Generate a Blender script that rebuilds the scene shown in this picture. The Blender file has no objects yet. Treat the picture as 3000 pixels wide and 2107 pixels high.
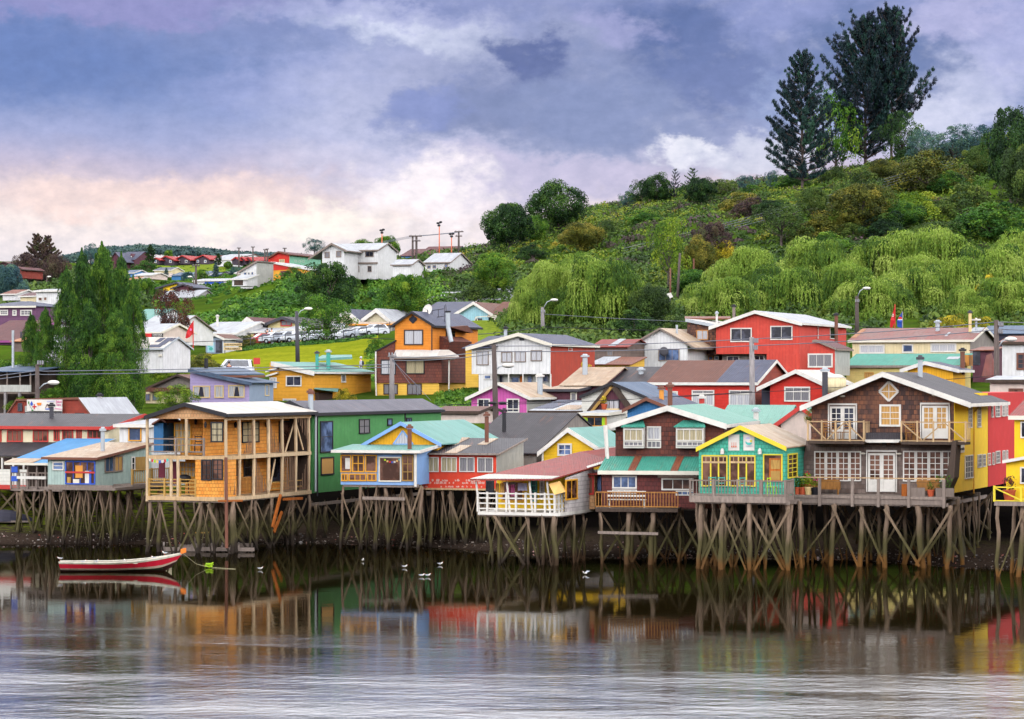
import bpy, math, random
import numpy as np
from mathutils import Vector
random.seed(7); RNG = np.random.default_rng(7)
S = bpy.context.scene
# ---------------------------------------------------------------- camera, sky, sun, exposure
F, CX, HY, H = 8000.0, 1500.0, 1110.0, 9.5      # focal length and centre in photo pixels, horizon row, eye height
cd = bpy.data.cameras.new('camera'); cam = bpy.data.objects.new('camera', cd); S.collection.objects.link(cam)
cam.location = (0, 0, H); cam.rotation_euler = (math.pi / 2, 0, 0)
cd.sensor_width = 36; cd.lens = 36 * F / 3000; cd.shift_y = (HY - 1053.5) / 3000
cd.clip_start = 1; cd.clip_end = 20000
S.camera = cam
S.view_settings.view_transform = 'Standard'; S.view_settings.look = 'None'
S.view_settings.exposure = 0.74; S.view_settings.gamma = 1
SKY_STRENGTH = 0.67
SUN_EL, SUN_AZ = 34, 166          # sun behind the right shoulder, softened by cloud
sd = bpy.data.lights.new('sun', 'SUN'); sd.energy = 3.3; sd.angle = math.radians(9); sd.color = (1, .92, .80)
so = bpy.data.objects.new('sun', sd); S.collection.objects.link(so)
_d = Vector((math.sin(math.radians(SUN_AZ)) * math.cos(math.radians(SUN_EL)), math.cos(math.radians(SUN_AZ)) * math.cos(math.radians(SUN_EL)), math.sin(math.radians(SUN_EL))))
so.rotation_euler = _d.to_track_quat('Z', 'Y').to_euler(); so.location = (-60, -60, 90)
try:
    S.cycles.max_bounces = 6; S.cycles.diffuse_bounces = 3; S.cycles.glossy_bounces = 3; S.cycles.volume_bounces = 0
    S.cycles.use_denoising = True; S.cycles.caustics_reflective = False; S.cycles.caustics_refractive = False
except Exception: pass

def lin(c, k=1.0):
    return tuple((((v / 255) / 12.92) if v / 255 <= .04045 else (((v / 255) + .055) / 1.055) ** 2.4) * k for v in c[:3]) + (1,)

class G:
    """small node-graph helper"""
    def __init__(s, nt): s.nt = nt
    def n(s, t, **k):
        o = s.nt.nodes.new(t)
        for a, b in k.items():
            if isinstance(a, str) and hasattr(o, a): setattr(o, a, b)
        return o
    def put(s, sock, v):
        if isinstance(v, bpy.types.NodeSocket): s.nt.links.new(v, sock)
        elif v is not None: sock.default_value = v
    def m(s, op, a, b=None, c=None, clamp=False):
        o = s.n('ShaderNodeMath', operation=op, use_clamp=clamp)
        for i, v in enumerate((a, b, c)):
            if v is not None: s.put(o.inputs[i], v)
        return o.outputs[0]
    def mix(s, f, a, b, bt='MIX'):
        o = s.n('ShaderNodeMix', data_type='RGBA', blend_type=bt)
        s.put(o.inputs[0], f); s.put(o.inputs[6], a); s.put(o.inputs[7], b)
        return o.outputs[2]
    def noise(s, vec, scale, detail=3, rough=.5, col=False, dist=0):
        o = s.n('ShaderNodeTexNoise')
        if vec is not None: s.put(o.inputs['Vector'], vec)
        o.inputs['Scale'].default_value = scale; o.inputs['Detail'].default_value = detail
        o.inputs['Roughness'].default_value = rough; o.inputs['Distortion'].default_value = dist
        return o.outputs[1 if col else 0]
    def comb(s, x, y, z=0.0):
        o = s.n('ShaderNodeCombineXYZ')
        for i, v in enumerate((x, y, z)): s.put(o.inputs[i], v)
        return o.outputs[0]
    def sep(s, v):
        o = s.n('ShaderNodeSeparateXYZ'); s.put(o.inputs[0], v); return o.outputs
    def ramp(s, f, stops, interp='LINEAR'):
        o = s.n('ShaderNodeValToRGB'); s.put(o.inputs[0], f); r = o.color_ramp; r.interpolation = interp
        while len(r.elements) < len(stops): r.elements.new(1)
        for e, (p, c) in zip(r.elements, stops):
            e.position = p; e.color = c if len(c) == 4 else tuple(c) + (1,)
        return o.outputs[0]
    def rng(s, v, a, b, c=0.0, d=1.0, smooth=False):
        o = s.n('ShaderNodeMapRange'); o.interpolation_type = 'SMOOTHSTEP' if smooth else 'LINEAR'
        for i, x in enumerate((v, a, b, c, d)): s.put(o.inputs[i], x)
        return o.outputs[0]

# ---- world: broken cloud at dusk, fixed in direction (azimuth, elevation)
W = bpy.data.worlds.new('World'); S.world = W; W.use_nodes = True; W.node_tree.nodes.clear(); g = G(W.node_tree)
tc = g.n('ShaderNodeTexCoord').outputs['Generated']
X, Y_, Z_ = g.sep(tc)
AZ = g.m('MULTIPLY', g.m('ARCTAN2', X, Y_), F); EL = g.m('MULTIPLY', g.m('ARCSINE', Z_), F)     # both in 1/8000 rad
U0 = g.m('ADD', AZ, 1500.0); V0 = g.m('SUBTRACT', 1110.0, EL)
nv = g.comb(g.m('MULTIPLY', AZ, .001), g.m('MULTIPLY', EL, .0015))
w1 = g.noise(nv, 3.2, 5, .55, col=True); w1s = g.sep(w1)
w2 = g.noise(nv, 11, 5, .6, col=True); w2s = g.sep(w2)
U = g.m('ADD', g.m('ADD', U0, g.m('MULTIPLY', g.m('SUBTRACT', w1s[0], .5), 260.0)), g.m('MULTIPLY', g.m('SUBTRACT', w2s[0], .5), 270.0))
V = g.m('ADD', g.m('ADD', V0, g.m('MULTIPLY', g.m('SUBTRACT', w1s[1], .5), 170.0)), g.m('MULTIPLY', g.m('SUBTRACT', w2s[1], .5), 190.0))
Vs = g.m('ADD', V0, g.m('MULTIPLY', g.m('SUBTRACT', w1s[1], .5), 110.0))
def vp(y): return (y + 8000) / 9200.0
stops = [(-8000, (255, 255, 255), 1.6), (-3000, (248, 250, 255), 1.4), (-420, (248, 248, 254), 1.15), (-150, (205, 208, 232), 1), (0, (116, 124, 180), 1), (220, (94, 114, 176), 1), (330, (116, 132, 190), 1),
         (420, (148, 152, 200), 1), (500, (188, 172, 198), 1), (570, (222, 198, 202), 1), (660, (238, 220, 218), 1), (740, (228, 216, 222), 1), (1200, (215, 215, 225), 1)]
col = g.ramp(g.m('DIVIDE', g.m('ADD', Vs, 8000.0), 9200.0), [(vp(a), lin(b)) for a, b, k in stops])
blobs = [  # u, v, ru, rv, tilt, colour, strength, softness
    (-50, 190, 620, 170, 0, (70, 100, 172), .9), (350, 15, 520, 62, 0, (130, 122, 186), .75), (900, 250, 380, 90, -.1, (128, 138, 200), .6),
    (1450, 360, 720, 300, 0, (184, 184, 218), .8), (1350, 130, 420, 62, .12, (216, 218, 240), .9), (1120, 60, 420, 40, .05, (160, 162, 208), .7),
    (1720, 280, 640, 235, .05, (128, 134, 180), .95), (2650, 140, 440, 210, .1, (120, 128, 178), .9), (1460, 300, 340, 110, -.2, (104, 114, 166), .95), (1255, 320, 150, 76, -.3, (112, 124, 188), .9), (1545, 165, 110, 72, .1, (68, 80, 146), 1.0),
    (1780, 330, 340, 140, .1, (112, 124, 176), .9), (2010, 140, 260, 160, .35, (64, 84, 150), 1.0), (2150, 260, 220, 120, .5, (88, 102, 164), .9),
    (1800, 95, 130, 60, .2, (150, 148, 200), .7), (2500, 60, 420, 110, 0, (126, 134, 192), .85), (2330, 350, 160, 110, 0, (150, 166, 214), .6),
    (1650, 520, 420, 70, .12, (184, 174, 208), .9), (2010, 450, 90, 45, .1, (244, 240, 248), .75), (1250, 565, 190, 100, 0, (250, 236, 240), .9),
    (760, 650, 420, 60, 0, (254, 240, 228), .85), (420, 590, 520, 70, 0, (238, 206, 200), .8), (2230, 470, 240, 55, 0, (206, 206, 226), .75), (2820, 300, 240, 130, -.5, (186, 188, 220), .8), (2950, 120, 150, 160, 0, (158, 160, 210), .8),
    (2560, 150, 230, 150, .2, (76, 96, 156), .9), (2700, 360, 170, 80, 0, (205, 205, 230), .7), (2750, 70, 200, 70, 0, (172, 168, 212), .7), (1000, 480, 260, 50, 0, (196, 190, 218), .5)]
for (bu, bv, ru, rv, tl, c, st) in blobs:
    du = g.m('SUBTRACT', U, float(bu)); dv = g.m('SUBTRACT', V, float(bv))
    ct, sn = math.cos(tl), math.sin(tl)
    a = g.m('ADD', g.m('MULTIPLY', du, ct / ru), g.m('MULTIPLY', dv, sn / ru))
    b = g.m('ADD', g.m('MULTIPLY', dv, ct / rv), g.m('MULTIPLY', du, -sn / rv))
    r = g.m('SQRT', g.m('ADD', g.m('MULTIPLY', a, a), g.m('MULTIPLY', b, b)))
    col = g.mix(g.rng(r, .4, 1.3, st, 0.0, True), col, lin(c))
fine = g.noise(nv, 16, 6, .62)
rightside = g.rng(U0, 1500.0, 2500.0, .1, .9)
puff = g.rng(g.noise(nv, 6.5, 6, .6), .5, .7, 0.0, .26, True)
col = g.mix(g.m('MULTIPLY', puff, rightside), col, lin((218, 214, 236)))
col = g.mix(1.0, col, g.ramp(fine, [(.25, (.80, .83, .88)), (.75, (1.15, 1.13, 1.10))]), 'MULTIPLY')
up = g.m('MULTIPLY', g.m('MULTIPLY', g.rng(EL, 1110.0, 1600.0, 1.0, 4.3), g.rng(EL, 2400.0, 6500.0, 1.0, .32)), g.rng(Y_, .3, -.4, 1.0, 1.5))  # unseen sky boosted overhead and behind the camera to brighten walls and water
hs = g.n('ShaderNodeHueSaturation'); hs.inputs['Saturation'].default_value = .9; hs.inputs['Value'].default_value = .95; g.put(hs.inputs['Color'], col); col = hs.outputs[0]
bg1 = g.n('ShaderNodeBackground'); g.put(bg1.inputs[0], col); g.put(bg1.inputs[1], g.m('MULTIPLY', up, SKY_STRENGTH))
st_ = g.n('ShaderNodeTexSky', sky_type='NISHITA', sun_disc=False); st_.sun_elevation = math.radians(SUN_EL); st_.sun_rotation = math.radians(SUN_AZ)
bg2 = g.n('ShaderNodeBackground'); g.put(bg2.inputs[0], st_.outputs[0]); bg2.inputs[1].default_value = .008
ad = g.n('ShaderNodeAddShader'); g.put(ad.inputs[0], bg1.outputs[0]); g.put(ad.inputs[1], bg2.outputs[0])
wo = g.n('ShaderNodeOutputWorld'); g.put(wo.inputs[0], ad.outputs[0])
try: W.cycles.sampling_method = 'MANUAL'; W.cycles.sample_map_resolution = 512
except Exception: pass

# ---------------------------------------------------------------- geometry helpers
def at(px, py, Y): return Vector(((px - CX) * Y / F, Y, H - (py - HY) * Y / F))
def zat(py, Y): return H - (py - HY) * Y / F
YAW = -21
class Pl:
    """a vertical wall plane: u runs along it, n points into the building"""
    def __init__(s, px, Y, yaw=YAW, p=None):
        a = math.radians(yaw); s.yaw = yaw
        s.p = Vector(((px - CX) * Y / F, Y, 0)) if p is None else Vector((p.x, p.y, 0))
        s.u = Vector((math.cos(a), math.sin(a), 0)); s.n = Vector((-math.sin(a), math.cos(a), 0))
    def hit(s, px, py, off=0.0):
        d = Vector(((px - CX) / F, 1, (HY - py) / F)); q = s.p + s.n * off
        return Vector((0, 0, H)) + d * (q.dot(s.n) / d.dot(s.n))
    def uc(s, P): return (P - s.p).dot(s.u)
    def P(s, u, z, off=0.0): 
        v = s.p + s.u * u + s.n * off; return Vector((v.x, v.y, z))
    def side(s, u): return Pl(0, 0, s.yaw + 90, s.P(u, 0))
    def shift(s, off): return Pl(0, 0, s.yaw, s.p + s.n * off)

def tagit(o, label=None, cat=None, group=None, kind=None):
    if label: o['label'] = label
    if cat: o['category'] = cat
    if group: o['group'] = group
    if kind: o['kind'] = kind
    return o
def thing(name, label, cat, loc, group=None):
    o = bpy.data.objects.new(name, None); S.collection.objects.link(o); o.location = loc; o.empty_display_size = .5
    return tagit(o, label, cat, group)

class MB:
    def __init__(s): s.v = []; s.f = []; s.uv = []
    def face(s, pts):
        pts = [Vector(p) for p in pts]; i = len(s.v); s.v += pts; s.f.append(list(range(i, i + len(pts))))
    def prism(s, pts, vec):
        pts = [Vector(p) for p in pts]; vec = Vector(vec); b = [p + vec for p in pts]; k = len(pts)
        s.face(pts); s.face(b[::-1])
        for i in range(k): s.face([pts[(i + 1) % k], pts[i], b[i], b[(i + 1) % k]])
    def box(s, pl, u0, u1, z0, z1, d0, d1):      # d is measured outward from the wall plane
        s.prism([pl.P(u0, z0, -d0), pl.P(u1, z0, -d0), pl.P(u1, z1, -d0), pl.P(u0, z1, -d0)], pl.n * (d0 - d1))
    def slab(s, pts, t=.08): s.prism(pts, (0, 0, t))
    def tube(s, pts, rad, n=7, cap=True):
        pts = [Vector(p) for p in pts]; rings = []
        if not hasattr(rad, '__len__'): rad = [rad] * len(pts)
        for i, p in enumerate(pts):
            t = (pts[min(i + 1, len(pts) - 1)] - pts[max(i - 1, 0)]).normalized()
            a = t.cross(Vector((0, 0, 1)) if abs(t.z) < .9 else Vector((0, 1, 0))).normalized(); b = t.cross(a)
            rings.append([p + (a * math.cos(2 * math.pi * k / n) + b * math.sin(2 * math.pi * k / n)) * rad[i] for k in range(n)])
        i0 = len(s.v)
        for r in rings: s.v += r
        for j in range(len(rings) - 1):
            for k in range(n):
                s.f.append([i0 + j * n + k, i0 + j * n + (k + 1) % n, i0 + (j + 1) * n + (k + 1) % n, i0 + (j + 1) * n + k])
        if cap:
            s.f.append([i0 + k for k in range(n)][::-1]); s.f.append([i0 + (len(rings) - 1) * n + k for k in range(n)])
    def beam(s, a, b, w, h=None):
        h = h or w; a = Vector(a); b = Vector(b); t = (b - a).normalized()
        x = t.cross(Vector((0, 0, 1)) if abs(t.z) < .95 else Vector((0, 1, 0))).normalized(); y = t.cross(x).normalized()
        s.prism([a - x * w / 2 - y * h / 2, a + x * w / 2 - y * h / 2, a + x * w / 2 + y * h / 2, a - x * w / 2 + y * h / 2], b - a)
    def ball(s, c, r, n=8, m=6, sc=(1, 1, 1)):
        c = Vector(c); i0 = len(s.v)
        for j in range(1, m):
            for k in range(n):
                th, ph = math.pi * j / m, 2 * math.pi * k / n
                s.v.append(c + Vector((math.sin(th) * math.cos(ph) * r * sc[0], math.sin(th) * math.sin(ph) * r * sc[1], math.cos(th) * r * sc[2])))
        s.v += [c + Vector((0, 0, r * sc[2])), c - Vector((0, 0, r * sc[2]))]; t, b = len(s.v) - 2, len(s.v) - 1
        for j in range(m - 2):
            for k in range(n): s.f.append([i0 + j * n + k, i0 + (j + 1) * n + k, i0 + (j + 1) * n + (k + 1) % n, i0 + j * n + (k + 1) % n])
        for k in range(n):
            s.f.append([t, i0 + k, i0 + (k + 1) % n]); s.f.append([b, i0 + (m - 2) * n + (k + 1) % n, i0 + (m - 2) * n + k])
    def build(s, name, mat, parent=None, smooth=False):
        if not s.v: return None
        if parent is not None:
            root = parent
            while root.parent: root = root.parent
            org = root.location.copy()
        else:
            vs = np.array([tuple(v) for v in s.v]); lo, hi = vs.min(0), vs.max(0)
            org = Vector(((lo[0] + hi[0]) / 2, (lo[1] + hi[1]) / 2, lo[2]))
        me = bpy.data.meshes.new(name); me.from_pydata([tuple(v - org) for v in s.v], [], s.f)
        uvl = me.uv_layers.new(name='UVMap'); uv = []
        for f in s.f:
            a, b, c = s.v[f[0]], s.v[f[1]], s.v[f[2]]; nn = (b - a).cross(c - a)
            if nn.length < 1e-9 and len(f) > 3: nn = (s.v[f[2]] - a).cross(s.v[f[3]] - a)
            if nn.length < 1e-12: nn = Vector((0, 0, 1))
            nn.normalize()
            if nn.z < 0: nn = -nn
            if nn.z > .985 : t, w = Vector((1, 0, 0)), Vector((0, 1, 0))
            else:
                t = Vector((0, 0, 1)).cross(nn).normalized(); w = nn.cross(t)
                if t.x < 0: t = -t
            for i in f: uv += [s.v[i].dot(t), s.v[i].dot(w)]
        uvl.data.foreach_set('uv', uv)
        if smooth: me.polygons.foreach_set('use_smooth', [True] * len(me.polygons))
        me.materials.append(MAT[mat] if isinstance(mat, str) else mat)
        o = bpy.data.objects.new(name, me); S.collection.objects.link(o)
        if parent is not None: o.parent = parent
        else: o.location = org
        return o

# ---------------------------------------------------------------- materials
MAT = {}
def new_mat(name):
    m = bpy.data.materials.new(name); m.use_nodes = True; m.node_tree.nodes.clear(); MAT[name] = m
    gg = G(m.node_tree); b = gg.n('ShaderNodeBsdfPrincipled'); o = gg.n('ShaderNodeOutputMaterial'); gg.put(o.inputs[0], b.outputs[0])
    b.inputs['Specular IOR Level'].default_value = .3
    return gg, b
def wallmat(name, c, kind='plain', c2=None, dirt=.25, k=.8, rough=.75, pitch=.17, spec=.3, metal=0.0):
    """c: paint as seen; kind: board | vert | shingle | corr | plain; all patterns in metres"""
    gg, b = new_mat(name); uv = gg.n('ShaderNodeUVMap').outputs[0]; u, v, _ = gg.sep(uv)
    base = lin(c, k); c2l = lin(c2, k) if c2 else tuple(x * .72 for x in base[:3]) + (1,)
    big = gg.noise(uv, .55, 4, .6); mid = gg.noise(gg.comb(gg.m('MULTIPLY', u, 2.2), gg.m('MULTIPLY', v, .7)), 1.6, 5, .65)
    hgt = None
    if kind == 'board':
        t = gg.m('DIVIDE', v, pitch); fr = gg.m('FRACT', t); idx = gg.m('FLOOR', t)
        wn = gg.n('ShaderNodeTexWhiteNoise', noise_dimensions='1D'); gg.put(wn.inputs['W'], idx)
        cc = gg.mix(gg.m('MULTIPLY', wn.outputs[0], .45), base, c2l)
        line = gg.rng(fr, .0, .16, 1.0, 0.0); cc = gg.mix(gg.m('MULTIPLY', line, .6), cc, tuple(x * .4 for x in base[:3]) + (1,)); hgt = fr
    elif kind == 'vert':
        t = gg.m('DIVIDE', u, pitch); fr = gg.m('FRACT', t); idx = gg.m('FLOOR', t)
        wn = gg.n('ShaderNodeTexWhiteNoise', noise_dimensions='1D'); gg.put(wn.inputs['W'], idx)
        cc = gg.mix(gg.m('MULTIPLY', wn.outputs[0], .4), base, c2l)
        line = gg.rng(gg.m('ABSOLUTE', gg.m('SUBTRACT', fr, .5)), .38, .5, 0.0, 1.0); cc = gg.mix(gg.m('MULTIPLY', line, .5), cc, tuple(x * .45 for x in base[:3]) + (1,)); hgt = gg.m('SUBTRACT', 1.0, line)
    elif kind == 'shingle':
        br = gg.n('ShaderNodeTexBrick'); br.offset = .5; br.squash = 1
        gg.put(br.inputs['Vector'], uv); br.inputs['Scale'].default_value = 1; br.inputs['Brick Width'].default_value = pitch * .9; br.inputs['Row Height'].default_value = pitch
        br.inputs['Mortar Size'].default_value = .012; br.inputs['Mortar Smooth'].default_value = .3; br.inputs['Bias'].default_value = 0
        gg.put(br.inputs['Color1'], base); gg.put(br.inputs['Color2'], c2l); gg.put(br.inputs['Mortar'], tuple(x * .35 for x in base[:3]) + (1,))
        cc = br.outputs[0]; fr = gg.m('FRACT', gg.m('DIVIDE', v, pitch)); cc = gg.mix(gg.rng(fr, 0.0, .22, .55, 0.0), cc, tuple(x * .3 for x in base[:3]) + (1,)); hgt = fr
    elif kind == 'corr':
        fr = gg.m('FRACT', gg.m('DIVIDE', u, .82)); idx = gg.m('FLOOR', gg.m('DIVIDE', u, .82))
        idv = gg.m('FLOOR', gg.m('ADD', gg.m('DIVIDE', v, 2.6), gg.m('MULTIPLY', idx, .37)))
        wn = gg.n('ShaderNodeTexWhiteNoise', noise_dimensions='2D'); gg.put(wn.inputs['Vector'], gg.comb(idx, idv))
        cc = gg.mix(gg.m('MULTIPLY', wn.outputs[0], .8), base, c2l)
        cc = gg.mix(gg.rng(fr, 0.0, .05, .45, 0.0), cc, tuple(x * .4 for x in base[:3]) + (1,))
        hgt = gg.m('SINE', gg.m('MULTIPLY', u, 2 * math.pi / .13))
        streak = gg.noise(gg.comb(gg.m('MULTIPLY', u, 5.0), gg.m('MULTIPLY', v, .35)), 1.2, 5, .7)
        cc = gg.mix(gg.rng(streak, .45, .72, 0.0, .75, True), cc, c2l); st2 = gg.noise(gg.comb(gg.m('MULTIPLY', u, 2.0), gg.m('MULTIPLY', v, .25)), 1.0, 5, .7); cc = gg.mix(gg.rng(st2, .56, .7, 0.0, min(.75, dirt * 1.5), True), cc, lin((150, 96, 70), .7))
    else: cc = base
    fade = gg.noise(uv, 1.3, 4, .7); cc = gg.mix(gg.rng(fade, .46, .7, 0.0, .42, True), cc, tuple(min(1, x * 1.2 + .018) for x in base[:3]) + (1,))
    cc = gg.mix(gg.rng(mid, .35, .78, 0.0, min(.8, dirt * 1.5), True), cc, tuple(x * .45 + .02 for x in base[:3]) + (1,))
    cc = gg.mix(gg.rng(big, .42, .7, 0.0, dirt * .9, True), cc, c2l)
    gg.put(b.inputs['Base Color'], cc); b.inputs['Roughness'].default_value = rough; b.inputs['Specular IOR Level'].default_value = spec; b.inputs['Metallic'].default_value = metal
    if hgt is not None:
        bp = gg.n('ShaderNodeBump'); bp.inputs['Strength'].default_value = .5; bp.inputs['Distance'].default_value = .02
        gg.put(bp.inputs['Height'], hgt); gg.put(b.inputs['Normal'], bp.outputs[0])
    return name
def flat(name, c, k=.8, rough=.6, spec=.3, dirt=.15):
    gg, b = new_mat(name); p = gg.n('ShaderNodeNewGeometry').outputs['Position']
    base = lin(c, k); n1 = gg.noise(p, 1.7, 5, .65)
    gg.put(b.inputs['Base Color'], gg.mix(gg.rng(n1, .4, .75, 0.0, dirt * 1.6, True), base, tuple(x * .5 + .01 for x in base[:3]) + (1,)))
    b.inputs['Roughness'].default_value = rough; b.inputs['Specular IOR Level'].default_value = spec
    return name

flat('white', (226, 220, 210), dirt=.3); flat('offwhite', (226, 218, 200)); flat('black', (40, 38, 42)); flat('darkgrey', (70, 68, 74)); flat('grey', (150, 148, 152))
flat('brownframe', (70, 50, 42)); flat('orangeframe', (206, 140, 60)); flat('yellowtrim', (230, 208, 56)); flat('yellowframe', (226, 160, 40)); flat('redframe', (196, 60, 52))
flat('bluetrim', (130, 170, 220)); flat('tealtrim', (70, 165, 150)); flat('rustpipe', (120, 74, 56)); flat('zinc', (178, 184, 188), rough=.4, spec=.5); flat('cream_trim', (232, 200, 140))
flat('orange', (238, 130, 40)); flat('red', (206, 36, 40)); flat('blue', (50, 90, 190)); flat('green_paint', (20, 130, 80)); flat('plantpot', (200, 92, 56)); flat('purpletrim', (150, 70, 130))
flat('rope', (190, 180, 140)); flat('limegreen', (170, 210, 20)); flat('wire', (120, 122, 132), rough=.5); flat('wire_dark', (40, 40, 46)); flat('pinkcloth', (220, 110, 160)); flat('yellowcloth', (240, 190, 110)); flat('lilaccloth', (190, 186, 214))
flat('skin', (214, 160, 130)); flat('hair', (50, 36, 30)); flat('greycloth', (190, 194, 206)); flat('darkcloth', (46, 44, 60)); flat('maroon', (110, 30, 50)); flat('greencloth', (60, 130, 60)); flat('rubber', (24, 24, 26)); flat('beak', (220, 90, 40))
flat('gullgrey', (176, 180, 190)); flat('tealcloth', (90, 190, 180)); flat('flower', (220, 70, 150)); flat('flower_yellow', (240, 210, 40)); flat('blueroof_flash', (120, 130, 190)); flat('mast_orange', (214, 110, 70)); flat('terracotta_pipe', (226, 150, 60))
def glassmat(name, c, k=1.0, rough=.08, curtain=None):
    gg, b = new_mat(name); base = lin(c, k)
    if curtain:
        uv = gg.n('ShaderNodeUVMap').outputs[0]; u, v, _ = gg.sep(uv)
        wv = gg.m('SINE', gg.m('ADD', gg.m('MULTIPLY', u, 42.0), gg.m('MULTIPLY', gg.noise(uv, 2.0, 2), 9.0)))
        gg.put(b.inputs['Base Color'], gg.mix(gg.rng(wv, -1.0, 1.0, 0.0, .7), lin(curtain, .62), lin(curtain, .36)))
        b.inputs['Coat Weight'].default_value = .6; b.inputs['Coat Roughness'].default_value = .06; b.inputs['Roughness'].default_value = .7
    else:
        p = gg.n('ShaderNodeNewGeometry').outputs['Position']; n1 = gg.noise(p, .9, 3, .6)
        gg.put(b.inputs['Base Color'], gg.mix(gg.rng(n1, .42, .6, 0.0, 1.0, True), base, tuple(x * 2.6 + .012 for x in base[:3]) + (1,)))
        b.inputs['Roughness'].default_value = rough; b.inputs['Specular IOR Level'].default_value = .6
    return name
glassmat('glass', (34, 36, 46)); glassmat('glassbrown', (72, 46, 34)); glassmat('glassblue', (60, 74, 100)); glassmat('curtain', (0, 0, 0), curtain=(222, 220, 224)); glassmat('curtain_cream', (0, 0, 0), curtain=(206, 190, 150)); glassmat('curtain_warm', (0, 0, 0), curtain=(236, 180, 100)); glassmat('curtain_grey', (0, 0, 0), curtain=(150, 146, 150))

# painted walls and roofs
WM = wallmat
WM('w_orange_shingle', (230, 176, 104), 'shingle', (206, 142, 70), .3, pitch=.2); WM('w_pale_shingle', (226, 178, 128), 'shingle', (206, 150, 100), .3, pitch=.2)
WM('w_orange_deep', (238, 164, 68), 'shingle', (224, 136, 44), .2, pitch=.2)
WM('w_green', (74, 142, 76), 'vert', (64, 126, 68), .18, pitch=.17); WM('w_lightblue', (140, 178, 226), 'plain', (120, 160, 214), .2); WM('w_yellow_gable', (240, 176, 30), 'vert', (226, 160, 24), .15)
WM('w_redshed', (216, 66, 40), 'plain', (204, 56, 36), .12); WM('w_zinc', (196, 194, 184), 'vert', (160, 158, 150), .45, pitch=.2, rough=.45, spec=.5); WM('w_yellow_board', (238, 190, 30), 'board', (224, 172, 22), .12, pitch=.2)
WM('w_white_shingle', (226, 216, 212), 'shingle', (204, 194, 190), .3, pitch=.22); WM('w_brown_shingle', (84, 50, 44), 'shingle', (130, 66, 48), .35, pitch=.24); WM('w_dark_shingle', (66, 46, 44), 'shingle', (146, 94, 66), .5, pitch=.24)
WM('w_grey_shingle', (134, 116, 106), 'shingle', (96, 76, 66), .5, pitch=.24); WM('w_turq', (84, 190, 160), 'shingle', (66, 172, 146), .15, pitch=.2); WM('w_yellow', (244, 200, 30), 'plain', (234, 186, 20), .12); WM('w_red', (202, 42, 38), 'plain', (180, 28, 38), .15)
WM('w_lavender', (182, 164, 206), 'board', (170, 152, 196), .12, pitch=.26); WM('w_greyblue', (142, 156, 174), 'plain', (130, 146, 166), .15); WM('w_amber', (228, 162, 48), 'board', (222, 150, 40), .1, pitch=.3); WM('w_amberyellow', (234, 186, 74), 'board', (228, 176, 62), .12, pitch=.22)
WM('w_brownhouse', (100, 52, 42), 'shingle', (128, 68, 50), .4, pitch=.26); WM('w_orangewood', (230, 140, 42), 'board', (214, 122, 30), .2, pitch=.22); WM('w_white', (226, 224, 222), 'vert', (210, 206, 200), .2, pitch=.3); WM('w_whiteboard', (228, 224, 212), 'board', (206, 200, 186), .2, pitch=.2)
WM('w_rustred', (186, 66, 40), 'vert', (156, 50, 34), .4, pitch=.2); WM('w_magenta', (206, 92, 166), 'vert', (192, 80, 152), .12, pitch=.25); WM('w_redboard', (212, 50, 36), 'board', (186, 36, 28), .2, pitch=.22); WM('w_coral', (212, 74, 58), 'vert', (190, 58, 48), .2, pitch=.3)
WM('w_cream', (232, 214, 170), 'vert', (214, 192, 146), .25, pitch=.25); WM('w_creamboard', (230, 206, 128), 'board', (216, 188, 110), .15, pitch=.16); WM('w_greywood', (150, 140, 130), 'vert', (110, 98, 90), .5, pitch=.18); WM('w_oldboard', (130, 110, 100), 'board', (90, 74, 68), .5, pitch=.18)
WM('w_redplank', (160, 66, 48), 'board', (120, 44, 36), .45, pitch=.16); WM('w_blueboard', (60, 120, 170), 'vert', (48, 104, 154), .2, pitch=.18); WM('w_skyblue', (160, 204, 214), 'vert', (140, 186, 200), .25, pitch=.3); WM('w_purple', (110, 70, 100), 'board', (94, 58, 88), .15, pitch=.25); WM('w_palegreen', (176, 196, 186), 'vert', (146, 168, 160), .35, pitch=.2)
WM('w_cabin', (78, 66, 76), 'board', (60, 50, 60), .2); WM('w_maroon', (96, 50, 62), 'vert', (76, 38, 50), .2, pitch=.14); WM('w_mint', (140, 200, 166), 'board', (126, 186, 152), .15); WM('w_concrete', (176, 172, 168), 'plain', (140, 136, 132), .45); WM('w_plaster', (226, 212, 176), 'plain', (210, 194, 156), .2); WM('w_beige', (220, 200, 186), 'plain', (204, 182, 166), .25)
WM('w_blue2', (96, 150, 204), 'board', (80, 132, 190), .2); WM('w_schoolyellow', (236, 220, 160), 'board', (226, 206, 140), .12, pitch=.3); WM('w_lower_shingle', (96, 44, 42), 'shingle', (120, 56, 48), .3, pitch=.22)
def R_(n, c, c2, dirt=.3, rough=.5): WM(n, c, 'corr', c2, dirt, k=.62, rough=max(rough, .62), spec=.18)
R_('r_white', (236, 230, 222), (214, 200, 186), .2); R_('r_cream', (222, 200, 174), (190, 154, 122), .4); R_('r_grey', (120, 116, 126), (98, 94, 106), .25); R_('r_dark', (86, 80, 84), (66, 60, 64), .3); R_('r_slate', (98, 100, 122), (80, 82, 104), .3)
R_('r_teal', (118, 172, 160), (138, 186, 176), .2); R_('r_tealdark', (66, 158, 136), (88, 172, 150), .3); R_('r_mint', (124, 176, 158), (138, 186, 170), .15); R_('r_red', (172, 66, 54), (150, 56, 48), .5); R_('r_rust', (158, 92, 64), (132, 70, 50), .4); R_('r_rust2', (166, 92, 84), (150, 120, 112), .5)
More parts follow.
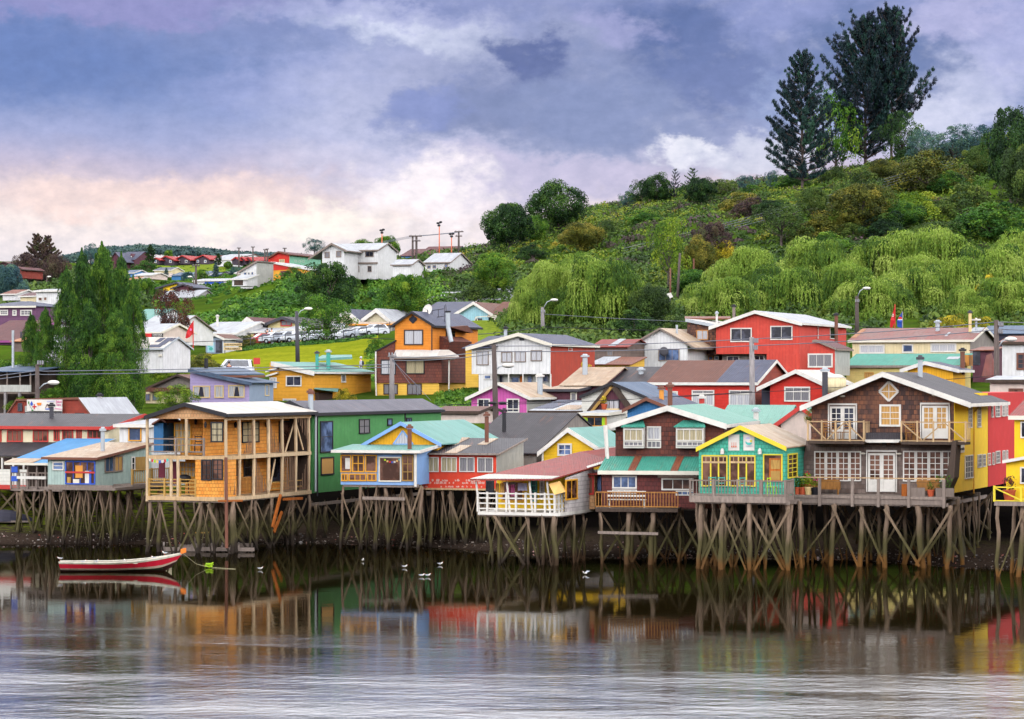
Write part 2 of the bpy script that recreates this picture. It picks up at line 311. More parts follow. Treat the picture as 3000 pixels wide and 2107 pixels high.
R_('r_brown', (128, 78, 60), (112, 66, 52), .25); R_('r_maroon', (118, 60, 60), (96, 48, 50), .3); R_('r_blue', (84, 160, 214), (70, 142, 200), .2); R_('r_zincblue', (104, 124, 150), (84, 102, 130), .3); R_('r_zinc', (214, 216, 220), (180, 180, 186), .3); R_('r_orange', (206, 140, 90), (180, 116, 74), .3); R_('r_scarlet', (196, 62, 60), (176, 52, 52), .2)

def woodmat(name, c, tide=False, k=.75):
    gg, b = new_mat(name); geo = gg.n('ShaderNodeNewGeometry').outputs['Position']; x, y, z = gg.sep(geo)
    n1 = gg.noise(gg.comb(gg.m('MULTIPLY', x, 6.0), gg.m('MULTIPLY', y, 6.0), gg.m('MULTIPLY', z, 1.2)), 1.5, 5, .65)
    base = lin(c, k); cc = gg.mix(gg.rng(n1, .35, .7), base, tuple(q * .5 for q in base[:3]) + (1,))
    oi = gg.n('ShaderNodeObjectInfo').outputs['Random']
    cc = gg.mix(gg.m('MULTIPLY', oi, .75), cc, tuple(q * .55 for q in base[:3]) + (1,))
    if tide:
        zz = gg.m('ADD', z, gg.m('MULTIPLY', gg.m('SUBTRACT', gg.noise(geo, .5, 4, .6), .5), 1.6))
        gm = gg.rng(zz, 1.1, 2.4, .85, 0.0, True); cc = gg.mix(gm, cc, gg.mix(n1, lin((92, 92, 36), .7), lin((58, 50, 34), .65)))
        cc = gg.mix(gg.rng(zz, .25, .75, 1.0, 0.0, True), cc, gg.mix(gg.rng(x, 0.0, 14.0), lin((54, 44, 36), .7), lin((112, 76, 34), .8)))
    gg.put(b.inputs['Base Color'], cc); b.inputs['Roughness'].default_value = .8; b.inputs['Specular IOR Level'].default_value = .2
    bp = gg.n('ShaderNodeBump'); bp.inputs['Strength'].default_value = .5; bp.inputs['Distance'].default_value = .03; gg.put(bp.inputs['Height'], n1); gg.put(b.inputs['Normal'], bp.outputs[0])
woodmat('pile', (150, 126, 106), True, .8); woodmat('brace', (154, 130, 106), True, .8); woodmat('greywood', (170, 152, 140)); woodmat('palewood', (222, 186, 140), k=.85); woodmat('railwood', (190, 132, 70)); woodmat('orangewood', (214, 120, 50)); woodmat('stick', (172, 138, 112)); woodmat('darkwood', (92, 76, 66)); woodmat('yellowwood', (214, 168, 92)); woodmat('polewood', (112, 98, 92)); woodmat('oldpole', (166, 158, 156))
woodmat('pale_post', (228, 198, 158), k=.9)
# ---------------------------------------------------------------- terrain
_Ysh = ([-1500, 0, 470, 900, 1150, 1400, 1600, 2000, 2500, 2830, 3000, 4500], [160, 157, 157, 158, 157, 151.5, 148, 146, 144, 138, 137, 132])
def P_(Y, *cp): return (Y, [c for c, p in cp], [zat(p, Y) for c, p in cp])
_rows = [
 P_(235, (0, 1190), (500, 1185), (620, 1170), (1100, 1165), (1400, 1150), (3000, 1150)),
 P_(262, (0, 1160), (500, 1135), (600, 1095), (1050, 1095), (1200, 1110), (1500, 1085), (3000, 1075)),
 P_(272, (0, 1150), (500, 1130), (600, 1082), (1050, 1085), (1200, 1085), (1500, 1060), (3000, 1060)),
 P_(320, (0, 1080), (400, 1062), (600, 1046), (640, 1038), (800, 1018), (1000, 1004), (1090, 990), (1250, 958), (1400, 946), (1500, 945), (1700, 950), (2000, 930), (3000, 925)),
 P_(332, (0, 1070), (400, 1052), (600, 1036), (800, 1010), (1000, 998), (1090, 984), (1250, 952), (1400, 942), (1700, 940), (2000, 915), (3000, 905)),
 P_(370, (0, 1010), (400, 1000), (640, 1000), (1000, 990), (1150, 970), (1300, 945), (1500, 935), (1700, 910), (2000, 880), (2500, 860), (3000, 850)),
 P_(392, (0, 960), (300, 965), (400, 962), (550, 955), (640, 950), (900, 945), (1100, 935), (1300, 890), (1500, 870), (1700, 860), (2000, 800), (2500, 770), (3000, 750)),
 P_(440, (0, 905), (300, 890), (450, 897), (550, 894), (640, 886), (700, 858), (750, 844), (850, 824), (900, 817), (1000, 819), (1150, 820), (1300, 805), (1420, 790), (1500, 770), (1700, 760), (2000, 700), (2300, 660), (2600, 620), (3000, 600)),
 P_(500, (0, 870), (300, 850), (450, 868), (640, 850), (750, 826), (900, 802), (1150, 800), (1300, 775), (1420, 752), (1500, 717), (1600, 682), (1700, 662), (1830, 645), (2000, 612), (2200, 592), (2400, 560), (2600, 530), (2800, 480), (3000, 450)),
 P_(560, (0, 850), (300, 825), (450, 842), (640, 834), (750, 812), (900, 785), (1150, 775), (1300, 750), (1430, 730), (1500, 690), (1600, 657), (1700, 627), (1830, 602), (1900, 582), (2000, 557), (2200, 540), (2400, 520), (2600, 480), (2800, 430), (3000, 400), (3600, 340)),
 P_(700, (0, 820), (300, 800), (450, 822), (640, 802), (760, 785), (900, 768), (1100, 766), (1300, 752), (1430, 752), (1600, 730), (2000, 650), (2400, 620), (3000, 500)),
 P_(850, (0, 800), (300, 785), (420, 800), (640, 797), (760, 778), (900, 768), (1100, 768), (1400, 760), (2000, 700), (3000, 600)),
 P_(900, (0, 790), (280, 772), (410, 770), (640, 773), (760, 772), (900, 765), (1100, 768), (1400, 765), (2000, 720), (3000, 640)),
 P_(1500, (0, 785), (900, 785), (1400, 790), (3000, 760)),
 P_(3000, (0, 772), (200, 760), (320, 735), (450, 730), (600, 740), (700, 751), (850, 758), (1000, 768), (1500, 790), (3000, 790)),
 P_(9000, (0, 1100), (3000, 1100))]
def gz(x, Y):
    x = np.atleast_1d(np.asarray(x, float)); Y = np.atleast_1d(np.asarray(Y, float)); c = CX + x * F / np.maximum(Y, 1)
    ys = np.interp(c, *_Ysh)
    ry = [ys * 0 - 4000, ys - 40, ys, ys + 6, ys + 15, ys * 0 + 182, ys * 0 + 190, ys * 0 + 203]; rz = [-3, -2.6, 0, .5, 1.2, 3.0, 5.4, 6.4]
    ry = ry + [ys * 0 + r[0] for r in _rows]; rz = [ys * 0 + z for z in rz] + [np.interp(c, r[1], r[2]) for r in _rows]
    out = np.where(Y <= ry[0], rz[0], rz[-1])
    for i in range(len(ry) - 1):
        m = (Y > ry[i]) & (Y <= ry[i + 1]); t = (Y - ry[i]) / (ry[i + 1] - ry[i])
        out = np.where(m, rz[i] * (1 - t) + rz[i + 1] * t, out)
    bump = (np.sin(x * .21 + 1.3 * np.sin(Y * .05)) * np.sin(Y * .13 + x * .04)) * .25 + np.sin(x * .9 + Y * .5) * np.sin(Y * .83 - x * .31) * .07
    out = out + bump * np.clip((Y - 235) / 150, 0, 4) * .5 + np.where((Y > ys) & (Y < 182), bump * .35, 0)
    return out
def g1(x, Y): return float(gz(x, Y)[0])
def grid(name, cs, Ys, lift, mat, kind='structure', label=None):
    C, YY = np.meshgrid(cs, Ys); XX = (C - CX) * YY / F; ZZ = gz(XX.ravel(), YY.ravel()).reshape(XX.shape) + lift
    v = np.stack([XX, YY, ZZ], -1).reshape(-1, 3); nc, nr = len(cs), len(Ys)
    i = (np.arange(nr - 1)[:, None] * nc + np.arange(nc - 1)[None]).ravel(); f = np.stack([i, i + 1, i + nc + 1, i + nc], 1)
    me = np_mesh(name, v, f); me.materials.append(MAT[mat]); me.polygons.foreach_set('use_smooth', [True] * len(f))
    o = bpy.data.objects.new(name, me); S.collection.objects.link(o); o['kind'] = kind
    if label: o['label'] = label
    return o
def np_mesh(name, v, f, tint=None):
    me = bpy.data.meshes.new(name); k = f.shape[1]
    me.vertices.add(len(v)); me.vertices.foreach_set('co', v.astype(np.float32).ravel())
    me.loops.add(f.size); me.loops.foreach_set('vertex_index', f.astype(np.int32).ravel())
    me.polygons.add(len(f)); me.polygons.foreach_set('loop_start', (np.arange(len(f)) * k).astype(np.int32)); me.polygons.foreach_set('loop_total', np.full(len(f), k, np.int32))
    if tint is not None:
        a = me.attributes.new('tint', 'FLOAT', 'FACE'); a.data.foreach_set('value', tint.astype(np.float32))
    me.update(calc_edges=True); return me

def groundmat(name, grass):
    gg, b = new_mat(name); p = gg.n('ShaderNodeNewGeometry').outputs['Position']; x, y, z = gg.sep(p)
    n1 = gg.noise(p, .12, 5, .6); n2 = gg.noise(p, 1.6, 5, .7); n3 = gg.noise(p, 7.0, 3, .6)
    if grass == 'lawn':
        cc = gg.mix(gg.rng(n1, .35, .65), lin((176, 178, 44), .58), lin((146, 160, 36), .52)); cc = gg.mix(gg.rng(n2, .42, .7, 0.0, .7, True), cc, lin((112, 128, 30), .5)); cc = gg.mix(gg.rng(n3, .5, .8, 0.0, .4), cc, lin((190, 186, 90), .55))
    elif grass == 'meadow':
        cc = gg.mix(gg.rng(n2, .35, .65), lin((156, 172, 60), .6), lin((112, 134, 54), .55))
    elif grass == 'mud':
        cc = gg.mix(gg.rng(n3, .35, .65), lin((92, 76, 66), .55), lin((60, 50, 44), .5)); cc = gg.mix(gg.rng(n3, .62, .72, 0.0, .55), cc, lin((150, 136, 120), .6))
        alg = gg.m('MULTIPLY', gg.rng(n2, .42, .62, 0.0, 1.0, True), gg.rng(z, .35, .8)); alg = gg.m('MULTIPLY', alg, gg.rng(x, -14.0, -22.0, .12, 1.0)); cc = gg.mix(gg.m('MULTIPLY', alg, .8), cc, lin((140, 160, 20), .6))
        cc = gg.mix(gg.rng(z, .0, .2, .5, 0.0), cc, lin((40, 34, 30), .5)); cc = gg.mix(gg.m('MULTIPLY', gg.rng(z, .5, .95, 0.0, .95), gg.rng(x, -25.0, -17.0, .1, 1.0)), cc, lin((16, 14, 16), .4))  # near-black mix on the upper mud paints in the shade beneath the houses
    else:
        cc = gg.mix(gg.rng(n1, .35, .65), lin((96, 128, 36), .55), lin((70, 96, 36), .5)); cc = gg.mix(gg.rng(n2, .5, .75, 0.0, .7), cc, lin((120, 104, 60), .5))
        cc = gg.mix(gg.rng(z, 2.5, 5.5, 1.0, 0.0), cc, lin((16, 14, 16), .4))  # low ground blended to near-black, painting the shade behind the piles
    gg.put(b.inputs['Base Color'], cc); b.inputs['Roughness'].default_value = .9 if grass != 'mud' else .6
    b.inputs['Specular IOR Level'].default_value = 0; b.inputs['IOR'].default_value = 1.0
    bp = gg.n('ShaderNodeBump'); bp.inputs['Strength'].default_value = .8; bp.inputs['Distance'].default_value = .12; gg.put(bp.inputs['Height'], gg.m('ADD', n2, gg.m('MULTIPLY', n3, .4))); gg.put(b.inputs['Normal'], bp.outputs[0])
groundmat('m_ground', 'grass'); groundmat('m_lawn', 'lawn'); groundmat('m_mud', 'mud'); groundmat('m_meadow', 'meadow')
Yg = np.concatenate([np.array([-3000., -500, 60]), np.arange(90, 204, 2.5), np.arange(204, 600, 4), np.arange(604, 960, 12), np.array([1000., 1200, 1500, 1800, 2200, 2600, 3000, 3500, 5000, 9000, 16000])])
_c = np.concatenate([np.arange(-1500, -100, 100), np.arange(-100, 3100, 20), np.arange(3100, 4600, 100)]).astype(float)
# the sheet is fanned outward with distance; in front of Y=60 it is a plain rectangle
C_, Y2 = np.meshgrid(_c, Yg); X2 = (C_ - CX) * np.maximum(Y2, 60) / F; X2 = np.where(Y2 < 60, (C_ - CX) * .2, X2)
_ends = np.where(Y2 > 1000, 1 + (Y2 - 1000) / 3000 * 3, 1); X2e = X2 * _ends
Z2 = gz(X2.ravel(), Y2.ravel()).reshape(X2.shape) - .03
v = np.stack([X2e, Y2, Z2], -1).reshape(-1, 3); nc, nr = len(_c), len(Yg)
i = (np.arange(nr - 1)[:, None] * nc + np.arange(nc - 1)[None]).ravel()
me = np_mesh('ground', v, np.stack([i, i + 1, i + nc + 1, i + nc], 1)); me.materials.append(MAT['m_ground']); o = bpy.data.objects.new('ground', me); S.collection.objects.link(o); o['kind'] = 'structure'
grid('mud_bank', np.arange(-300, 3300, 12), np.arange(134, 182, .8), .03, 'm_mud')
grid('lawn', np.arange(596, 1110, 8), np.arange(258, 331, 2), .08, 'm_lawn')
grid('hill_lawn', np.arange(1200, 1560, 10), np.arange(290, 350, 3), .08, 'm_meadow')
grid('hillside_meadow', np.arange(405, 665, 8), np.arange(700, 896, 6), .3, 'm_meadow')

gg, b = new_mat('m_water'); p = gg.n('ShaderNodeNewGeometry').outputs['Position']; x, y, z = gg.sep(p)
b.inputs['Base Color'].default_value = (.115, .084, .028, 1); b.inputs['Roughness'].default_value = .012; b.inputs['IOR'].default_value = 1.4; b.inputs['Specular IOR Level'].default_value = .5
yr = gg.m('ADD', y, gg.m('MULTIPLY', x, .12)); yq = gg.m('SUBTRACT', y, gg.m('MULTIPLY', x, .2)); a1 = gg.noise(gg.comb(gg.m('MULTIPLY', x, .42), yr, 0), .5, 4, .6, dist=.6); a2 = gg.noise(gg.comb(gg.m('MULTIPLY', x, .75), yq, 0), 2.0, 5, .65, dist=.4); a3 = gg.noise(gg.comb(gg.m('MULTIPLY', x, .3), y, 0), .09, 3, .5)
patch = gg.noise(gg.comb(gg.m('ADD', gg.m('MULTIPLY', x, .5), gg.m('MULTIPLY', y, .3)), y, 0), .07, 3, .55)
sheet = gg.rng(gg.noise(gg.comb(gg.m('MULTIPLY', x, .25), yr, 0), .16, 3, .6), .44, .62, .45, 1.0, True)
wind = gg.m('ADD', .03, gg.m('MULTIPLY', gg.m('MULTIPLY', gg.rng(gg.m('ADD', y, gg.m('MULTIPLY', gg.m('SUBTRACT', patch, .5), 60.0)), 66.0, 114.0, .6, .0, True), sheet), 1.0))
gg.put(b.inputs['Roughness'], gg.m('ADD', .006, gg.m('MULTIPLY', wind, .26)))
hh = gg.m('ADD', gg.m('MULTIPLY', a1, .08), gg.m('ADD', gg.m('MULTIPLY', a2, .036), gg.m('MULTIPLY', a3, .12)))
bp = gg.n('ShaderNodeBump'); bp.inputs['Distance'].default_value = 1.0; gg.put(bp.inputs['Strength'], gg.m('MULTIPLY', wind, 1.0)); gg.put(bp.inputs['Height'], hh); gg.put(b.inputs['Normal'], bp.outputs[0])
me = bpy.data.meshes.new('water'); me.from_pydata([(-900, -900, 0), (900, -900, 0), (900, 186, 0), (-900, 186, 0)], [], [(0, 1, 2, 3)]); me.materials.append(MAT['m_water'])
o = bpy.data.objects.new('water', me); S.collection.objects.link(o); o['kind'] = 'structure'

# ---------------------------------------------------------------- foliage
def leafmat(name, cols, k=.9, trans=.35):
    gg, b = new_mat(name); t = gg.n('ShaderNodeAttribute', attribute_name='tint').outputs['Fac']; oi = gg.n('ShaderNodeObjectInfo').outputs['Random']
    t = gg.m('ADD', t, gg.m('MULTIPLY', gg.m('SUBTRACT', oi, .5), .32), clamp=True); n = len(cols)
    cc = gg.ramp(t, [(i / (n - 1), lin(c, k)) for i, c in enumerate(cols)])
    gg.put(b.inputs['Base Color'], cc); b.inputs['Roughness'].default_value = .65; b.inputs['Specular IOR Level'].default_value = .25
    tr = gg.n('ShaderNodeBsdfTranslucent'); gg.put(tr.inputs[0], cc); mx = gg.n('ShaderNodeMixShader'); mx.inputs[0].default_value = trans
    gg.put(mx.inputs[1], b.outputs[0]); gg.put(mx.inputs[2], tr.outputs[0]); gg.put(gg.nt.nodes['Material Output'].inputs[0], mx.outputs[0])
leafmat('l_poplar', [(36, 68, 26), (58, 100, 32), (84, 128, 36), (128, 162, 50)]); leafmat('l_dark', [(26, 50, 30), (40, 72, 34), (60, 96, 38), (90, 124, 44)]); leafmat('l_mid', [(44, 84, 26), (74, 120, 34), (104, 148, 40), (150, 172, 50)])
leafmat('l_lime', [(70, 106, 26), (104, 138, 32), (142, 166, 42), (176, 186, 58)]); leafmat('l_willow', [(58, 92, 32), (104, 140, 46), (144, 172, 62), (182, 200, 96)], trans=.45); leafmat('l_pine', [(8, 26, 38), (12, 38, 44), (20, 54, 48), (38, 78, 54)], trans=.05)
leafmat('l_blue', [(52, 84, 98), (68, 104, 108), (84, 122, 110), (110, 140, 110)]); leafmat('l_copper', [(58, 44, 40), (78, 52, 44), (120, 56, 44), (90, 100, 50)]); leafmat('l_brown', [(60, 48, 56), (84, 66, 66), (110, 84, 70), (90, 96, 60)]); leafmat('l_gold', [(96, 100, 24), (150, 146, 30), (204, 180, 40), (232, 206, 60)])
leafmat('l_olive', [(56, 66, 28), (88, 98, 36), (122, 124, 44), (166, 152, 60)]); leafmat('l_scrub', [(104, 80, 92), (84, 74, 62), (58, 78, 34), (66, 98, 34), (96, 126, 38), (126, 146, 44), (140, 144, 50), (172, 156, 56)], k=.95); leafmat('l_bank', [(38, 74, 32), (58, 104, 34), (84, 132, 40), (130, 166, 52)])
leafmat('l_forest_hazed', [(60, 86, 96), (72, 98, 100), (86, 112, 104), (100, 124, 106)]); leafmat('l_bankdark', [(50, 70, 38), (66, 92, 42), (92, 120, 48), (120, 136, 56)])  # ridge forest: blue of distant haze is mixed into the leaf colours

def nrm(a): return a / np.maximum(np.linalg.norm(a, axis=1, keepdims=True), 1e-9)
def leaves(C, Nn, size, tint, axis=None, asp=.7, rs=None):
    r = rs or RNG; n = len(C); size = np.broadcast_to(np.asarray(size, float), (n,))[:, None]
    Nn = nrm(Nn); ax = r.normal(size=(n, 3)) if axis is None else axis + r.normal(size=(n, 3)) * .25
    a = nrm(ax - Nn * (ax * Nn).sum(1, keepdims=True)); b = np.cross(Nn, a)
    a = a * size; b = b * size * asp
    v = np.stack([C - a, C + b * .9, C + a, C - b * .9], 1).reshape(-1, 3)
    return v, np.arange(4 * n).reshape(n, 4), tint
def sph(r, n):
    return nrm(r.normal(size=(n, 3)))
PROTO = {}
def finish(key, parts, trunk):
    v = np.concatenate([p[0] for p in parts]); n = 0; fs = []
    for p in parts: fs.append(p[1] + n); n += len(p[0])
    me = np_mesh('crown', v, np.concatenate(fs), np.concatenate([p[2] for p in parts])); me.materials.append(MAT['l_mid'])
    mb = trunk; ob = mb.build('trunk', 'polewood'); tm = ob.data
    org = ob.location.copy(); tm.transform(__import__('mathutils').Matrix.Translation(org)); bpy.data.objects.remove(ob)
    PROTO[key] = (me, tm)
def lobes(r, cen, rad, nl, size, tj=.16, outw=None, sc=(1, 1, 1), tints=None):
    parts = []
    for i, (c, q) in enumerate(zip(cen, rad)):
        d = sph(r, nl)
        if outw is not None:
            o_ = c - outw; o_ = o_ / (np.linalg.norm(o_) + 1e-6); d = nrm(d + o_ * .55 + np.array([0, 0, .25]))
        rr = q * (.62 + .42 * r.random((nl, 1)) ** .5)
        C = c + d * rr * np.array(sc); t0 = .45 + .28 * r.normal() if tints is None else tints[i]
        parts.append(leaves(C, d + r.normal(size=(nl, 3)) * .55, size * (.7 + .6 * r.random(nl)), np.clip(t0 + tj * r.normal(size=nl), 0, 1), rs=r))
    return parts
def proto_round(key, seed, nlobe=60, nl=230, flat=False, leaf=.015, loose=.10):
    r = np.random.default_rng(seed); z0, z1 = (.0, 1.0) if flat else (.16, 1.0); cz, rz = (z0 + z1) / 2, (z1 - z0) / 2
    d = sph(r, nlobe); 
    if flat: d[:, 2] = np.abs(d[:, 2]) * 1.5 - .4; d = nrm(d)
    q = .06 + .13 * r.random(nlobe) ** 1.4; k = (.5 + .42 * r.random(nlobe))[:, None] * (1 + loose * r.normal(size=(nlobe, 1)))
    shp = 1 - .35 * np.clip(d[:, 2:], 0, 1) ** 2
    cen = np.stack([d[:, 0] * (.5 - q * .6), d[:, 1] * (.5 - q * .6), d[:, 2] * (rz - q * .6)], 1) * k / .8 * np.concatenate([shp, shp, shp * 0 + 1], 1)
    cen[:, 2] += cz if not flat else .12; 
    if flat: cen[:, 2] = np.clip(cen[:, 2], .05, .9)
    parts = lobes(r, cen, q * (1.15 if not flat else 1.2), nl, leaf, outw=np.array([0, 0, cz if not flat else .1]))
    mb = MB(); hh = .62 if not flat else .4
    mb.tube([(0, 0, -.1), (.01, 0, .1), (-.01, .01, .3), (0, 0, hh)], [.028, .024, .018, .006], 7)
    for c in cen[:14]:
        s = Vector((0, 0, max(.06, c[2] * .45))); mb.tube([s, s.lerp(Vector(c), .5) + Vector((0, 0, -.02)), Vector(c)], [.012, .008, .003], 5)
    finish(key, parts, mb)
def proto_poplar(key, seed):
    r = np.random.default_rng(seed); n = 170; z = .04 + .94 * r.random(n) ** .9; prof = .5 * np.clip(np.minimum((z + .14) / .24, 1) * (1 - np.clip((z - .5) / .53, 0, 1) ** 1.9), .06, 1)
    a = r.random(n) * 6.283; k = .25 + .72 * r.random(n); q = .06 + .06 * r.random(n) * (1.1 - z)
    cen = np.stack([np.cos(a) * (prof - q * .5) * k, np.sin(a) * (prof - q * .5) * k, z], 1)
    tips = 20; ta = r.random(tips) * 6.283; tr_ = .40 * r.random(tips) ** .7; tz = 1.0 - tr_ ** 1.2 * .95 + .03 * r.normal(size=tips)
    for j in range(tips):
        for zz in (0, -.03, -.06, -.10, -.14): cen = np.vstack([cen, [math.cos(ta[j]) * tr_[j] - .04 * (1 + zz * 6), math.sin(ta[j]) * tr_[j], tz[j] + zz]]); q = np.append(q, .013 - zz * .22)
    parts = lobes(r, cen, q, 190, .011, outw=np.array([0, 0, .2]), sc=(2.2, 2.2, 1.1)); mb = MB()
    mb.tube([(0, 0, -.06), (0, 0, .4), (0, 0, .9)], [.035, .025, .006], 7)
    for c in cen[:16]:
        s = Vector((0, 0, max(.03, c[2] * .4))); mb.tube([s, Vector((c[0], c[1], c[2]))], [.012, .004], 5)
    finish(key, parts, mb)
def proto_willow(key, seed, nd=20):
    r = np.random.default_rng(seed); parts = []; mb = MB(); mb.tube([(0, 0, -.1), (.02, 0, .2), (0, .02, .5)], [.04, .03, .02], 7)
    for i in range(nd):
        a = r.random() * 6.283; zz = .42 + .50 * (i / nd); rr = (.40 * math.sqrt(max(.05, 1 - ((zz - .35) / .68) ** 2))) * (.55 + .5 * r.random()); q = .07 + .14 * r.random()
        c = np.array([math.cos(a) * rr, math.sin(a) * rr, zz - q * .5]); t0 = .5 + .25 * r.normal()
        mb.tube([(0, .01, .3), tuple(np.array([0, .01, .35]) * .5 + c * .5 + np.array([0, 0, .05])), tuple(c)], [.02, .012, .004], 5)
        nc = 260; d = sph(r, nc); d[:, 2] = np.abs(d[:, 2]); C = c + d * q * np.array([1, 1, .8]) * (.85 + .2 * r.random((nc, 1)))
        parts.append(leaves(C, d + r.normal(size=(nc, 3)) * .4, .011 + .006 * r.random(nc), np.clip(t0 + .12 + .14 * r.normal(size=nc), 0, 1), axis=np.tile([0, 0, -1.], (nc, 1)), asp=.45, rs=r))
        ns = 70; aa = r.random(ns) * 6.283; rad = q * (.55 + .5 * r.random(ns) ** .5); L = (.10 + .40 * r.random(ns) ** 1.3) * (1 if zz > .5 else .9); st = c + np.stack([np.cos(aa) * rad, np.sin(aa) * rad, q * .7 * np.sqrt(np.clip(1 - (rad / q / 1.06) ** 2, 0, 1))], 1)
        m = 13; k = (np.arange(m) + .5) / m
        C = st[:, None, :] + np.stack([np.cos(aa)[:, None] * k * .035 + 0 * L[:, None], np.sin(aa)[:, None] * k * .035, -L[:, None] * k], -1) + r.normal(size=(ns, m, 3)) * .0045
        C = C.reshape(-1, 3); C = C[C[:, 2] > .01]; nn = len(C); out = np.stack([C[:, 0] - c[0], C[:, 1] - c[1], np.full(nn, .06)], 1)
        parts.append(leaves(C, nrm(out) + r.normal(size=(nn, 3)) * .35, .013 + .008 * r.random(nn), np.clip(t0 + .13 * r.normal(size=nn), 0, 1), axis=np.tile([0, 0, -1.], (nn, 1)), asp=.32, rs=r))
    finish(key, parts, mb)
def proto_pine(key, seed, nb=80, z0=.16, up=.35, full=1.0, leaf=.012, sparse=False, top=.05):
    r = np.random.default_rng(seed); parts = []; mb = MB(); tr = [(0, 0, -.08), (.012, .0, .2), (-.008, .01, .5), (0.0, 0, .8), (.0, 0, .98)]; mb.tube(tr, [.022, .019, .014, .007, .002], 7)
    nt = max(9, nb // 7); side = r.uniform(.55, 1.15, (nt, 8))
    for ti in range(nt):
        z_ = z0 + (1 - z0) * (ti / nt) ** .92; k_ = int(r.integers(5, 8))
        for bi in range(k_):
            z = z_ + r.normal() * .006; prof = .5 * min(1, (z - z0 + .12) / .22) * (1 - max(0, (z - .32) / .70) ** 1.15) + top; a = bi * 6.283 / k_ + ti * 1.1 + r.normal() * .2; L = prof * side[ti, int((a % 6.283) / 6.284 * 8)] * r.uniform(.7, 1.05) * full
            u = up * (.5 + .9 * z); p0 = Vector((0, 0, z)); p2 = Vector((math.cos(a) * L, math.sin(a) * L, z + u * L * .8)); p1 = p0.lerp(p2, .6) + Vector((0, 0, -.05 * L)); mb.tube([p0, p1, p2], [.005 * (1.2 - z), .0035, .0012], 4, False)
            nc = max(4, int(L * 36)); t0 = .4 + .24 * r.normal()
            for k in np.linspace(.38, 1.0, nc) + r.normal(size=nc) * .03:
                q_ = p0.lerp(p1, k / .6) if k < .6 else p1.lerp(p2, (k - .6) / .4); sp = .05 * L * (1.2 - k) * 2
                c = np.array(q_) + np.array([r.normal() * sp, r.normal() * sp, .004]); q = (.020 + .014 * r.random()) * (1.15 - .4 * z); nl = 50 if not sparse else 12
                d = sph(r, nl); d[:, 2] = np.abs(d[:, 2]) * .9 - .1; parts.append(leaves(c + d * q * r.random((nl, 1)) ** .5 * np.array([1.25, 1.25, 1.3]), d + r.normal(size=(nl, 3)) * .8, leaf * (.7 + .6 * r.random(nl)), np.clip(t0 + .12 * r.normal(size=nl), 0, 1), axis=d + np.array([0, 0, .5]), asp=.3, rs=r))
    finish(key, parts, mb)
for k in range(4): proto_round(f'round{k}', 20 + k, nlobe=84 + 8 * k)
for k in range(3): proto_round(f'loose{k}', 40 + k, nlobe=62, nl=130, loose=.2)
for k in range(4): proto_round(f'bush{k}', 60 + k, nlobe=60, nl=170, flat=True, leaf=.017, loose=.15)
for k in range(2): proto_poplar(f'poplar{k}', 80 + k)
for k in range(3): proto_willow(f'willow{k}', 90 + k, 36)
proto_pine('pine0', 101, 150, .08, .45, 1.15); proto_pine('pine1', 112, 180, .06, .75, 1.15); proto_pine('pine2', 123, 170, .17, .7, 1.15)
proto_pine('spruce0', 131, 150, .03, .3, 1.05, leaf=.018); proto_pine('spruce1', 132, 60, .05, .5, .9, leaf=.018, sparse=True)
NT = [0]
def hitY(cx, py, y0=255.0):
    Yv = np.arange(y0, 600, 1.0); Xv = (cx - CX) * Yv / F; zr = H - (py - HY) * Yv / F; hit = np.where(gz(Xv, Yv) >= zr)[0]
    return float(Yv[hit[0]]) if len(hit) else 556.0
def tree(proto, mat, label, cx, yt, yb, hw, Y, name='tree', cat='tree', group=None, trunk='polewood', lean=0, rot=None, dep=1.0):
    NT[0] += 1
    if Y is None: Y = hitY(cx, yb)
    x = (cx - CX) * Y / F; zb = zat(yb, Y); zg = g1(x, Y); h = (yb - yt) * Y / F; w = 2 * hw * Y / F
    o = thing(name, label, cat, (x, Y, zb), group); o.scale = (w, w * dep, h); o.rotation_euler = (0, math.radians(lean), rot if rot is not None else NT[0] * 2.1)
    if lean: o.rotation_euler = (0, math.radians(lean), 0)
    cm, tm = PROTO[proto]
    for nm, md, mt in (('crown', cm, mat), ('trunk', tm, trunk)):
        c = bpy.data.objects.new(nm, md); S.collection.objects.link(c); c.parent = o
        c.material_slots[0].link = 'OBJECT'; c.material_slots[0].material = MAT[mt]
    return o
def scrub(name, label, n, regs, rad, nl, size, mat, seed, tintf=None, ok=None, squash=.7):
    r = np.random.default_rng(seed); cen = []
    while len(cen) < n:
        rg = regs[r.integers(len(regs))]; c = rg[0] + (rg[1] - rg[0]) * r.random(); Y = rg[2] + (rg[3] - rg[2]) * r.random()
        if ok and not ok(c, Y): continue
        cen.append((c, Y))
    cen = np.array(cen); Y = cen[:, 1]; X = (cen[:, 0] - CX) * Y / F; Z = gz(X, Y); q = rad[0] + (rad[1] - rad[0]) * r.random(n) ** 2
    t0 = (tintf(X, Y) if tintf else .5 + 0 * X) + .17 * r.normal(size=n)
    d = sph(r, n * nl).reshape(n, nl, 3); d[..., 2] = np.abs(d[..., 2]); rr = q[:, None, None] * (.75 + .3 * r.random((n, nl, 1)))
    C = np.stack([X, Y, Z - q * .15], 1)[:, None, :] + d * rr * np.array([1, 1, squash]); N_ = (d + r.normal(size=d.shape) * .5).reshape(-1, 3)
    t = np.clip(t0[:, None] + .06 * r.normal(size=(n, nl)), 0, 1).reshape(-1)
    v, f, t = leaves(C.reshape(-1, 3), N_, size * (.7 + .6 * r.random(n * nl)), t, rs=r)
    me = np_mesh(name, v, f, t); me.materials.append(MAT[mat]); o = bpy.data.objects.new(name, me); S.collection.objects.link(o); o['kind'] = 'stuff'; o['label'] = label
    return o
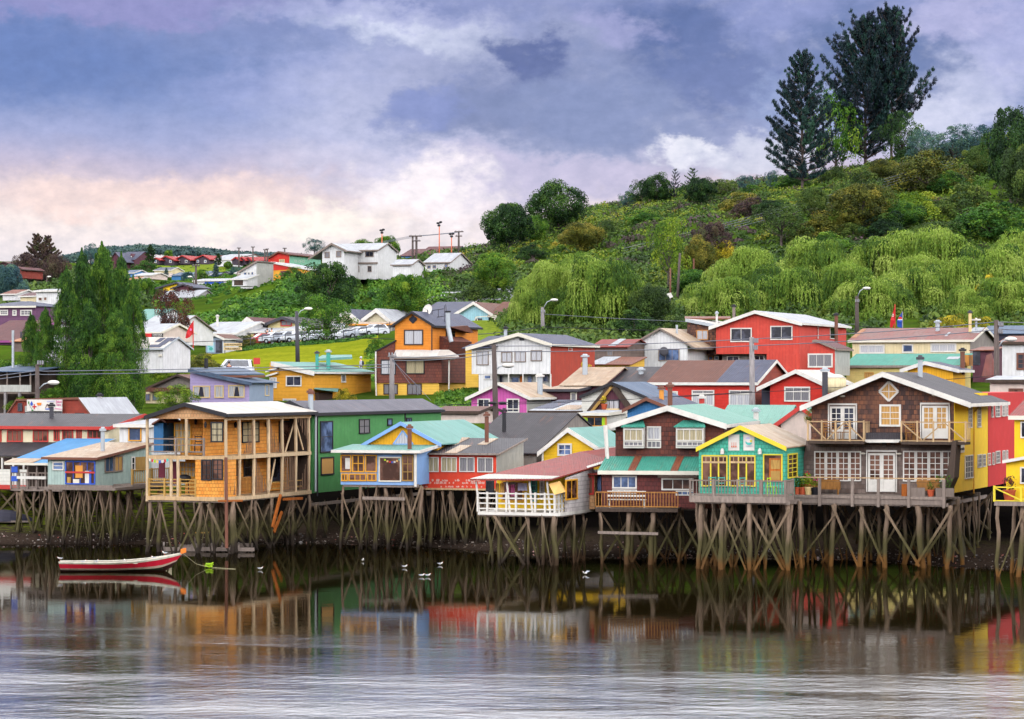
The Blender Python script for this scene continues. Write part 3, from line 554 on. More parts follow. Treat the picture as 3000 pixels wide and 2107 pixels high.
# ---------------------------------------------------------------- vegetation in the place
def lf(X, Y):
    return .43 + .20 * np.sin(X * .13 + 2 * np.sin(Y * .05)) * np.sin(Y * .09 + 1.2 * np.sin(X * .07)) + .15 * np.sin(X * .41 + Y * .23) * np.sin(Y * .37 - X * .11)
scrub('hillside_scrub', 'mixed green, olive and heather coloured scrub covering the hillside', 5600, [(1250, 3100, 385, 562), (1380, 3100, 470, 566), (1600, 3100, 480, 566)], (.8, 3.0), 85, .24, 'l_scrub', 1, lf,
      ok=lambda c, Y: not (c < 1480 and Y < 415))
scrub('bank_scrub', 'bright green bushes covering the steep bank above the school', 900, [(430, 1000, 384, 442), (600, 930, 384, 432), (960, 1300, 390, 440)], (1.0, 2.4), 85, .26, 'l_bank', 2, lambda X, Y: .5 + .25 * np.sin(X * .35 + Y * .11) * np.sin(Y * .21), squash=.8,
      ok=lambda c, Y: not (1040 < c < 1085 and 400 < Y < 440) and not (c < 668 and Y > 408) and not (c < 820 and Y > 424))
scrub('hill_shrubs', 'dark and mid green shrubs on the slope below the willows', 900, [(1250, 1560, 350, 430), (1840, 2080, 345, 440), (1500, 3100, 372, 430)], (1.0, 2.8), 70, .28, 'l_bankdark', 3, lf)
scrub('willow_undergrowth', 'dark green undergrowth at the foot of the willows', 620, [(1480, 1960, 285, 345), (1900, 3100, 285, 372)], (1.2, 2.8), 70, .28, 'l_bankdark', 8, lf)
scrub('far_bank_shrubs', 'dull green shrubs on the distant slope', 760, [(-60, 440, 395, 560), (-60, 420, 560, 880), (880, 1420, 450, 700)], (1.2, 3.2), 70, .38, 'l_bankdark', 4, lf)
scrub('slope_weeds', 'low weeds on the slope between the hill houses', 700, [(430, 820, 436, 900)], (.4, 1.1), 40, .25, 'l_bank', 9, lf)
scrub('low_plants', 'low grass and weeds between the street houses', 420, [(1290, 1400, 212, 236), (560, 700, 232, 262), (1080, 1130, 255, 300), (0, 200, 225, 300), (2000, 3000, 250, 300)], (.4, 1.0), 60, .13, 'l_bank', 5, lambda X, Y: .62 + 0 * X)
scrub('lawn_edge_grass', 'long grass along the upper edge of the lawn', 330, [(700, 1100, 318, 327)], (.4, .8), 60, .13, 'l_bank', 6, lambda X, Y: .4 + 0 * X)
scrub('distant_forest', 'dark wooded ridge on the far left horizon', 1500, [(180, 900, 2500, 3060)], (3.5, 7.5), 60, 1.6, 'l_forest_hazed', 7, lambda X, Y: .4 + 0 * X, squash=1.0)

G_ = 'trees and bushes on the hill'
T = tree
# poplars
PG = 'poplars by the white shed'
for k, (c, yt, yb, hw, Y, lb) in enumerate(((302, 738, 1192, 68, 214, 'tall poplar column, the highest of the clump left of the white shed'), (240, 762, 1192, 62, 212, 'poplar column left of the highest one, tip leaning left'), (192, 806, 1195, 52, 210, 'poplar column at the left flank of the big clump'), (356, 772, 1192, 58, 212, 'poplar column just right of the highest one'), (392, 830, 1195, 46, 209, 'poplar column at the right flank beside the white shed'),
    (262, 900, 1200, 66, 206, 'lower poplar at the front of the clump, left'), (340, 920, 1200, 66, 205, 'lower poplar at the front of the clump, right'))): T(f'poplar{k % 2}', 'l_poplar', lb, c, yt, yb, hw * .84, Y, 'poplar_tree', 'tree', PG, rot=k * 1.7)
T('poplar0', 'l_poplar', 'slim young poplar left of the big poplar clump', 132, 916, 1180, 34, 210, 'poplar_tree', 'tree', PG)
T('poplar1', 'l_poplar', 'smaller poplar at the far left with a ragged top', 92, 934, 1185, 36, 212, 'poplar_tree', 'tree', PG)
T('round1', 'l_mid', 'bright green tree behind the verandah house at the far left', 30, 1062, 1180, 75, 222)
T('bush1', 'l_lime', 'light green bush under the slim poplar', 60, 1150, 1200, 45, 206, 'bush', 'bush')
T('bush2', 'l_mid', 'dark green bush at the left edge beside the street pole', 150, 1110, 1200, 60, 207, 'bush', 'bush')
# left distance
T('spruce0', 'l_brown', 'dark purple brown conifer on the far left, left of the twin tips', 108, 686, 865, 48, 620, 'conifer', 'tree', dep=1)
T('spruce0', 'l_brown', 'dark purple brown conifer on the far left, right of the twin tips', 140, 692, 865, 44, 622, 'conifer', 'tree')
T('round2', 'l_brown', 'broad brown tree at the left foot of the twin tipped conifer', 80, 745, 860, 45, 610)
T('round0', 'l_brown', 'brown tree to the right of the twin tipped conifer', 165, 745, 850, 35, 605)
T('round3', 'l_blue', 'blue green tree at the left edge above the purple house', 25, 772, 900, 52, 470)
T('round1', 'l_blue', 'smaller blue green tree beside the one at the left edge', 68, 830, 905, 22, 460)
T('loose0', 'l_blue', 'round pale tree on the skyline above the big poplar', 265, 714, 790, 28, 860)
T('spruce0', 'l_dark', 'pointed dark conifer left of the dark cabins', 441, 718, 770, 17, 760, 'conifer', 'tree')
T('bush0', 'l_bank', 'rounded green bushes below the pointed conifer', 425, 752, 800, 42, 750, 'bush', 'bush')
T('round2', 'l_mid', 'small round tree on the skyline behind the first dark cabin', 493, 733, 765, 14, 930)
T('round0', 'l_mid', 'green tree beside the yellow house on the left slope', 428, 815, 905, 32, 480)
T('bush3', 'l_bank', 'green bush below the yellow house', 420, 870, 920, 50, 450, 'bush', 'bush')
for nm, c, yt, yb, hw in (('bluish tree in front of the grey roofed bungalow', 550, 796, 838, 18), ('small cypress right of the grey roofed bungalows', 632, 770, 815, 11), ('dull green tree by the small white cottage', 690, 782, 818, 16), ('bluish bush at the left of the grey bungalows', 487, 785, 815, 8)):
    T('round3' if hw > 12 else 'spruce0', 'l_blue', nm, c, yt, yb, hw, 640)
T('loose1', 'l_blue', 'blue conifer on the skyline left of the big white house', 921, 700, 745, 29, 620, 'conifer', 'tree')
T('round1', 'l_mid', 'low tree behind the roof of the big white house', 1065, 703, 760, 40, 520)
T('round3', 'l_mid', 'rounded tree behind the right gable of the big white house', 1133, 690, 770, 34, 520)
T('round0', 'l_dark', 'big dark green tree in front of the big white house', 960, 768, 935, 82, 402)
T('loose2', 'l_mid', 'leafy tree by the school fence with a forked dark trunk', 957, 866, 1016, 78, 326)
T('round2', 'l_mid', 'bright green round tree behind the orange gable', 1182, 806, 960, 68, 372)
T('bush2', 'l_mid', 'dense green bush at the end of the lawn', 1103, 972, 1045, 36, 292, 'bush', 'bush')
T('loose1', 'l_copper', 'dark reddish tree in front of the white workshops', 507, 846, 1012, 58, 296)
T('bush1', 'l_olive', 'yellow green shrub beside the white van', 595, 1018, 1085, 52, 252, 'bush', 'bush')
T('bush3', 'l_lime', 'light green shrub behind the lavender house', 500, 1040, 1110, 58, 246, 'bush', 'bush')
T('loose0', 'l_lime', 'thin pale shrub in front of the old grey house', 515, 1128, 1215, 62, 176, 'shrub', 'bush')
T('bush0', 'l_gold', 'yellow green shrub by the amber house', 1012, 1122, 1190, 34, 214, 'shrub', 'bush')
T('bush2', 'l_olive', 'rose bush beside the blue bus shelter', 715, 970, 1015, 45, 330, 'shrub', 'bush')
T('bush1', 'l_gold', 'yellow flowering shrub behind the white flue by the rust red wall', 1716, 1030, 1145, 28, 214, 'shrub', 'bush')
T('loose1', 'l_olive', 'pale weeds on the wall beside the dark hostel', 2378, 1195, 1250, 20, 150, 'shrub', 'bush')
# middle hill
T('round3', 'l_dark', 'round dark tree on the ridge above the flood light pole', 1492, 592, 745, 74, None)
T('round1', 'l_dark', 'taller dark tree on the ridge beside the round one', 1636, 533, 690, 84, None)
T('round0', 'l_mid', 'small tree between the two dark ridge trees', 1565, 630, 720, 35, None)
T('round2', 'l_mid', 'mid green tree on the slope left of the small willow', 1448, 742, 870, 60, None)
T('bush3', 'l_bankdark', 'bush at the foot of the tree left of the small willow', 1400, 800, 880, 60, None, 'bush', 'bush')
T('loose2', 'l_lime', 'light green tree on the slope above the white roof', 1958, 640, 850, 58, None, group=None)
T('round0', 'l_brown', 'dark brown tree on the slope behind the golden bush', 2085, 650, 780, 55, None)
T('round1', 'l_olive', 'olive tree left of the golden bush', 2050, 695, 830, 46, None)
T('bush0', 'l_gold', 'domed golden yellow bush above the large willows', 2128, 682, 780, 60, None, 'bush', 'bush')
T('round3', 'l_bankdark', 'dark shrubby tree in the gap between the willows', 1905, 830, 965, 60, None)
T('bush1', 'l_dark', 'dark bush in the gap between the willows, low', 1860, 880, 985, 70, None, 'bush', 'bush')
T('bush2', 'l_bankdark', 'green bush right of the gap between the willows', 1990, 900, 990, 60, None, 'bush', 'bush')
T('round2', 'l_bank', 'leafy green bush left of the red roof edging', 2030, 790, 880, 60, None, 'bush', 'bush')
sk = [(1838, 560, 612, 22, 'loose0', 'l_blue', 'pale shrub at the low end of the ridge trees'), (1880, 528, 600, 36, 'loose1', 'l_dark', 'first rounded tree on the ridge crest'), (1922, 510, 600, 38, 'round1', 'l_dark', 'second rounded tree on the ridge crest'),
      (1945, 534, 595, 16, 'spruce0', 'l_pine', 'narrow dark fir in the ridge crest group'), (1978, 492, 590, 22, 'spruce1', 'l_pine', 'tall thin fir on the ridge crest'), (2030, 490, 588, 34, 'spruce1', 'l_dark', 'broader fir on the ridge crest with a notched top'),
      (2065, 530, 585, 34, 'loose2', 'l_bankdark', 'light tree right of the ridge firs'), (2110, 525, 575, 42, 'loose0', 'l_bankdark', 'low spreading tree right of the ridge firs'), (2200, 528, 570, 36, 'bush1', 'l_bank', 'green bush left of the leaning pine'),
      (2190, 515, 560, 30, 'loose1', 'l_blue', 'thin grey shrub on the crest left of the pines'), (2262, 500, 560, 18, 'loose2', 'l_blue', 'bluish sapling under the leaning pine')]
for c, yt, yb, hw, pr, m_, lb in sk: T(pr, m_, lb, c, yt, yb + 6, hw * 1.15, None)
# pines
T('pine0', 'l_pine', 'dark pine on the hilltop, left of the pair, with a slanting pale trunk', 2350, 158, 560, 100, None, 'pine_tree', 'tree', 'tall pines on the hilltop', rot=.6)
T('pine1', 'l_pine', 'tall dark pine in the middle of the hilltop group, left of the tallest', 2536, 62, 490, 118, None, 'pine_tree', 'tree', 'tall pines on the hilltop', rot=2.0)
T('pine2', 'l_pine', 'tallest pine at the right of the hilltop group, bare lower trunk', 2612, 40, 470, 98, None, 'pine_tree', 'tree', 'tall pines on the hilltop', rot=4.1)
T('loose1', 'l_mid', 'bright green leafy tree between the dark pines', 2448, 280, 520, 78, None)
T('bush3', 'l_bank', 'light green bush under the leaning pine', 2318, 465, 560, 42, None, 'bush', 'bush')
T('loose0', 'l_dark', 'scrubby dark tree at the right foot of the tallest pine', 2640, 325, 480, 62, None)
hl = [(2715, 405, 560, 105, 'bush0', 'l_olive', 'large yellow green bush on the slope right of the pines', 500), (2530, 455, 600, 70, 'bush1', 'l_bankdark', 'mid green bush below the pines', 500), (2520, 540, 690, 80, 'round2', 'l_olive', 'dark olive tree in the middle of the right slope', 455),
      (2680, 530, 650, 72, 'bush2', 'l_lime', 'pale green bush on the mid slope', 460), (2400, 590, 700, 80, 'bush3', 'l_olive', 'olive bush below the leaning pine', 450), (2290, 600, 720, 70, 'loose2', 'l_bankdark', 'thin greyish bush on the slope left of the olive bush', 445),
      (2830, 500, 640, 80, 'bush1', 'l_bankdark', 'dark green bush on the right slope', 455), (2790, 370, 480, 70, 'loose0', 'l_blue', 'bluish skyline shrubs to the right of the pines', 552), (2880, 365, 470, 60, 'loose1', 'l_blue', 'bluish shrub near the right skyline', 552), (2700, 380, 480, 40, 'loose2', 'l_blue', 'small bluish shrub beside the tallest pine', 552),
      (2960, 312, 600, 62, 'round0', 'l_dark', 'tall dark tree at the right edge of the hill', 470), (3010, 420, 640, 60, 'round3', 'l_bankdark', 'tree at the right border in front of the tall dark one', 440), (2900, 560, 700, 120, 'bush0', 'l_bank', 'spreading fresh green bush low on the right slope', 420), (2740, 620, 720, 90, 'bush2', 'l_bankdark', 'dark bush just above the willows', 415),
      (2600, 600, 700, 60, 'bush3', 'l_dark', 'near black bush beneath the olive tree', 430), (2200, 560, 640, 60, 'bush0', 'l_brown', 'heather brown bush on the upper slope', 500), (2430, 660, 740, 70, 'bush1', 'l_bank', 'green bush above the right willows', 405)]
for c, yt, yb, hw, pr, m_, lb, Y in hl: T(pr, m_, lb, c, yt, yb, hw * 1.15, None, 'bush' if pr.startswith('bush') else 'tree', 'bush' if pr.startswith('bush') else 'tree')
# willows
WG = 'weeping willows behind the houses'
wl = [(1625, 770, 985, 92, 318, 0, 'weeping willow at the left of the small pair, wide trailing skirt'), (1760, 758, 995, 108, 312, 1, 'weeping willow at the right of the small pair with a rounded top'), (1690, 745, 950, 70, 330, 2, 'weeping willow rising behind the small pair'),
      (2080, 835, 985, 92, 330, 1, 'low weeping willow at the left end of the long willow row'), (2185, 730, 950, 105, 350, 0, 'weeping willow with a pale domed crown, second in the long row'), (2300, 790, 1000, 105, 332, 2, 'weeping willow in the front of the row above the red gable'),
      (2400, 700, 930, 110, 360, 1, 'weeping willow at the back of the row, upper middle'), (2490, 770, 1000, 105, 335, 0, 'weeping willow behind the bent street lamp'), (2590, 680, 920, 115, 365, 2, 'weeping willow at the back of the row, tallest of the middle'),
      (2660, 790, 1000, 100, 332, 1, 'weeping willow behind the two flags'), (2760, 672, 930, 120, 362, 0, 'weeping willow at the back right of the row'), (2790, 760, 995, 95, 338, 2, 'weeping willow with dark hollows right of the flags'),
      (2900, 720, 990, 110, 345, 1, 'weeping willow near the right edge'), (2990, 680, 970, 100, 356, 0, 'weeping willow cut by the right edge of the view'), (2850, 840, 1010, 75, 316, 2, 'small weeping willow in front beside the yellow shrub')]
for c, yt, yb, hw, Y, k, lb in wl: T(f'willow{k}', 'l_willow', lb, c, yt - .10 * (yb - yt), yb + 8, hw * 1.25, Y, 'willow_tree', 'tree', WG, rot=k * 1.3 + c)
T('bush3', 'l_gold', 'yellow flowering shrub under the right hand willows', 2790, 905, 985, 65, 300, 'shrub', 'bush')
T('bush2', 'l_gold', 'yellow shrub at the foot of the small front willow', 2868, 905, 990, 45, 306, 'shrub', 'bush')
T('bush1', 'l_gold', 'yellow blossom bush high among the willows at the right', 2900, 780, 880, 40, 325, 'shrub', 'bush')

for i, (c, yt, yb, hw, pr, m_, Y, lb) in enumerate(((330, 790, 830, 26, 'round1', 'l_dark', 700, 'dark tree below the dark red chalet'), (402, 788, 812, 16, 'round2', 'l_bankdark', 720, 'small tree right of the dark red chalet'), (468, 780, 800, 10, 'round0', 'l_mid', 780, 'little round tree on the cabin slope'), (640, 742, 778, 12, 'spruce0', 'l_dark', 845, 'dark fir beside the cabins'), (668, 765, 790, 12, 'round3', 'l_mid', 740, 'tree in front of the white house between the cabins'),
    (742, 770, 800, 20, 'round1', 'l_bankdark', 640, 'tree below the red gabled cabins'), (590, 790, 830, 20, 'round2', 'l_mid', 600, 'tree between the bungalows and the blue bungalow'), (440, 830, 880, 26, 'round3', 'l_mid', 490, 'tree left of the yellow house'), (30, 880, 930, 30, 'bush0', 'l_bank', 400, 'bush above the purple house'), (200, 830, 900, 40, 'round1', 'l_bankdark', 450, 'tree left of the big poplar top'), (860, 770, 815, 30, 'bush2', 'l_bank', 448, 'bush in front of the orange hill house'), (1230, 760, 812, 22, 'bush1', 'l_bank', 430, 'bush between the shed and the long white hill house'), (1390, 735, 790, 30, 'bush3', 'l_bankdark', 520, 'bush right of the long white hill house'))):
    T(pr, m_, lb, c, yt, yb, hw, Y, 'bush' if pr.startswith('bush') else 'tree', 'bush' if pr.startswith('bush') else 'tree')
for c, yt, yb, hw, Y, k, lb in ((2120, 800, 1000, 100, 322, 2, 'weeping willow at the front behind the dark shingle house'), (2560, 800, 1000, 110, 322, 1, 'weeping willow at the front between the second lamp post and the flags'), (2710, 730, 960, 110, 350, 0, 'weeping willow in the middle layer right of the flags'), (2250, 760, 960, 100, 345, 1, 'weeping willow in the middle layer left of the second lamp post'), (2960, 800, 1010, 110, 320, 2, 'weeping willow at the front near the right edge'), (1560, 830, 1000, 70, 312, 1, 'low weeping willow at the left skirt of the small pair'), (1840, 800, 1000, 60, 314, 0, 'weeping willow at the right skirt of the small pair')):
    T(f'willow{k}', 'l_willow', lb, c, yt, yb, hw * 1.2, Y, 'willow_tree', 'tree', WG, rot=c)

_sp = [(2260, 640, 'above the left end of the willow row'), (2330, 560, 'just left of the leaning pine foot'), (2450, 545, 'at the foot of the bright green tree'), (2590, 560, 'below the tallest pine'), (2660, 480, 'on the crest right of the tallest pine'), (2780, 560, 'under the bluish skyline shrubs'), (2870, 520, 'left of the tall dark tree at the right edge'), (2900, 640, 'above the right willows'),
    (2820, 690, 'low on the right slope'), (2640, 680, 'in the middle above the willows'), (2500, 700, 'above the second willow lamp post'), (2170, 620, 'on the slope above the golden bush'), (2050, 610, 'on the upper slope left of the pines'), (1900, 660, 'on the middle slope'), (1780, 700, 'on the lower left slope'), (1700, 740, 'above the small pair of willows'), (1560, 760, 'left of the small pair of willows'), (2960, 700, 'at the right border above the willows'), (2380, 640, 'between the olive bush and the dark olive tree')]
_cl = [('dark green', 'l_dark'), ('olive', 'l_olive'), ('mid green', 'l_bankdark'), ('fresh green', 'l_bank')]
for i, (c, yb, wh) in enumerate(_sp): T(f'bush{(i * 3) % 4}' if i % 3 else f'round{i % 4}', _cl[(i * 7) % 4][1], f'{_cl[(i * 7) % 4][0]} bush {wh}', c, yb - 55 - (i * 13) % 40, yb, 48 + (i * 17) % 34, None, 'bush', 'bush', 'bushes among the scrub of the hill')
# ---------------------------------------------------------------- building helpers
WHITE = 'white'
class HS: pass
def win(h, pl, x0, y0, x1, y1, nx=2, ny=1, fm='white', gm='glass', fw=.07, name='window', off=0.0, panel=0.0, mw=.04, d=.06):
    """one window: frame with glazing bars (part) and its pane (sub-part)"""
    A = pl.hit(x0, y0, off); C = pl.hit(x1, y1, off); u0, u1 = pl.uc(A), pl.uc(C); z1, z0 = A.z, C.z
    if u1 < u0: u0, u1 = u1, u0
    d0 = -off; mb = MB(); fr = lambda a, b, c, e, t: mb.box(pl, a, b, c, e, d0 - .01, d0 + t)
    fr(u0, u1, z1 - fw, z1, d); fr(u0, u1, z0, z0 + fw, d + .02); fr(u0, u0 + fw, z0 + fw, z1 - fw, d); fr(u1 - fw, u1, z0 + fw, z1 - fw, d)
    a, b, c, e = u0 + fw, u1 - fw, z0 + fw, z1 - fw
    if panel: fr(a, b, c, c + (e - c) * panel, d * .6); c = c + (e - c) * panel
    W_, H_ = b - a, e - c
    for i in range(1, nx): mb.box(pl, a + W_ * i / nx - mw / 2, a + W_ * i / nx + mw / 2, c, e, d0 - .005, d0 + d * .7)
    for j in range(1, ny): mb.box(pl, a, b, c + H_ * j / ny - mw / 2, c + H_ * j / ny + mw / 2, d0 - .005, d0 + d * .62)
    o = mb.build(name, fm, h.root); m2 = MB(); m2.box(pl, a - .01, b + .01, c - .01, e + .01, d0 - .02, d0 + .018); m2.build('pane', gm, o)
    return o
def wins(h, pl, lst, **k):
    for t in lst:
        kk = dict(k); 
        if len(t) > 6 and isinstance(t[6], dict): kk.update(t[6])
        win(h, pl, *t[:4], nx=t[4] if len(t) > 4 else 2, ny=t[5] if len(t) > 5 else 1, **kk)
def root_at(name, label, cat, P, group=None): 
    h = HS(); h.root = thing(name, label, cat, P, group); return h
def house(name, label, Y, L, R, base, line, D, wall, roof, trim='white', oh=.35, yaw=YAW, cat='house', X0=None, fascia=.2, group=None, wall_side=None, t=.07, gut=True, floor=None, wallbase=None, inset=0.0):
    """body under a roof line given across its front; D metres deep"""
    pl = Pl(X0 if X0 is not None else R, Y, yaw); A, B = pl.hit(L, base), pl.hit(R, base); zb = floor if floor is not None else pl.hit(wallbase or (L + R) / 2, base).z; uL, uR = pl.uc(A), pl.uc(B)
    pts = [pl.hit(x, y, -oh) for x, y in line]; pu = [pl.uc(p) for p in pts]; pz = [p.z for p in pts]
    zf = lambda u: float(np.interp(u, pu, pz)) - .015
    mid = [(u, z) for u, z in zip(pu, pz) if uL + .02 < u < uR - .02]
    poly = [pl.P(uL, zb), pl.P(uR, zb), pl.P(uR, zf(uR))] + [pl.P(u, z - .015) for u, z in mid[::-1]] + [pl.P(uL, zf(uL))]
    h = root_at(name, label, cat, pl.P((uL + uR) / 2, zb, D / 2), group); h.pl, h.uL, h.uR, h.zb, h.D = pl, uL, uR, zb, D; h.sd = pl.side(uR); h.zf = zf
    if wall: mb = MB(); mb.prism([p + pl.n * inset for p in poly], pl.n * (D - inset)); h.wall = mb.build('wall', wall, h.root)
    if wall_side:
        mb = MB(); mb.box(h.sd, 0, D, zb, zf(uR) - .02, 0, .03); mb.build('side_wall', wall_side, h.root)
    dep = pl.n * (D + 2 * oh); mb = MB()
    for p, q in zip(pts[:-1], pts[1:]):
        mb.prism([p, q, q + Vector((0, 0, t)), p + Vector((0, 0, t))], dep)
    h.roof = mb.build('roof', roof, h.root)
    if trim:
        mb = MB()
        for p, q in zip(pts[:-1], pts[1:]):
            f = -pl.n * .035; dn = Vector((0, 0, -fascia + t)); up = Vector((0, 0, t + .02)); mb.prism([p + dn - Vector((0, 0, t)), q + dn - Vector((0, 0, t)), q + up, p + up], f)
        mb.build('fascia', trim, h.root)
        if gut:
            e = pts[-1]; mb = MB(); mb.prism([e + pl.u * .003 + Vector((0, 0, -.12)), e + pl.u * .09 + Vector((0, 0, -.12)), e + pl.u * .09 + Vector((0, 0, .05)), e + pl.u * .003 + Vector((0, 0, .05))], dep); mb.build('gutter', trim, h.root)
    return h
def longhouse(name, label, Y, L, R, base, e, ry, D, wall, roof, trim='white', oh=.3, ohs=.25, yaw=YAW, cat='house', mono=False, hip=None, X0=None, group=None, fascia=.16, floor=None, rx=None, inset=0.0, wall_side=None):
    """roof ridge parallel to the front: e = eave row in the picture at R, ry = ridge row"""
    pl = Pl(X0 if X0 is not None else R, Y, yaw); A, B = pl.hit(L, base), pl.hit(R, base); zb = floor if floor is not None else B.z; uL, uR = pl.uc(A), pl.uc(B)
    ze = pl.hit(R, e, -oh).z; off = D if mono else D / 2; zr = pl.hit(rx or R, ry, off).z
    h = root_at(name, label, cat, pl.P((uL + uR) / 2, zb, D / 2), group); h.pl, h.uL, h.uR, h.zb, h.D = pl, uL, uR, zb, D; h.sd = pl.side(uR)
    sl = (zr - ze) / (off + oh); zw = ze + sl * oh - .02
    if hip is None:
        sec = [(0, zb), (0, zw)] + ([(D, zr - .02)] if mono else [(D / 2, zr - .02), (D, zw)]) + [(D, zb)]
    else: sec = [(0, zb), (0, zw), (D, zw), (D, zb)]
    if inset: sec = [(max(o_, inset), z + (sl * inset if (o_ == 0 and z > zb) else 0)) for o_, z in sec]
    mb = MB(); mb.prism([pl.P(uL, z, o_) for o_, z in sec], pl.u * (uR - uL)); h.wall = mb.build('wall', wall, h.root)
    if wall_side:
        mb = MB(); mb.prism([pl.P(uR + .001, z - (.03 if z > zb else 0), o_) for o_, z in sec], pl.u * .03); mb.build('side_wall', wall_side, h.root)
    a, b = uL - ohs, uR + ohs; mb = MB(); T_ = .07
    if hip is None:
        mb.slab([pl.P(a, ze, -oh), pl.P(b, ze, -oh), pl.P(b, zr, off), pl.P(a, zr, off)], T_)
        if not mono: mb.slab([pl.P(a, zr, off + .002), pl.P(b, zr, off + .002), pl.P(b, ze, D + oh), pl.P(a, ze, D + oh)], T_)
    else:
        r0, r1 = uL + hip, uR - hip
        mb.slab([pl.P(a, ze, -oh), pl.P(b, ze, -oh), pl.P(r1, zr, off), pl.P(r0, zr, off)], T_); mb.slab([pl.P(r0, zr, off), pl.P(r1, zr, off), pl.P(b, ze, D + oh), pl.P(a, ze, D + oh)], T_)
        mb.slab([pl.P(b, ze, -oh), pl.P(b, ze, D + oh), pl.P(r1, zr, off)], T_); mb.slab([pl.P(a, ze, -oh), pl.P(r0, zr, off), pl.P(a, ze, D + oh)], T_)
    h.roof = mb.build('roof', roof, h.root); h.ze, h.zr, h.off, h.oh, h.ua, h.ub = ze, zr, off, oh, a, b
    if trim:
        mb = MB(); mb.box(pl, a, b, ze - fascia + .04, ze + T_ + .01, oh + .003, oh + .04)
        if hip is None:
            for uu in ((b + .003, b + .04),):
                q = [pl.P(uu[0], ze - fascia + .04, -oh), pl.P(uu[0], zr - fascia + .04, off), pl.P(uu[0], zr + T_ + .02, off), pl.P(uu[0], ze + T_ + .02, -oh)]; mb.prism(q, pl.u * .04)
                if not mono:
                    q = [pl.P(uu[0], zr - fascia + .04, off + .003), pl.P(uu[0], ze - fascia + .04, D + oh), pl.P(uu[0], ze + T_ + .02, D + oh), pl.P(uu[0], zr + T_ + .02, off + .003)]; mb.prism(q, pl.u * .04)
        mb.build('fascia', trim, h.root)
    return h
def poly_px(pl, pts): return [pl.hit(x, y, (t[0] if t else 0)) for x, y, *t in pts]
def pipe(h, pl, x, y0, y1, off, r=.09, mat='zinc', cap='darkgrey', name='chimney', under=None, capw=1.7):
    """stove pipe: y0 top, y1 foot rows, off metres behind the front"""
    p0, p1 = pl.hit(x, y1, off), pl.hit(x, y0, off); mb = MB(); top = Vector((p0.x, p0.y, p1.z)); mb.tube([p0 - Vector((0, 0, .3)), top], r, 8)
    o = mb.build(name, mat, h.root)
    if cap: m2 = MB(); m2.tube([top + Vector((0, 0, .02)), top + Vector((0, 0, .16))], [r * capw, r * capw], 8); m2.tube([top + Vector((0, 0, .165)), top + Vector((0, 0, .26))], [r * 1.0, r * .8], 8); m2.build('cap', cap, o)
    return o
def stilts(h, pl, x0, x1, ytop, n, rows=(0, 2.6, 5.2), r=.13, brace=.5, top=None, seed=1, name='stilt', mat='pile', us=None, braces=True, foot=None):
    rr = random.Random(seed); A = pl.hit(x0, ytop); B = pl.hit(x1, ytop); zt = top if top is not None else B.z; u0, u1 = pl.uc(A), pl.uc(B)
    heads = []
    for off in rows:
        cur = []
        for i in range(n):
            u = u0 + (u1 - u0) * (i + .5 * 0) / max(1, n - 1) + (rr.uniform(-.25, .25) if 0 < i < n - 1 else 0)
            if off > 0: u += rr.uniform(-.4, .4)
            o_ = off + rr.uniform(-.1, .3); P = pl.P(u, zt, o_); zg = max(g1(P.x, P.y), -1.2) - .3 if foot is None else foot
            q = r * .6 * rr.uniform(.65, 1.35) * (1 if off == rows[0] else .68); dx, dy = rr.uniform(-.3, .3), rr.uniform(-.12, .12); k = 6; pts = []; rad = []
            for j in range(k + 1):
                s = j / k; pts.append(Vector((P.x + dx * s + rr.uniform(-.06, .06), P.y + dy * s + rr.uniform(-.05, .05), zt + (zg - zt) * s))); rad.append(q * rr.uniform(.9, 1.1) * (1 + .12 * s))
            mb = MB(); mb.tube(pts, rad, 7); mb.build(name, mat, h.root, smooth=True); cur.append((P, pts, zg))
        heads.append(cur)
        if braces:
            for i in range(n - 1):
                if rr.random() < min(1, brace + .3):
                    a, b = cur[i], cur[i + 1]; f = rr.random() < .5; lo, hi = rr.uniform(.75, .95), rr.uniform(.02, .18)
                    pa = a[0].lerp(Vector((a[0].x, a[0].y, a[2])), hi if f else lo); pb = b[0].lerp(Vector((b[0].x, b[0].y, b[2])), lo if f else hi)
                    sh = -pl.n * (q + .06 + .05 * rr.random()); mb = MB(); ex = (pb - pa) * .06; mb.beam(pa - ex + sh, pb + ex + sh, .05, rr.uniform(.07, .14)); mb.build('brace', 'brace', h.root)
                    if rr.random() < .55:
                        pa2 = a[0].lerp(Vector((a[0].x, a[0].y, a[2])), lo if f else hi); pb2 = b[0].lerp(Vector((b[0].x, b[0].y, b[2])), hi if f else lo); sh2 = pl.n * (q + .08); mb = MB(); mb.beam(pa2 + sh2, pb2 + sh2, .06, .12); mb.build('brace', 'brace', h.root)
        if rows.index(off) == 0:
            mb = MB(); mb.beam(pl.P(u0 - .2, zt + .02, off + .05), pl.P(u1 + .2, zt + .02, off + .05), .14, .18); mb.build('beam', 'greywood', h.root)
    return heads
def deck(h, pl, x0, x1, y, d0, d1, t=.14, mat='greywood', name='deck', z=None):
    A, B = pl.hit(x0, y, -d1), pl.hit(x1, y, -d1); zt = z if z is not None else B.z; u0, u1 = pl.uc(A), pl.uc(B); mb = MB(); mb.box(pl, u0, u1, zt - t, zt, d0, d1); mb.build(name, mat, h.root); return u0, u1, zt
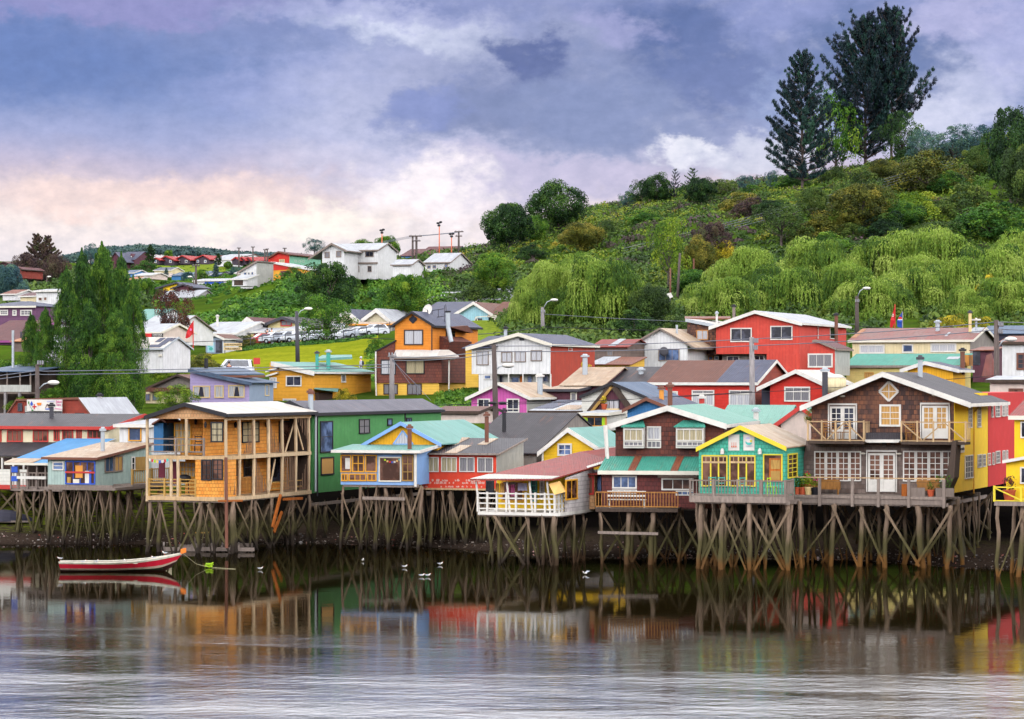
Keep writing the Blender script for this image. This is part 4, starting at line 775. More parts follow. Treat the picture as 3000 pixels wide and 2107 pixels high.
def rail(h, pl, u0, u1, z0, z1, d, mat='greywood', style='bal', step=.16, rt=.06, mid=1, post=1.6, ends=False, dd=0, name='railing', posts=True):
    """style: bal (upright balusters), bars (horizontal), x (diagonals); d outward distance"""
    mb = MB(); mb.box(pl, u0, u1, z1 - rt, z1, d - .05, d + .03)
    if style == 'bal':
        mb.box(pl, u0, u1, z0 + .06, z0 + .12, d - .03, d + .01); n = max(2, int(abs(u1 - u0) / step))
        for i in range(n + 1):
            u = u0 + (u1 - u0) * i / n; mb.box(pl, u - .02, u + .02, z0 + .121, z1 - rt - .001, d - .03, d)
    elif style == 'bars':
        for j in range(mid): z = z0 + (z1 - z0) * (j + .6) / (mid + .6); mb.box(pl, u0, u1, z - .035, z + .035, d - .02, d + .02)
    else:
        mb.box(pl, u0, u1, z0 + .02, z0 + .07, d - .03, d + .01); n = max(1, round(abs(u1 - u0) / post))
        for i in range(n):
            a, b = u0 + (u1 - u0) * i / n + .04, u0 + (u1 - u0) * (i + 1) / n - .04; P, Q = (pl.P(a, z0 + .1, -d), pl.P(b, z1 - rt - .02, -d))
            if i % 2 == 0: P, Q = pl.P(a, z1 - rt - .02, -d), pl.P(b, z0 + .1, -d)
            mb.beam(P, Q, .035, .06)
    o = mb.build(name, mat, h.root)
    if posts:
        n = max(1, round(abs(u1 - u0) / post))
        for i in range(n + 1):
            u = u0 + (u1 - u0) * i / n; m2 = MB(); m2.box(pl, u - .05, u + .05, z0 - dd, z1 + .04, d - .055, d + .045); m2.build('rail_post', mat, h.root)
    return o
def text(txt, pl, x0, y0, x1, y1, mat, root=None, name='lettering', off=-.03, bold=0.0, font=None):
    """real letters fitted to a rectangle on a plane"""
    cu = bpy.data.curves.new(name, 'FONT'); cu.body = txt; cu.size = 1; cu.extrude = .01; cu.offset = bold; cu.resolution_u = 2; ob = bpy.data.objects.new(name, cu); S.collection.objects.link(ob)
    dg = bpy.context.evaluated_depsgraph_get(); me = bpy.data.meshes.new_from_object(ob.evaluated_get(dg)); bpy.data.objects.remove(ob)
    co = np.zeros(len(me.vertices) * 3); me.vertices.foreach_get('co', co); co = co.reshape(-1, 3); lo, hi = co.min(0), co.max(0)
    A, B = pl.hit(x0, y1, off), pl.hit(x1, y0, off); u0, u1, z0, z1 = pl.uc(A), pl.uc(B), A.z, B.z
    rt = root
    while rt is not None and rt.parent: rt = rt.parent
    org = rt.location if rt else pl.P((u0 + u1) / 2, z0, off); out = []
    for c in co:
        s, q = (c[0] - lo[0]) / (hi[0] - lo[0] + 1e-9), (c[1] - lo[1]) / (hi[1] - lo[1] + 1e-9); P = pl.P(u0 + (u1 - u0) * s, z0 + (z1 - z0) * q, off - .015 * (1 if c[2] > 0 else 0)); out += list(P - org)
    me.vertices.foreach_set('co', out); me.materials.clear(); me.materials.append(MAT[mat]); me.name = name; o = bpy.data.objects.new(name, me); S.collection.objects.link(o)
    if root is not None: o.parent = root
    else: o.location = org
    return o
def board(name, label, cat, pl, x0, y0, x1, y1, mat, t=.04, off=-.03):
    A, B = pl.hit(x0, y1, off), pl.hit(x1, y0, off); h = root_at(name, label, cat, pl.P((pl.uc(A) + pl.uc(B)) / 2, A.z, off)); mb = MB(); mb.box(pl, pl.uc(A), pl.uc(B), A.z, B.z, -off - t, -off); mb.build('panel', mat, h.root); return h

def rstrip(h, a0, a1, b0, b1, mat, name='roof_sheet', t=.03):
    """a differently coloured sheet lying on the front roof slope of a longhouse; fractions along eave (a) and up the slope (b)"""
    def q(a, b): return h.pl.P(h.ua + (h.ub - h.ua) * a, h.ze + (h.zr - h.ze) * b + .074, -h.oh + (h.off + h.oh) * b)
    mb = MB(); mb.slab([q(a0, b0), q(a1, b0), q(a1, b1), q(a0, b1)], t); mb.build(name, mat, h.root)
def bx(h, pl, x0, y0, x1, y1, mat, name, off=0.0, d=.04, deep=None):
    A, B = pl.hit(x0, y1, off), pl.hit(x1, y0, off); mb = MB(); mb.box(pl, pl.uc(A), pl.uc(B), A.z, B.z, -off if deep is None else -off - deep, -off + d); return mb.build(name, mat, h.root)
def px_prism(h, pl, pts, off, depth, mat, name):
    mb = MB(); mb.prism([pl.hit(x, y, off) for x, y in pts], pl.n * depth); return mb.build(name, mat, h.root)
# ---------------------------------------------------------------- front row: houses on stilts, left to right
def chair(label, P, mat='railwood', yaw=0.0, name='chair', cat='chair', group=None):
    r = thing(name, label, cat, P, group); a = math.radians(yaw); U = Vector((math.cos(a), math.sin(a), 0)); N = Vector((-math.sin(a), math.cos(a), 0)); P = Vector(P)
    mb = MB(); c = P + Vector((0, 0, .43)); mb.prism([c - U * .21 - N * .2, c + U * .21 - N * .2, c + U * .21 + N * .2, c - U * .21 + N * .2], (0, 0, .035)); mb.build('seat', mat, r)
    for su in (-1, 1):
        for sn in (-1, 1):
            b = P + U * .18 * su + N * .17 * sn; mb = MB(); mb.beam(b, b + Vector((0, 0, .43 if sn < 0 else .92)), .035); mb.build('leg', mat, r)
    mb = MB()
    for z in (.6, .74, .87): mb.beam(P - U * .16 + N * .19 + Vector((0, 0, z)), P + U * .16 + N * .19 + Vector((0, 0, z)), .02, .05)
    mb.build('backrest', mat, r); return r
def plantpot(label, P, s=1.0, leaf='l_bank', fl=None, pot='plantpot', group='potted plants on the decks'):
    r = thing('potted_plant', label, 'plant', P, group); P = Vector(P); mb = MB(); mb.tube([P, P + Vector((0, 0, .26 * s))], [.12 * s, .17 * s], 10); mb.tube([P + Vector((0, 0, .262 * s)), P + Vector((0, 0, .3 * s))], [.185 * s, .185 * s], 10); mb.build('pot', pot, r)
    rr = np.random.default_rng(int(abs(P.x * 100)) % 9999); d = sph(rr, 70); C = np.array(P + Vector((0, 0, .5 * s))) - np.array(P) + d * .2 * s * rr.random((70, 1)) ** .4 * np.array([1, 1, 1.3])
    v, f, t = leaves(C, d, .05 * s, np.clip(.6 + .2 * rr.normal(size=70), 0, 1), rs=rr); me = np_mesh('foliage', v, f, t); me.materials.append(MAT[leaf]); o = bpy.data.objects.new('foliage', me); S.collection.objects.link(o); o.parent = r
    if fl:
        mb = MB()
        for k in range(7): mb.ball(P + Vector((rr.uniform(-.14, .14), rr.uniform(-.14, .14), (.5 + .2 * rr.random()) * s)), .04, 6, 4)
        mb.build('blossom', fl, r)
    return r

# 1 white two storey house with brown porch roof
h = longhouse('stilt_house', 'long white two storey stilt house with dark roof and red eaves at the far left', 168, -140, 318, 1428, 1254, 1216, 8.2, 'w_plaster', 'r_dark', 'redframe', rx=415, floor=2.6)
wins(h, h.pl, [(-40, 1259, 5, 1295, 3), (21, 1259, 67, 1295, 3), (97, 1259, 142, 1295, 3), (158, 1259, 175, 1292, 2), (183, 1259, 215, 1290, 3), (224, 1259, 240, 1288, 2), (257, 1259, 300, 1286, 3)], fm='redframe', gm='glassbrown')
mb = MB(); mb.slab([h.pl.hit(-60, 1338, -2.6), h.pl.hit(165, 1338, -2.6), h.pl.hit(172, 1299, -.02), h.pl.hit(-60, 1299, -.02)], .07); mb.build('porch_roof', 'r_dark', h.root)
bx(h, h.pl, -60, 1342, 95, 1374, 'glassbrown', 'porch_opening', -.3, .05); bx(h, h.pl, -60, 1376, 92, 1421, 'w_whiteboard', 'porch_wall', -2.4, .08); bx(h, h.pl, -60, 1422, 92, 1432, 'redframe', 'floor_beam', -2.5, .1, .4)
for x in (8, 40, 71, 92): bx(h, h.pl, x - 2, 1341, x + 2, 1375, 'white', 'porch_post', -2.4, .1)
pipe(h, h.pl, 151, 1192, 1238, 2.6, .14, 'darkgrey', 'black'); stilts(h, h.pl, 10, 200, 1432, 6, (-2, 1.5), seed=3, brace=.2)
h = longhouse('stilt_house', 'small white annex with an orange framed window beside the pine shingle house', 163, 350, 436, 1345, 1247, 1229, 5, 'w_white', 'r_zinc', 'white', mono=True, rx=470, floor=3.0)
win(h, h.pl, 377, 1252, 415, 1293, 1, 1, 'yellowframe', 'glassblue')

# 2 blue roofed shack
h = longhouse('stilt_house', 'weathered stilt shack with a bright blue tin roof', 160, 32, 160, 1434, 1361, 1289, 6.8, 'darkwood', 'r_blue', 'offwhite', mono=True, rx=330, inset=1.8, floor=3.05, fascia=.1)
rstrip(h, -.02, .55, 0, .16, 'r_cream')
z0 = h.zb; mb = MB(); mb.box(h.pl, h.uL, h.uR, z0 - .15, z0, -1.8, 0); mb.build('deck', 'greywood', h.root)
for x in (34, 55, 83, 110, 135): bx(h, h.pl, x - 2, 1365, x + 2, 1432, 'greywood', 'porch_post', -.02, .1)
rail(h, h.pl, h.uL, h.uR, z0, z0 + .95, .05, 'greywood', 'bal', .2, posts=False); bx(h, h.pl, 53, 1396, 138, 1403, 'white', 'counter', -.1, .15)
bx(h, h.pl, 34, 1367, 52, 1384, 'blue', 'awning_cloth', -.15, .03); bx(h, h.pl, 34, 1395, 52, 1410, 'blue', 'tarp', -.15, .03); stilts(h, h.pl, 45, 185, 1437, 6, (0, 2.6, 5.4), seed=5, brace=.5)

# 3 pale green house
h = longhouse('stilt_house', 'pale grey green stilt house with white roof and open blue framed room', 156, 140, 281, 1424, 1345, 1300, 6.6, 'w_palegreen', 'r_cream', 'rustpipe', mono=True, rx=425, fascia=.1, floor=3.3)
win(h, h.pl, 155, 1352, 188, 1378, 1, 2, 'white', 'glassblue'); win(h, h.pl, 192, 1350, 280, 1420, 4, 1, 'blue', 'glassbrown'); bx(h, h.pl, 193, 1382, 279, 1386, 'redframe', 'hand_rail', 0, .08)
for x0, y0, x1, y1, m_, n_ in ((222, 1364, 243, 1400, 'terracotta_pipe', 'boat_hull_shelf'), (250, 1380, 262, 1418, 'white', 'cupboard'), (262, 1378, 268, 1418, 'blue', 'cloth'), (198, 1398, 208, 1417, 'yellowwood', 'crate_stack'), (215, 1404, 233, 1417, 'offwhite', 'seat_stack')): bx(h, h.pl, x0, y0, x1, y1, m_, n_, 0, .045)
wins(h, h.sd, [(306, 1338, 332, 1383, 2), (334, 1336, 358, 1381, 2, 1, dict(gm='curtain_warm'))], fm='greywood', gm='glassblue'); win(h, h.sd, 384, 1338, 394, 1378, 1, 2, 'white'); bx(h, h.sd, 396, 1338, 424, 1380, 'yellowwood', 'shutter', 0, .06)
pipe(h, h.pl, 301, 1264, 1320, 2.6, .12, 'zinc', 'zinc')
u0, u1, z = 2.0, 6.6, h.zb + .1; mb = MB(); mb.box(h.sd, u0, u1, z - .14, z, 0, 1.3); mb.build('deck', 'greywood', h.root); rail(h, h.sd, u0, u1, z, z + .85, 1.25, 'yellowwood', 'bal', .2, post=2.2)
mb = MB(); mb.box(h.pl, h.uL - .1, h.uR + 1.4, h.zb - .16, h.zb - .002, -6, .25); mb.build('floor_frame', 'greywood', h.root)
stilts(h, h.pl, 150, 320, 1428, 6, (0, 2.4, 5), seed=8, brace=.85); stilts(h, h.sd, 300, 418, 1426, 5, (-1.2, ), seed=9, brace=.7)

# 4 pine shingle house with two floors of balconies
h = house('stilt_house', 'two storey orange shingle stilt house with open timber balconies and a white roof', 148, 430, 660, 1455, [(422, 1223), (540, 1184), (664, 1216)], 10.9, None, 'r_white', 'black', oh=.3, fascia=.14)
pl, sd_, uL, uR, zb = h.pl, h.sd, h.uL, h.uR, h.zb
z1 = pl.hit(660, 1337).z; zt = h.zf(uR); VS = 1.35; uF = pl.uc(pl.hit(594, 1300)); uF2 = pl.uc(pl.hit(572, 1400)); zg = pl.hit(660, 1228).z
mb = MB(); mb.box(pl, uF, uR - VS, z1, zt, -2.2, -.06); mb.box(pl, uF2, uR - .05, zb, z1 - .1, -1.4, -.02); mb.build('front_wall', 'w_orange_deep', h.root)
mb = MB(); mb.box(pl, uL + .9, uR - VS, z1, zt - .02, -10.9, -2.2); mb.box(pl, uL + 1.2, uR - VS, zb, z1 - .1, -10.9, -2.2); mb.box(pl, uL + 1.2, uF2, zb, z1 - .1, -10.5, -2.21); mb.build('wall', 'w_orange_deep', h.root)
mb = MB(); mb.box(pl, uR - VS, uR - .1, zb, zt - .05, -11, -10.8); mb.build('end_wall', 'darkwood', h.root)
mb = MB(); mb.prism([pl.P(uL, zg), pl.P(uR, zg), pl.P(uR, h.zf(uR)), pl.hit(541, 1187, 0), pl.P(uL, h.zf(uL))], pl.n * .12); mb.build('gable', 'w_pale_shingle', h.root)
mb = MB(); mb.box(sd_, 0.13, 10.9, zt - .34, zt - .04, -.12, 0); mb.build('eave_beam', 'palewood', h.root)
mb = MB(); mb.box(pl, uL, uR, z1 - .2, z1, -2.4, .02); mb.build('upper_deck', 'palewood', h.root); mb = MB(); mb.box(sd_, 2.41, 10.9, z1 - .2, z1, -VS, .02); mb.build('side_deck', 'pale_post', h.root)
mb = MB(); mb.box(pl, uL, uR - .001, zb - .22, zb, -2.4, .03); mb.build('lower_deck', 'palewood', h.root); mb = MB(); mb.box(sd_, 0, 10.9, zb - .24, zb - .04, -VS, .03); mb.build('side_lower_deck', 'pale_post', h.root)
mb = MB(); mb.box(pl, uL + .2, uR - .05, zb - .2, zb - .05, -10.8, -2.4); mb.build('floor', 'darkwood', h.root)
for x, a, b in ((430, zb - .3, zg), (545, z1, zg), (500, zb, z1 - .2), (520, zb, z1 - .2), (660, zb - .3, zg)):
    u = pl.uc(pl.hit(x, 1300)); mb = MB(); mb.tube([pl.P(u, a, .05), pl.P(u + .02, (a + b) / 2, .05), pl.P(u, b, .05)], .09, 7); mb.build('balcony_post', 'pale_post', h.root)
for x in (705, 747, 790, 830, 870, 908):
    u = sd_.uc(sd_.hit(x, 1300)); mb = MB(); mb.tube([sd_.P(u, zb - .1, .1), sd_.P(u + .03, z1, .08), sd_.P(u, zt - .3, .1)], .1, 7); mb.build('balcony_post', 'pale_post', h.root)
ra = pl.uc(pl.hit(432, 1300)); rb = pl.uc(pl.hit(596, 1300)); rail(h, pl, ra, rb, z1, z1 + .95, -.05, 'greywood', 'bars', mid=2, post=2.0, rt=.07); rail(h, pl, pl.uc(pl.hit(436, 1400)), uF2, zb, z1 - 1.25 if False else zb + .95, -.05, 'yellowwood', 'bars', mid=4, post=1.1)
rail(h, sd_, 1.2, 5.2, zb, zb + 1.0, -.3, 'railwood', 'bal', .17, posts=False); rail(h, sd_, 6.4, 10.2, zb, zb + .6, -.3, 'yellowwood', 'bars', mid=1, posts=False)
# openings
P2 = pl.shift(2.2); Ps = sd_.shift(VS)
win(h, P2, 511, 1238, 562, 1326, 4, 4, 'yellowframe', 'curtain_cream', name='balcony_door'); win(h, P2, 528, 1352, 575, 1400, 4, 3, 'yellowframe', 'curtain_cream', name='balcony_door')
bx(h, P2, 452, 1240, 480, 1326, 'w_blueboard', 'blue_wing', -.5, .06, 1.5); px_prism(h, P2, [(444, 1246), (470, 1230), (486, 1240), (486, 1235), (470, 1225), (444, 1241)], -.8, 1.8, 'rustpipe', 'wing_roof'); bx(h, P2, 466, 1355, 484, 1400, 'maroon', 'maroon_door', -.3, .05); bx(h, P2, 506, 1352, 522, 1420, 'maroon', 'maroon_door', -.1, .05)
win(h, pl, 618, 1236, 655, 1296, 2, 3, 'black', 'curtain_cream', off=-.06 + .12); win(h, pl, 590, 1346, 620, 1408, 2, 4, 'black', 'glassbrown', off=.02); win(h, pl, 622, 1345, 654, 1406, 2, 4, 'black', 'glassbrown', off=.02)
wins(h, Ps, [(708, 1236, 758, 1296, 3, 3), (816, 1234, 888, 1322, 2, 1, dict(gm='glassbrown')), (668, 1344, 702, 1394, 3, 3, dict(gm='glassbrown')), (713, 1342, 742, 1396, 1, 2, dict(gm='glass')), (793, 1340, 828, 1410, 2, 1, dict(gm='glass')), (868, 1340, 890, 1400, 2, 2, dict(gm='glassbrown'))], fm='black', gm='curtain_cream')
for x, y in ((491, 1240), (573, 1238), (602, 1247), (690, 1247), (781, 1245)):
    q = (P2 if x < 595 else pl if x < 660 else Ps); c = q.hit(x, y, -.12); mb = MB(); mb.tube([c - Vector((0, 0, .12)), c + Vector((0, 0, .12))], [.06, .09], 6); mb.ball(c + Vector((0, 0, .16)), .06, 6, 4); mb.build('wall_lamp', 'black', h.root)
for a_, b_1 in (((835, 1326), (862, 1236)), ((866, 1236), (888, 1318)), ((790, 1436), (806, 1345))): mb = MB(); mb.beam(sd_.hit(*a_, .25), sd_.hit(*b_1, .25), .06, .08); mb.build('diagonal_brace', 'pale_post', h.root)
# stick screens leaning between the posts
def sticks(x0, x1, yb0, yt0, yb1, yt1, n, fan=0.0, seed=0):
    rr = random.Random(seed); mb = MB()
    for i in range(n):
        t = i / (n - 1); a = sd_.hit(x0 + (x1 - x0) * t, yb0 + (yb1 - yb0) * t, .02 + rr.random() * .1); b = sd_.hit(x0 + (x1 - x0) * t + fan * (1 - t) + rr.uniform(-2, 2), yt0 + (yt1 - yt0) * t + rr.uniform(-3, 3), .02 + rr.random() * .1)
        m_ = a.lerp(b, .5) + sd_.u * rr.uniform(-.06, .06); mb.tube([a, m_, b], [.025, .02, .014], 5)
    mb.build('stick_screen', 'stick', h.root)
sticks(714, 744, 1328, 1325, 1328, 1228, 9, 0, 1); sticks(792, 828, 1326, 1235, 1326, 1322, 11, -2, 2); sticks(872, 907, 1226, 1226, 1224, 1316, 10, 0, 3)
sticks(668, 704, 1452, 1450, 1448, 1345, 10, 0, 4); sticks(750, 786, 1446, 1338, 1444, 1436, 10, 0, 5); sticks(834, 864, 1440, 1336, 1436, 1332, 10, 0, 6); sticks(874, 903, 1436, 1434, 1434, 1336, 9, 0, 7)
pipe(h, sd_, 909, 1152, 1212, .6, .13, 'zinc', 'rustpipe')
# bunting under the upper deck
r = thing('bunting', 'string of small coloured flags hanging under the upper balcony', 'flags', pl.P(uL + .4, z1 - .4, -.1)); mb = MB(); cols = ['white', 'red', 'limegreen', 'yellowcloth', 'blue', 'white', 'red', 'tealcloth']
mb.tube([pl.hit(432, 1342, -.12), pl.hit(465, 1349, -.12), pl.hit(498, 1342, -.12)], .012, 4); mb.build('string', 'rope', r)
for i, cn in enumerate(cols):
    x = 436 + i * 7.4; y = 1343 + 6 * math.sin(math.pi * i / 7.5); mb = MB(); mb.prism([pl.hit(x, y, -.12), pl.hit(x + 5.5, y, -.12), pl.hit(x + 5, y + 8, -.12), pl.hit(x + .5, y + 9, -.12)], pl.n * .01); mb.build('flag', cn, r)
for i, (x, y) in enumerate(((500, 1327), (580, 1326))): chair(('black chair at the left of the upper balcony', 'black chair at the right end of the upper balcony')[i], pl.hit(x, y, 1.0).xyz * 1, 'black', YAW + 20 * i)
r = thing('barbecue', 'black covered barbecue on the lower balcony', 'barbecue', pl.P(pl.uc(pl.hit(515, 1440)), zb, 1.0)); c = r.location.copy(); mb = MB(); mb.ball(c + Vector((0, 0, .95)), .32, 10, 6, (1.2, .8, .7)); mb.build('lid', 'black', r)
for a in (-.25, .25): mb = MB(); mb.tube([c + Vector((a, 0, 0)), c + Vector((a * .8, 0, .85))], .03, 5); mb.build('leg', 'black', r)
stilts(h, pl, 435, 655, 1460, 6, (0.1, 2.7, 5.6, 8.6), seed=12, brace=.9, r=.15, top=zb - .24); stilts(h, sd_, 700, 906, 1450, 5, (0.1, 1.4), seed=13, brace=.75, r=.16, top=zb - .24)
mb = MB(); a = pl.hit(662, 1215, -.35); mb.tube([Vector((a.x, a.y, pl.hit(662, 1340, -.35).z)), pl.hit(664, 1606, -.35)], .09, 8); mb.build('drain_pipe', 'rustpipe', h.root)
mb = MB(); mb.beam(sd_.hit(822, 1450, -.3), sd_.hit(798, 1545, -.3), .12, .16); mb.build('orange_brace', 'orangewood', h.root); mb = MB(); mb.beam(sd_.hit(826, 1500, .2), sd_.hit(802, 1560, .2), .1, .16); mb.build('orange_brace', 'orangewood', h.root); mb = MB(); mb.beam(sd_.hit(640, 1468, -.25), sd_.hit(710, 1467, -.25), .08, .1); mb.build('cross_beam', 'orangewood', h.root); mb = MB(); mb.beam(sd_.hit(830, 1463, -.25), sd_.hit(886, 1460, -.25), .08, .14); mb.build('cross_beam', 'orangewood', h.root)

# 5 green house
h = house('stilt_house', 'green two storey stilt house with a long grey roof', 158.6, 770, 916, 1445, [(762, 1214), (850, 1178), (919, 1213)], 19.5, 'w_green', 'r_grey', 'black', oh=.15, fascia=.14, floor=zat(1445, 158.6))
wins(h, h.sd, [(937, 1234, 974, 1325, 1, 2), (939, 1340, 977, 1390, 1, 1, dict(gm='curtain_warm')), (1051, 1228, 1082, 1270, 2, 2, dict(gm='curtain_grey')), (1134, 1226, 1148, 1247, 1, 1), (1190, 1224, 1205, 1237, 2, 1)], fm='black', gm='glassblue')
mb = MB(); mb.tube([h.sd.P(0.15, h.zf(h.uR), -.12), h.sd.P(.15, h.zb + .1, -.12)], .06, 6); mb.build('drain_pipe', 'zinc', h.root); mb = MB(); mb.tube([h.sd.P(.4, h.zf(h.uR) - .05, -.12), h.sd.P(.4, h.zb - .2, -.12)], .05, 6); mb.build('drain_pipe', 'black', h.root)
mb = MB(); mb.box(h.sd, 13.5, 13.62, h.zb + 1, h.zf(h.uR) - .1, 0, .06); mb.build('corner_strip', 'black', h.root)
stilts(h, h.sd, 918, 1280, 1443, 10, (.1, 2.2), seed=15, brace=.6, r=.15)
pipe(h, h.pl, 912, 1156, 1208, .4, .12, 'zinc', 'rustpipe')

# 6 cafe with yellow gable and light blue glazed front
CF = -14
h = longhouse('stilt_cafe', 'light blue glazed stilt cafe front under a yellow gable and teal roof', 151.5, 998, 1218, 1422, 1324, 1306, 3.6, 'w_lightblue', 'r_teal', 'white', mono=True, rx=1270, yaw=CF, cat='cafe', fascia=.12, oh=.5, ohs=.4)
pl = h.pl
wins(h, pl, [(998, 1332, 1030, 1384, 1), (1032, 1332, 1068, 1384, 2, 2), (1070, 1332, 1105, 1384, 1), (1000, 1387, 1020, 1410, 2), (1022, 1387, 1074, 1410, 3), (1076, 1387, 1104, 1410, 2)], fm='yellowframe', gm='glassbrown', mw=.05)
win(h, pl, 1110, 1338, 1176, 1412, 1, 1, 'offwhite', 'glassbrown'); win(h, pl, 1178, 1332, 1212, 1410, 2, 3, 'yellowwood', 'glassbrown'); bx(h, pl, 1012, 1342, 1030, 1374, 'white', 'notice_sheet', 0, .035)
mb = MB(); mb.tube([pl.hit(1217, 1326, -.2), pl.hit(1217, 1426, -.2)], .08, 8); mb.build('drain_pipe', 'white', h.root); pipe(h, pl, 1200, 1257, 1322, .5, .12, 'rustpipe', 'rustpipe')
for i, (x, y, cn) in enumerate([(1126, 1345, 'limegreen'), (1133, 1349, 'yellowcloth'), (1140, 1351, 'red'), (1147, 1352, 'blue'), (1154, 1351, 'white'), (1161, 1348, 'yellowcloth'), (1168, 1344, 'tealcloth')]): bx(h, pl, x, y, x + 5, y + 5, cn, 'window_flag', 0, .04)
gp = pl.shift(3.4); apex = gp.hit(1174, 1240)
G2 = Pl(0, 0, CF, gp.p); pts = [G2.hit(1057, 1307, -.3), G2.hit(1174, 1240, -.3), G2.hit(1293, 1304, -.3)]
uu = [G2.uc(p) for p in pts]; zz = [p.z for p in pts]; mb = MB(); mb.prism([G2.P(uu[0] + .3, h.zb), G2.P(uu[2] - .3, h.zb), G2.P(uu[2] - .3, zz[2] + .13), G2.P(uu[1], zz[1] - .02), G2.P(uu[0] + .3, zz[0] + .13)], G2.n * 9.5); mb.build('gable', 'w_yellow_gable', h.root)
mb = MB()
for p, q in zip(pts[:-1], pts[1:]): mb.prism([p, q, q + Vector((0, 0, .07)), p + Vector((0, 0, .07))], Pl(0, 0, -19, gp.p).n * 10.5)
mb.build('gable_roof', 'r_teal', h.root); mb = MB()
for p, q in zip(pts[:-1], pts[1:]): mb.prism([p + Vector((0, 0, -.12)), q + Vector((0, 0, -.12)), q + Vector((0, 0, .1)), p + Vector((0, 0, .1))], -G2.n * .04)
mb.build('fascia', 'bluetrim', h.root)
tri = [G2.hit(1152, 1302, -.02), G2.hit(1210, 1302, -.02), G2.hit(1180, 1262, -.02)]; mb = MB()
for a, b in zip(tri, tri[1:] + tri[:1]): mb.beam(a, b, .06, .09)
o = mb.build('triangle_window', 'bluetrim', h.root); mb = MB(); mb.prism(tri, -G2.n * .02); mb.build('pane', 'curtain', o)
stilts(h, pl, 1015, 1215, 1425, 7, (0.1, 2.6, 5.2), seed=18, brace=.65, r=.13)
mb = MB(); mb.beam(pl.hit(1062, 1459, -.2), pl.hit(1186, 1462, -.2), .1, .17); mb.build('cross_beam', 'greywood', h.root)

# 7 red shed
h = longhouse('stilt_shed', 'red painted stilt shed with four white windows and dark striped tin roof', 153, 1232, 1454, 1432, 1333, 1288, 5.2, 'w_redshed', 'r_dark', 'greywood', mono=True, rx=1552, yaw=-17, wall_side='w_zinc', fascia=.06, cat='shed')
wins(h, h.pl, [(1241, 1339, 1286, 1383, 3, 1, dict(gm='curtain_cream')), (1293, 1339, 1339, 1383, 3, 1, dict(gm='curtain_cream')), (1346, 1339, 1391, 1383, 2), (1399, 1340, 1445, 1384, 2)], fm='white', gm='curtain_grey', fw=.05)
for a, b, c, d in ((.0, .12, .5, 1), (.2, .3, .52, 1), (.36, .5, 0, .5), (.55, .66, .55, .95)): rstrip(h, a, b, c, d, 'r_cream')
rr = random.Random(4)
for row, (y, hh_) in enumerate(((1407, 8), (1414, 9), (1426, 6))):
    mb = MB(); x = 1236
    while x < 1450 - row * 14:
        w = rr.choice((4, 5, 7, 9))
        if rr.random() < .72:
            k = x
            while k < x + w: 
                A = h.pl.hit(k, y + hh_ * rr.uniform(.3, .5), 0); B = h.pl.hit(k + 1.2, y - hh_ * rr.uniform(.0, .5), 0); mb.box(h.pl, h.pl.uc(A), h.pl.uc(B), A.z, B.z, 0, .006); k += 2.0
        x += w + rr.choice((2, 3, 8))
    mb.build('worn_lettering', 'w_beige', h.root)
mb = MB(); mb.box(h.pl, h.uL - .3, h.uR + .05, h.zb - .1, h.zb - .002, -5, .12); mb.build('floor_frame', 'palewood', h.root); pipe(h, h.pl, 1426, 1220, 1300, 3.5, .12, 'rustpipe', 'rustpipe')
stilts(h, h.pl, 1236, 1450, 1435, 9, (0.1, 2, 4), seed=21, brace=.5, r=.13); stilts(h, h.pl, 1270, 1500, 1435, 6, (6.5, ), seed=22, brace=.4)

# 8 dark roof and yellow gable behind
h = longhouse('stilt_house', 'house under a large plain dark grey roof behind the red shed', 163, 1352, 1572, 1400, 1331, 1213, 14.2, 'w_greywood', 'r_dark', None, rx=1700, yaw=-21, ohs=.1, floor=3)
pipe(h, h.pl, 1477, 1208, 1262, 3.5, .12, 'black', 'black')
h = house('stilt_house', 'small yellow weatherboard gable with a white framed window and teal roof', 161, 1592, 1737, 1400, [(1574, 1329), (1663, 1257), (1753, 1314)], 6, 'w_yellow_board', 'r_teal', 'white', oh=.25, fascia=.2, floor=3.2)
win(h, h.pl, 1634, 1299, 1676, 1336, 2, 2, 'white', 'glassblue', fw=.1); mb = MB(); mb.tube([h.pl.hit(1590, 1325, -.1), h.pl.hit(1590, 1390, -.1)], .06, 6); mb.build('drain_pipe', 'offwhite', h.root)

# 9 white verandah with red roof
h = root_at('stilt_house', 'stilt house with a red tin roof and a white open verandah hung with laundry', 'house', Pl(1625, 139).hit(1540, 1500)); pl = Pl(1625, 139); h.pl = pl
A = [pl.hit(1378, 1408, -.4), pl.hit(1616, 1408, -.4), pl.hit(1802, 1352, 7), pl.hit(1806, 1314, 9.5), pl.hit(1700, 1327, 9.5)]
mb = MB()
for t in ((0, 1, 4), (1, 2, 4), (2, 3, 4)): mb.slab([A[i] for i in t], .07)
mb.build('roof', 'r_red', h.root)
e = lambda a, b, t: A[a].lerp(A[b], t) + Vector((0, 0, .078)); mb = MB(); mb.slab([e(0, 1, 0), e(0, 1, 1), e(1, 2, .12), e(0, 4, .16)], .03); mb.build('roof_sheet', 'r_white', h.root)
mb = MB(); mb.slab([e(1, 2, .55), e(1, 2, .98), e(1, 2, .98).lerp(e(4, 4, 0), .12), e(1, 2, .55).lerp(e(4, 4, 0), .1)], .02); mb.build('roof_sheet', 'r_white', h.root)
u0, u1 = pl.uc(pl.hit(1400, 1500)), pl.uc(pl.hit(1625, 1500)); zb = pl.hit(1625, 1503).z; ub = pl.uc(pl.hit(1641, 1450))
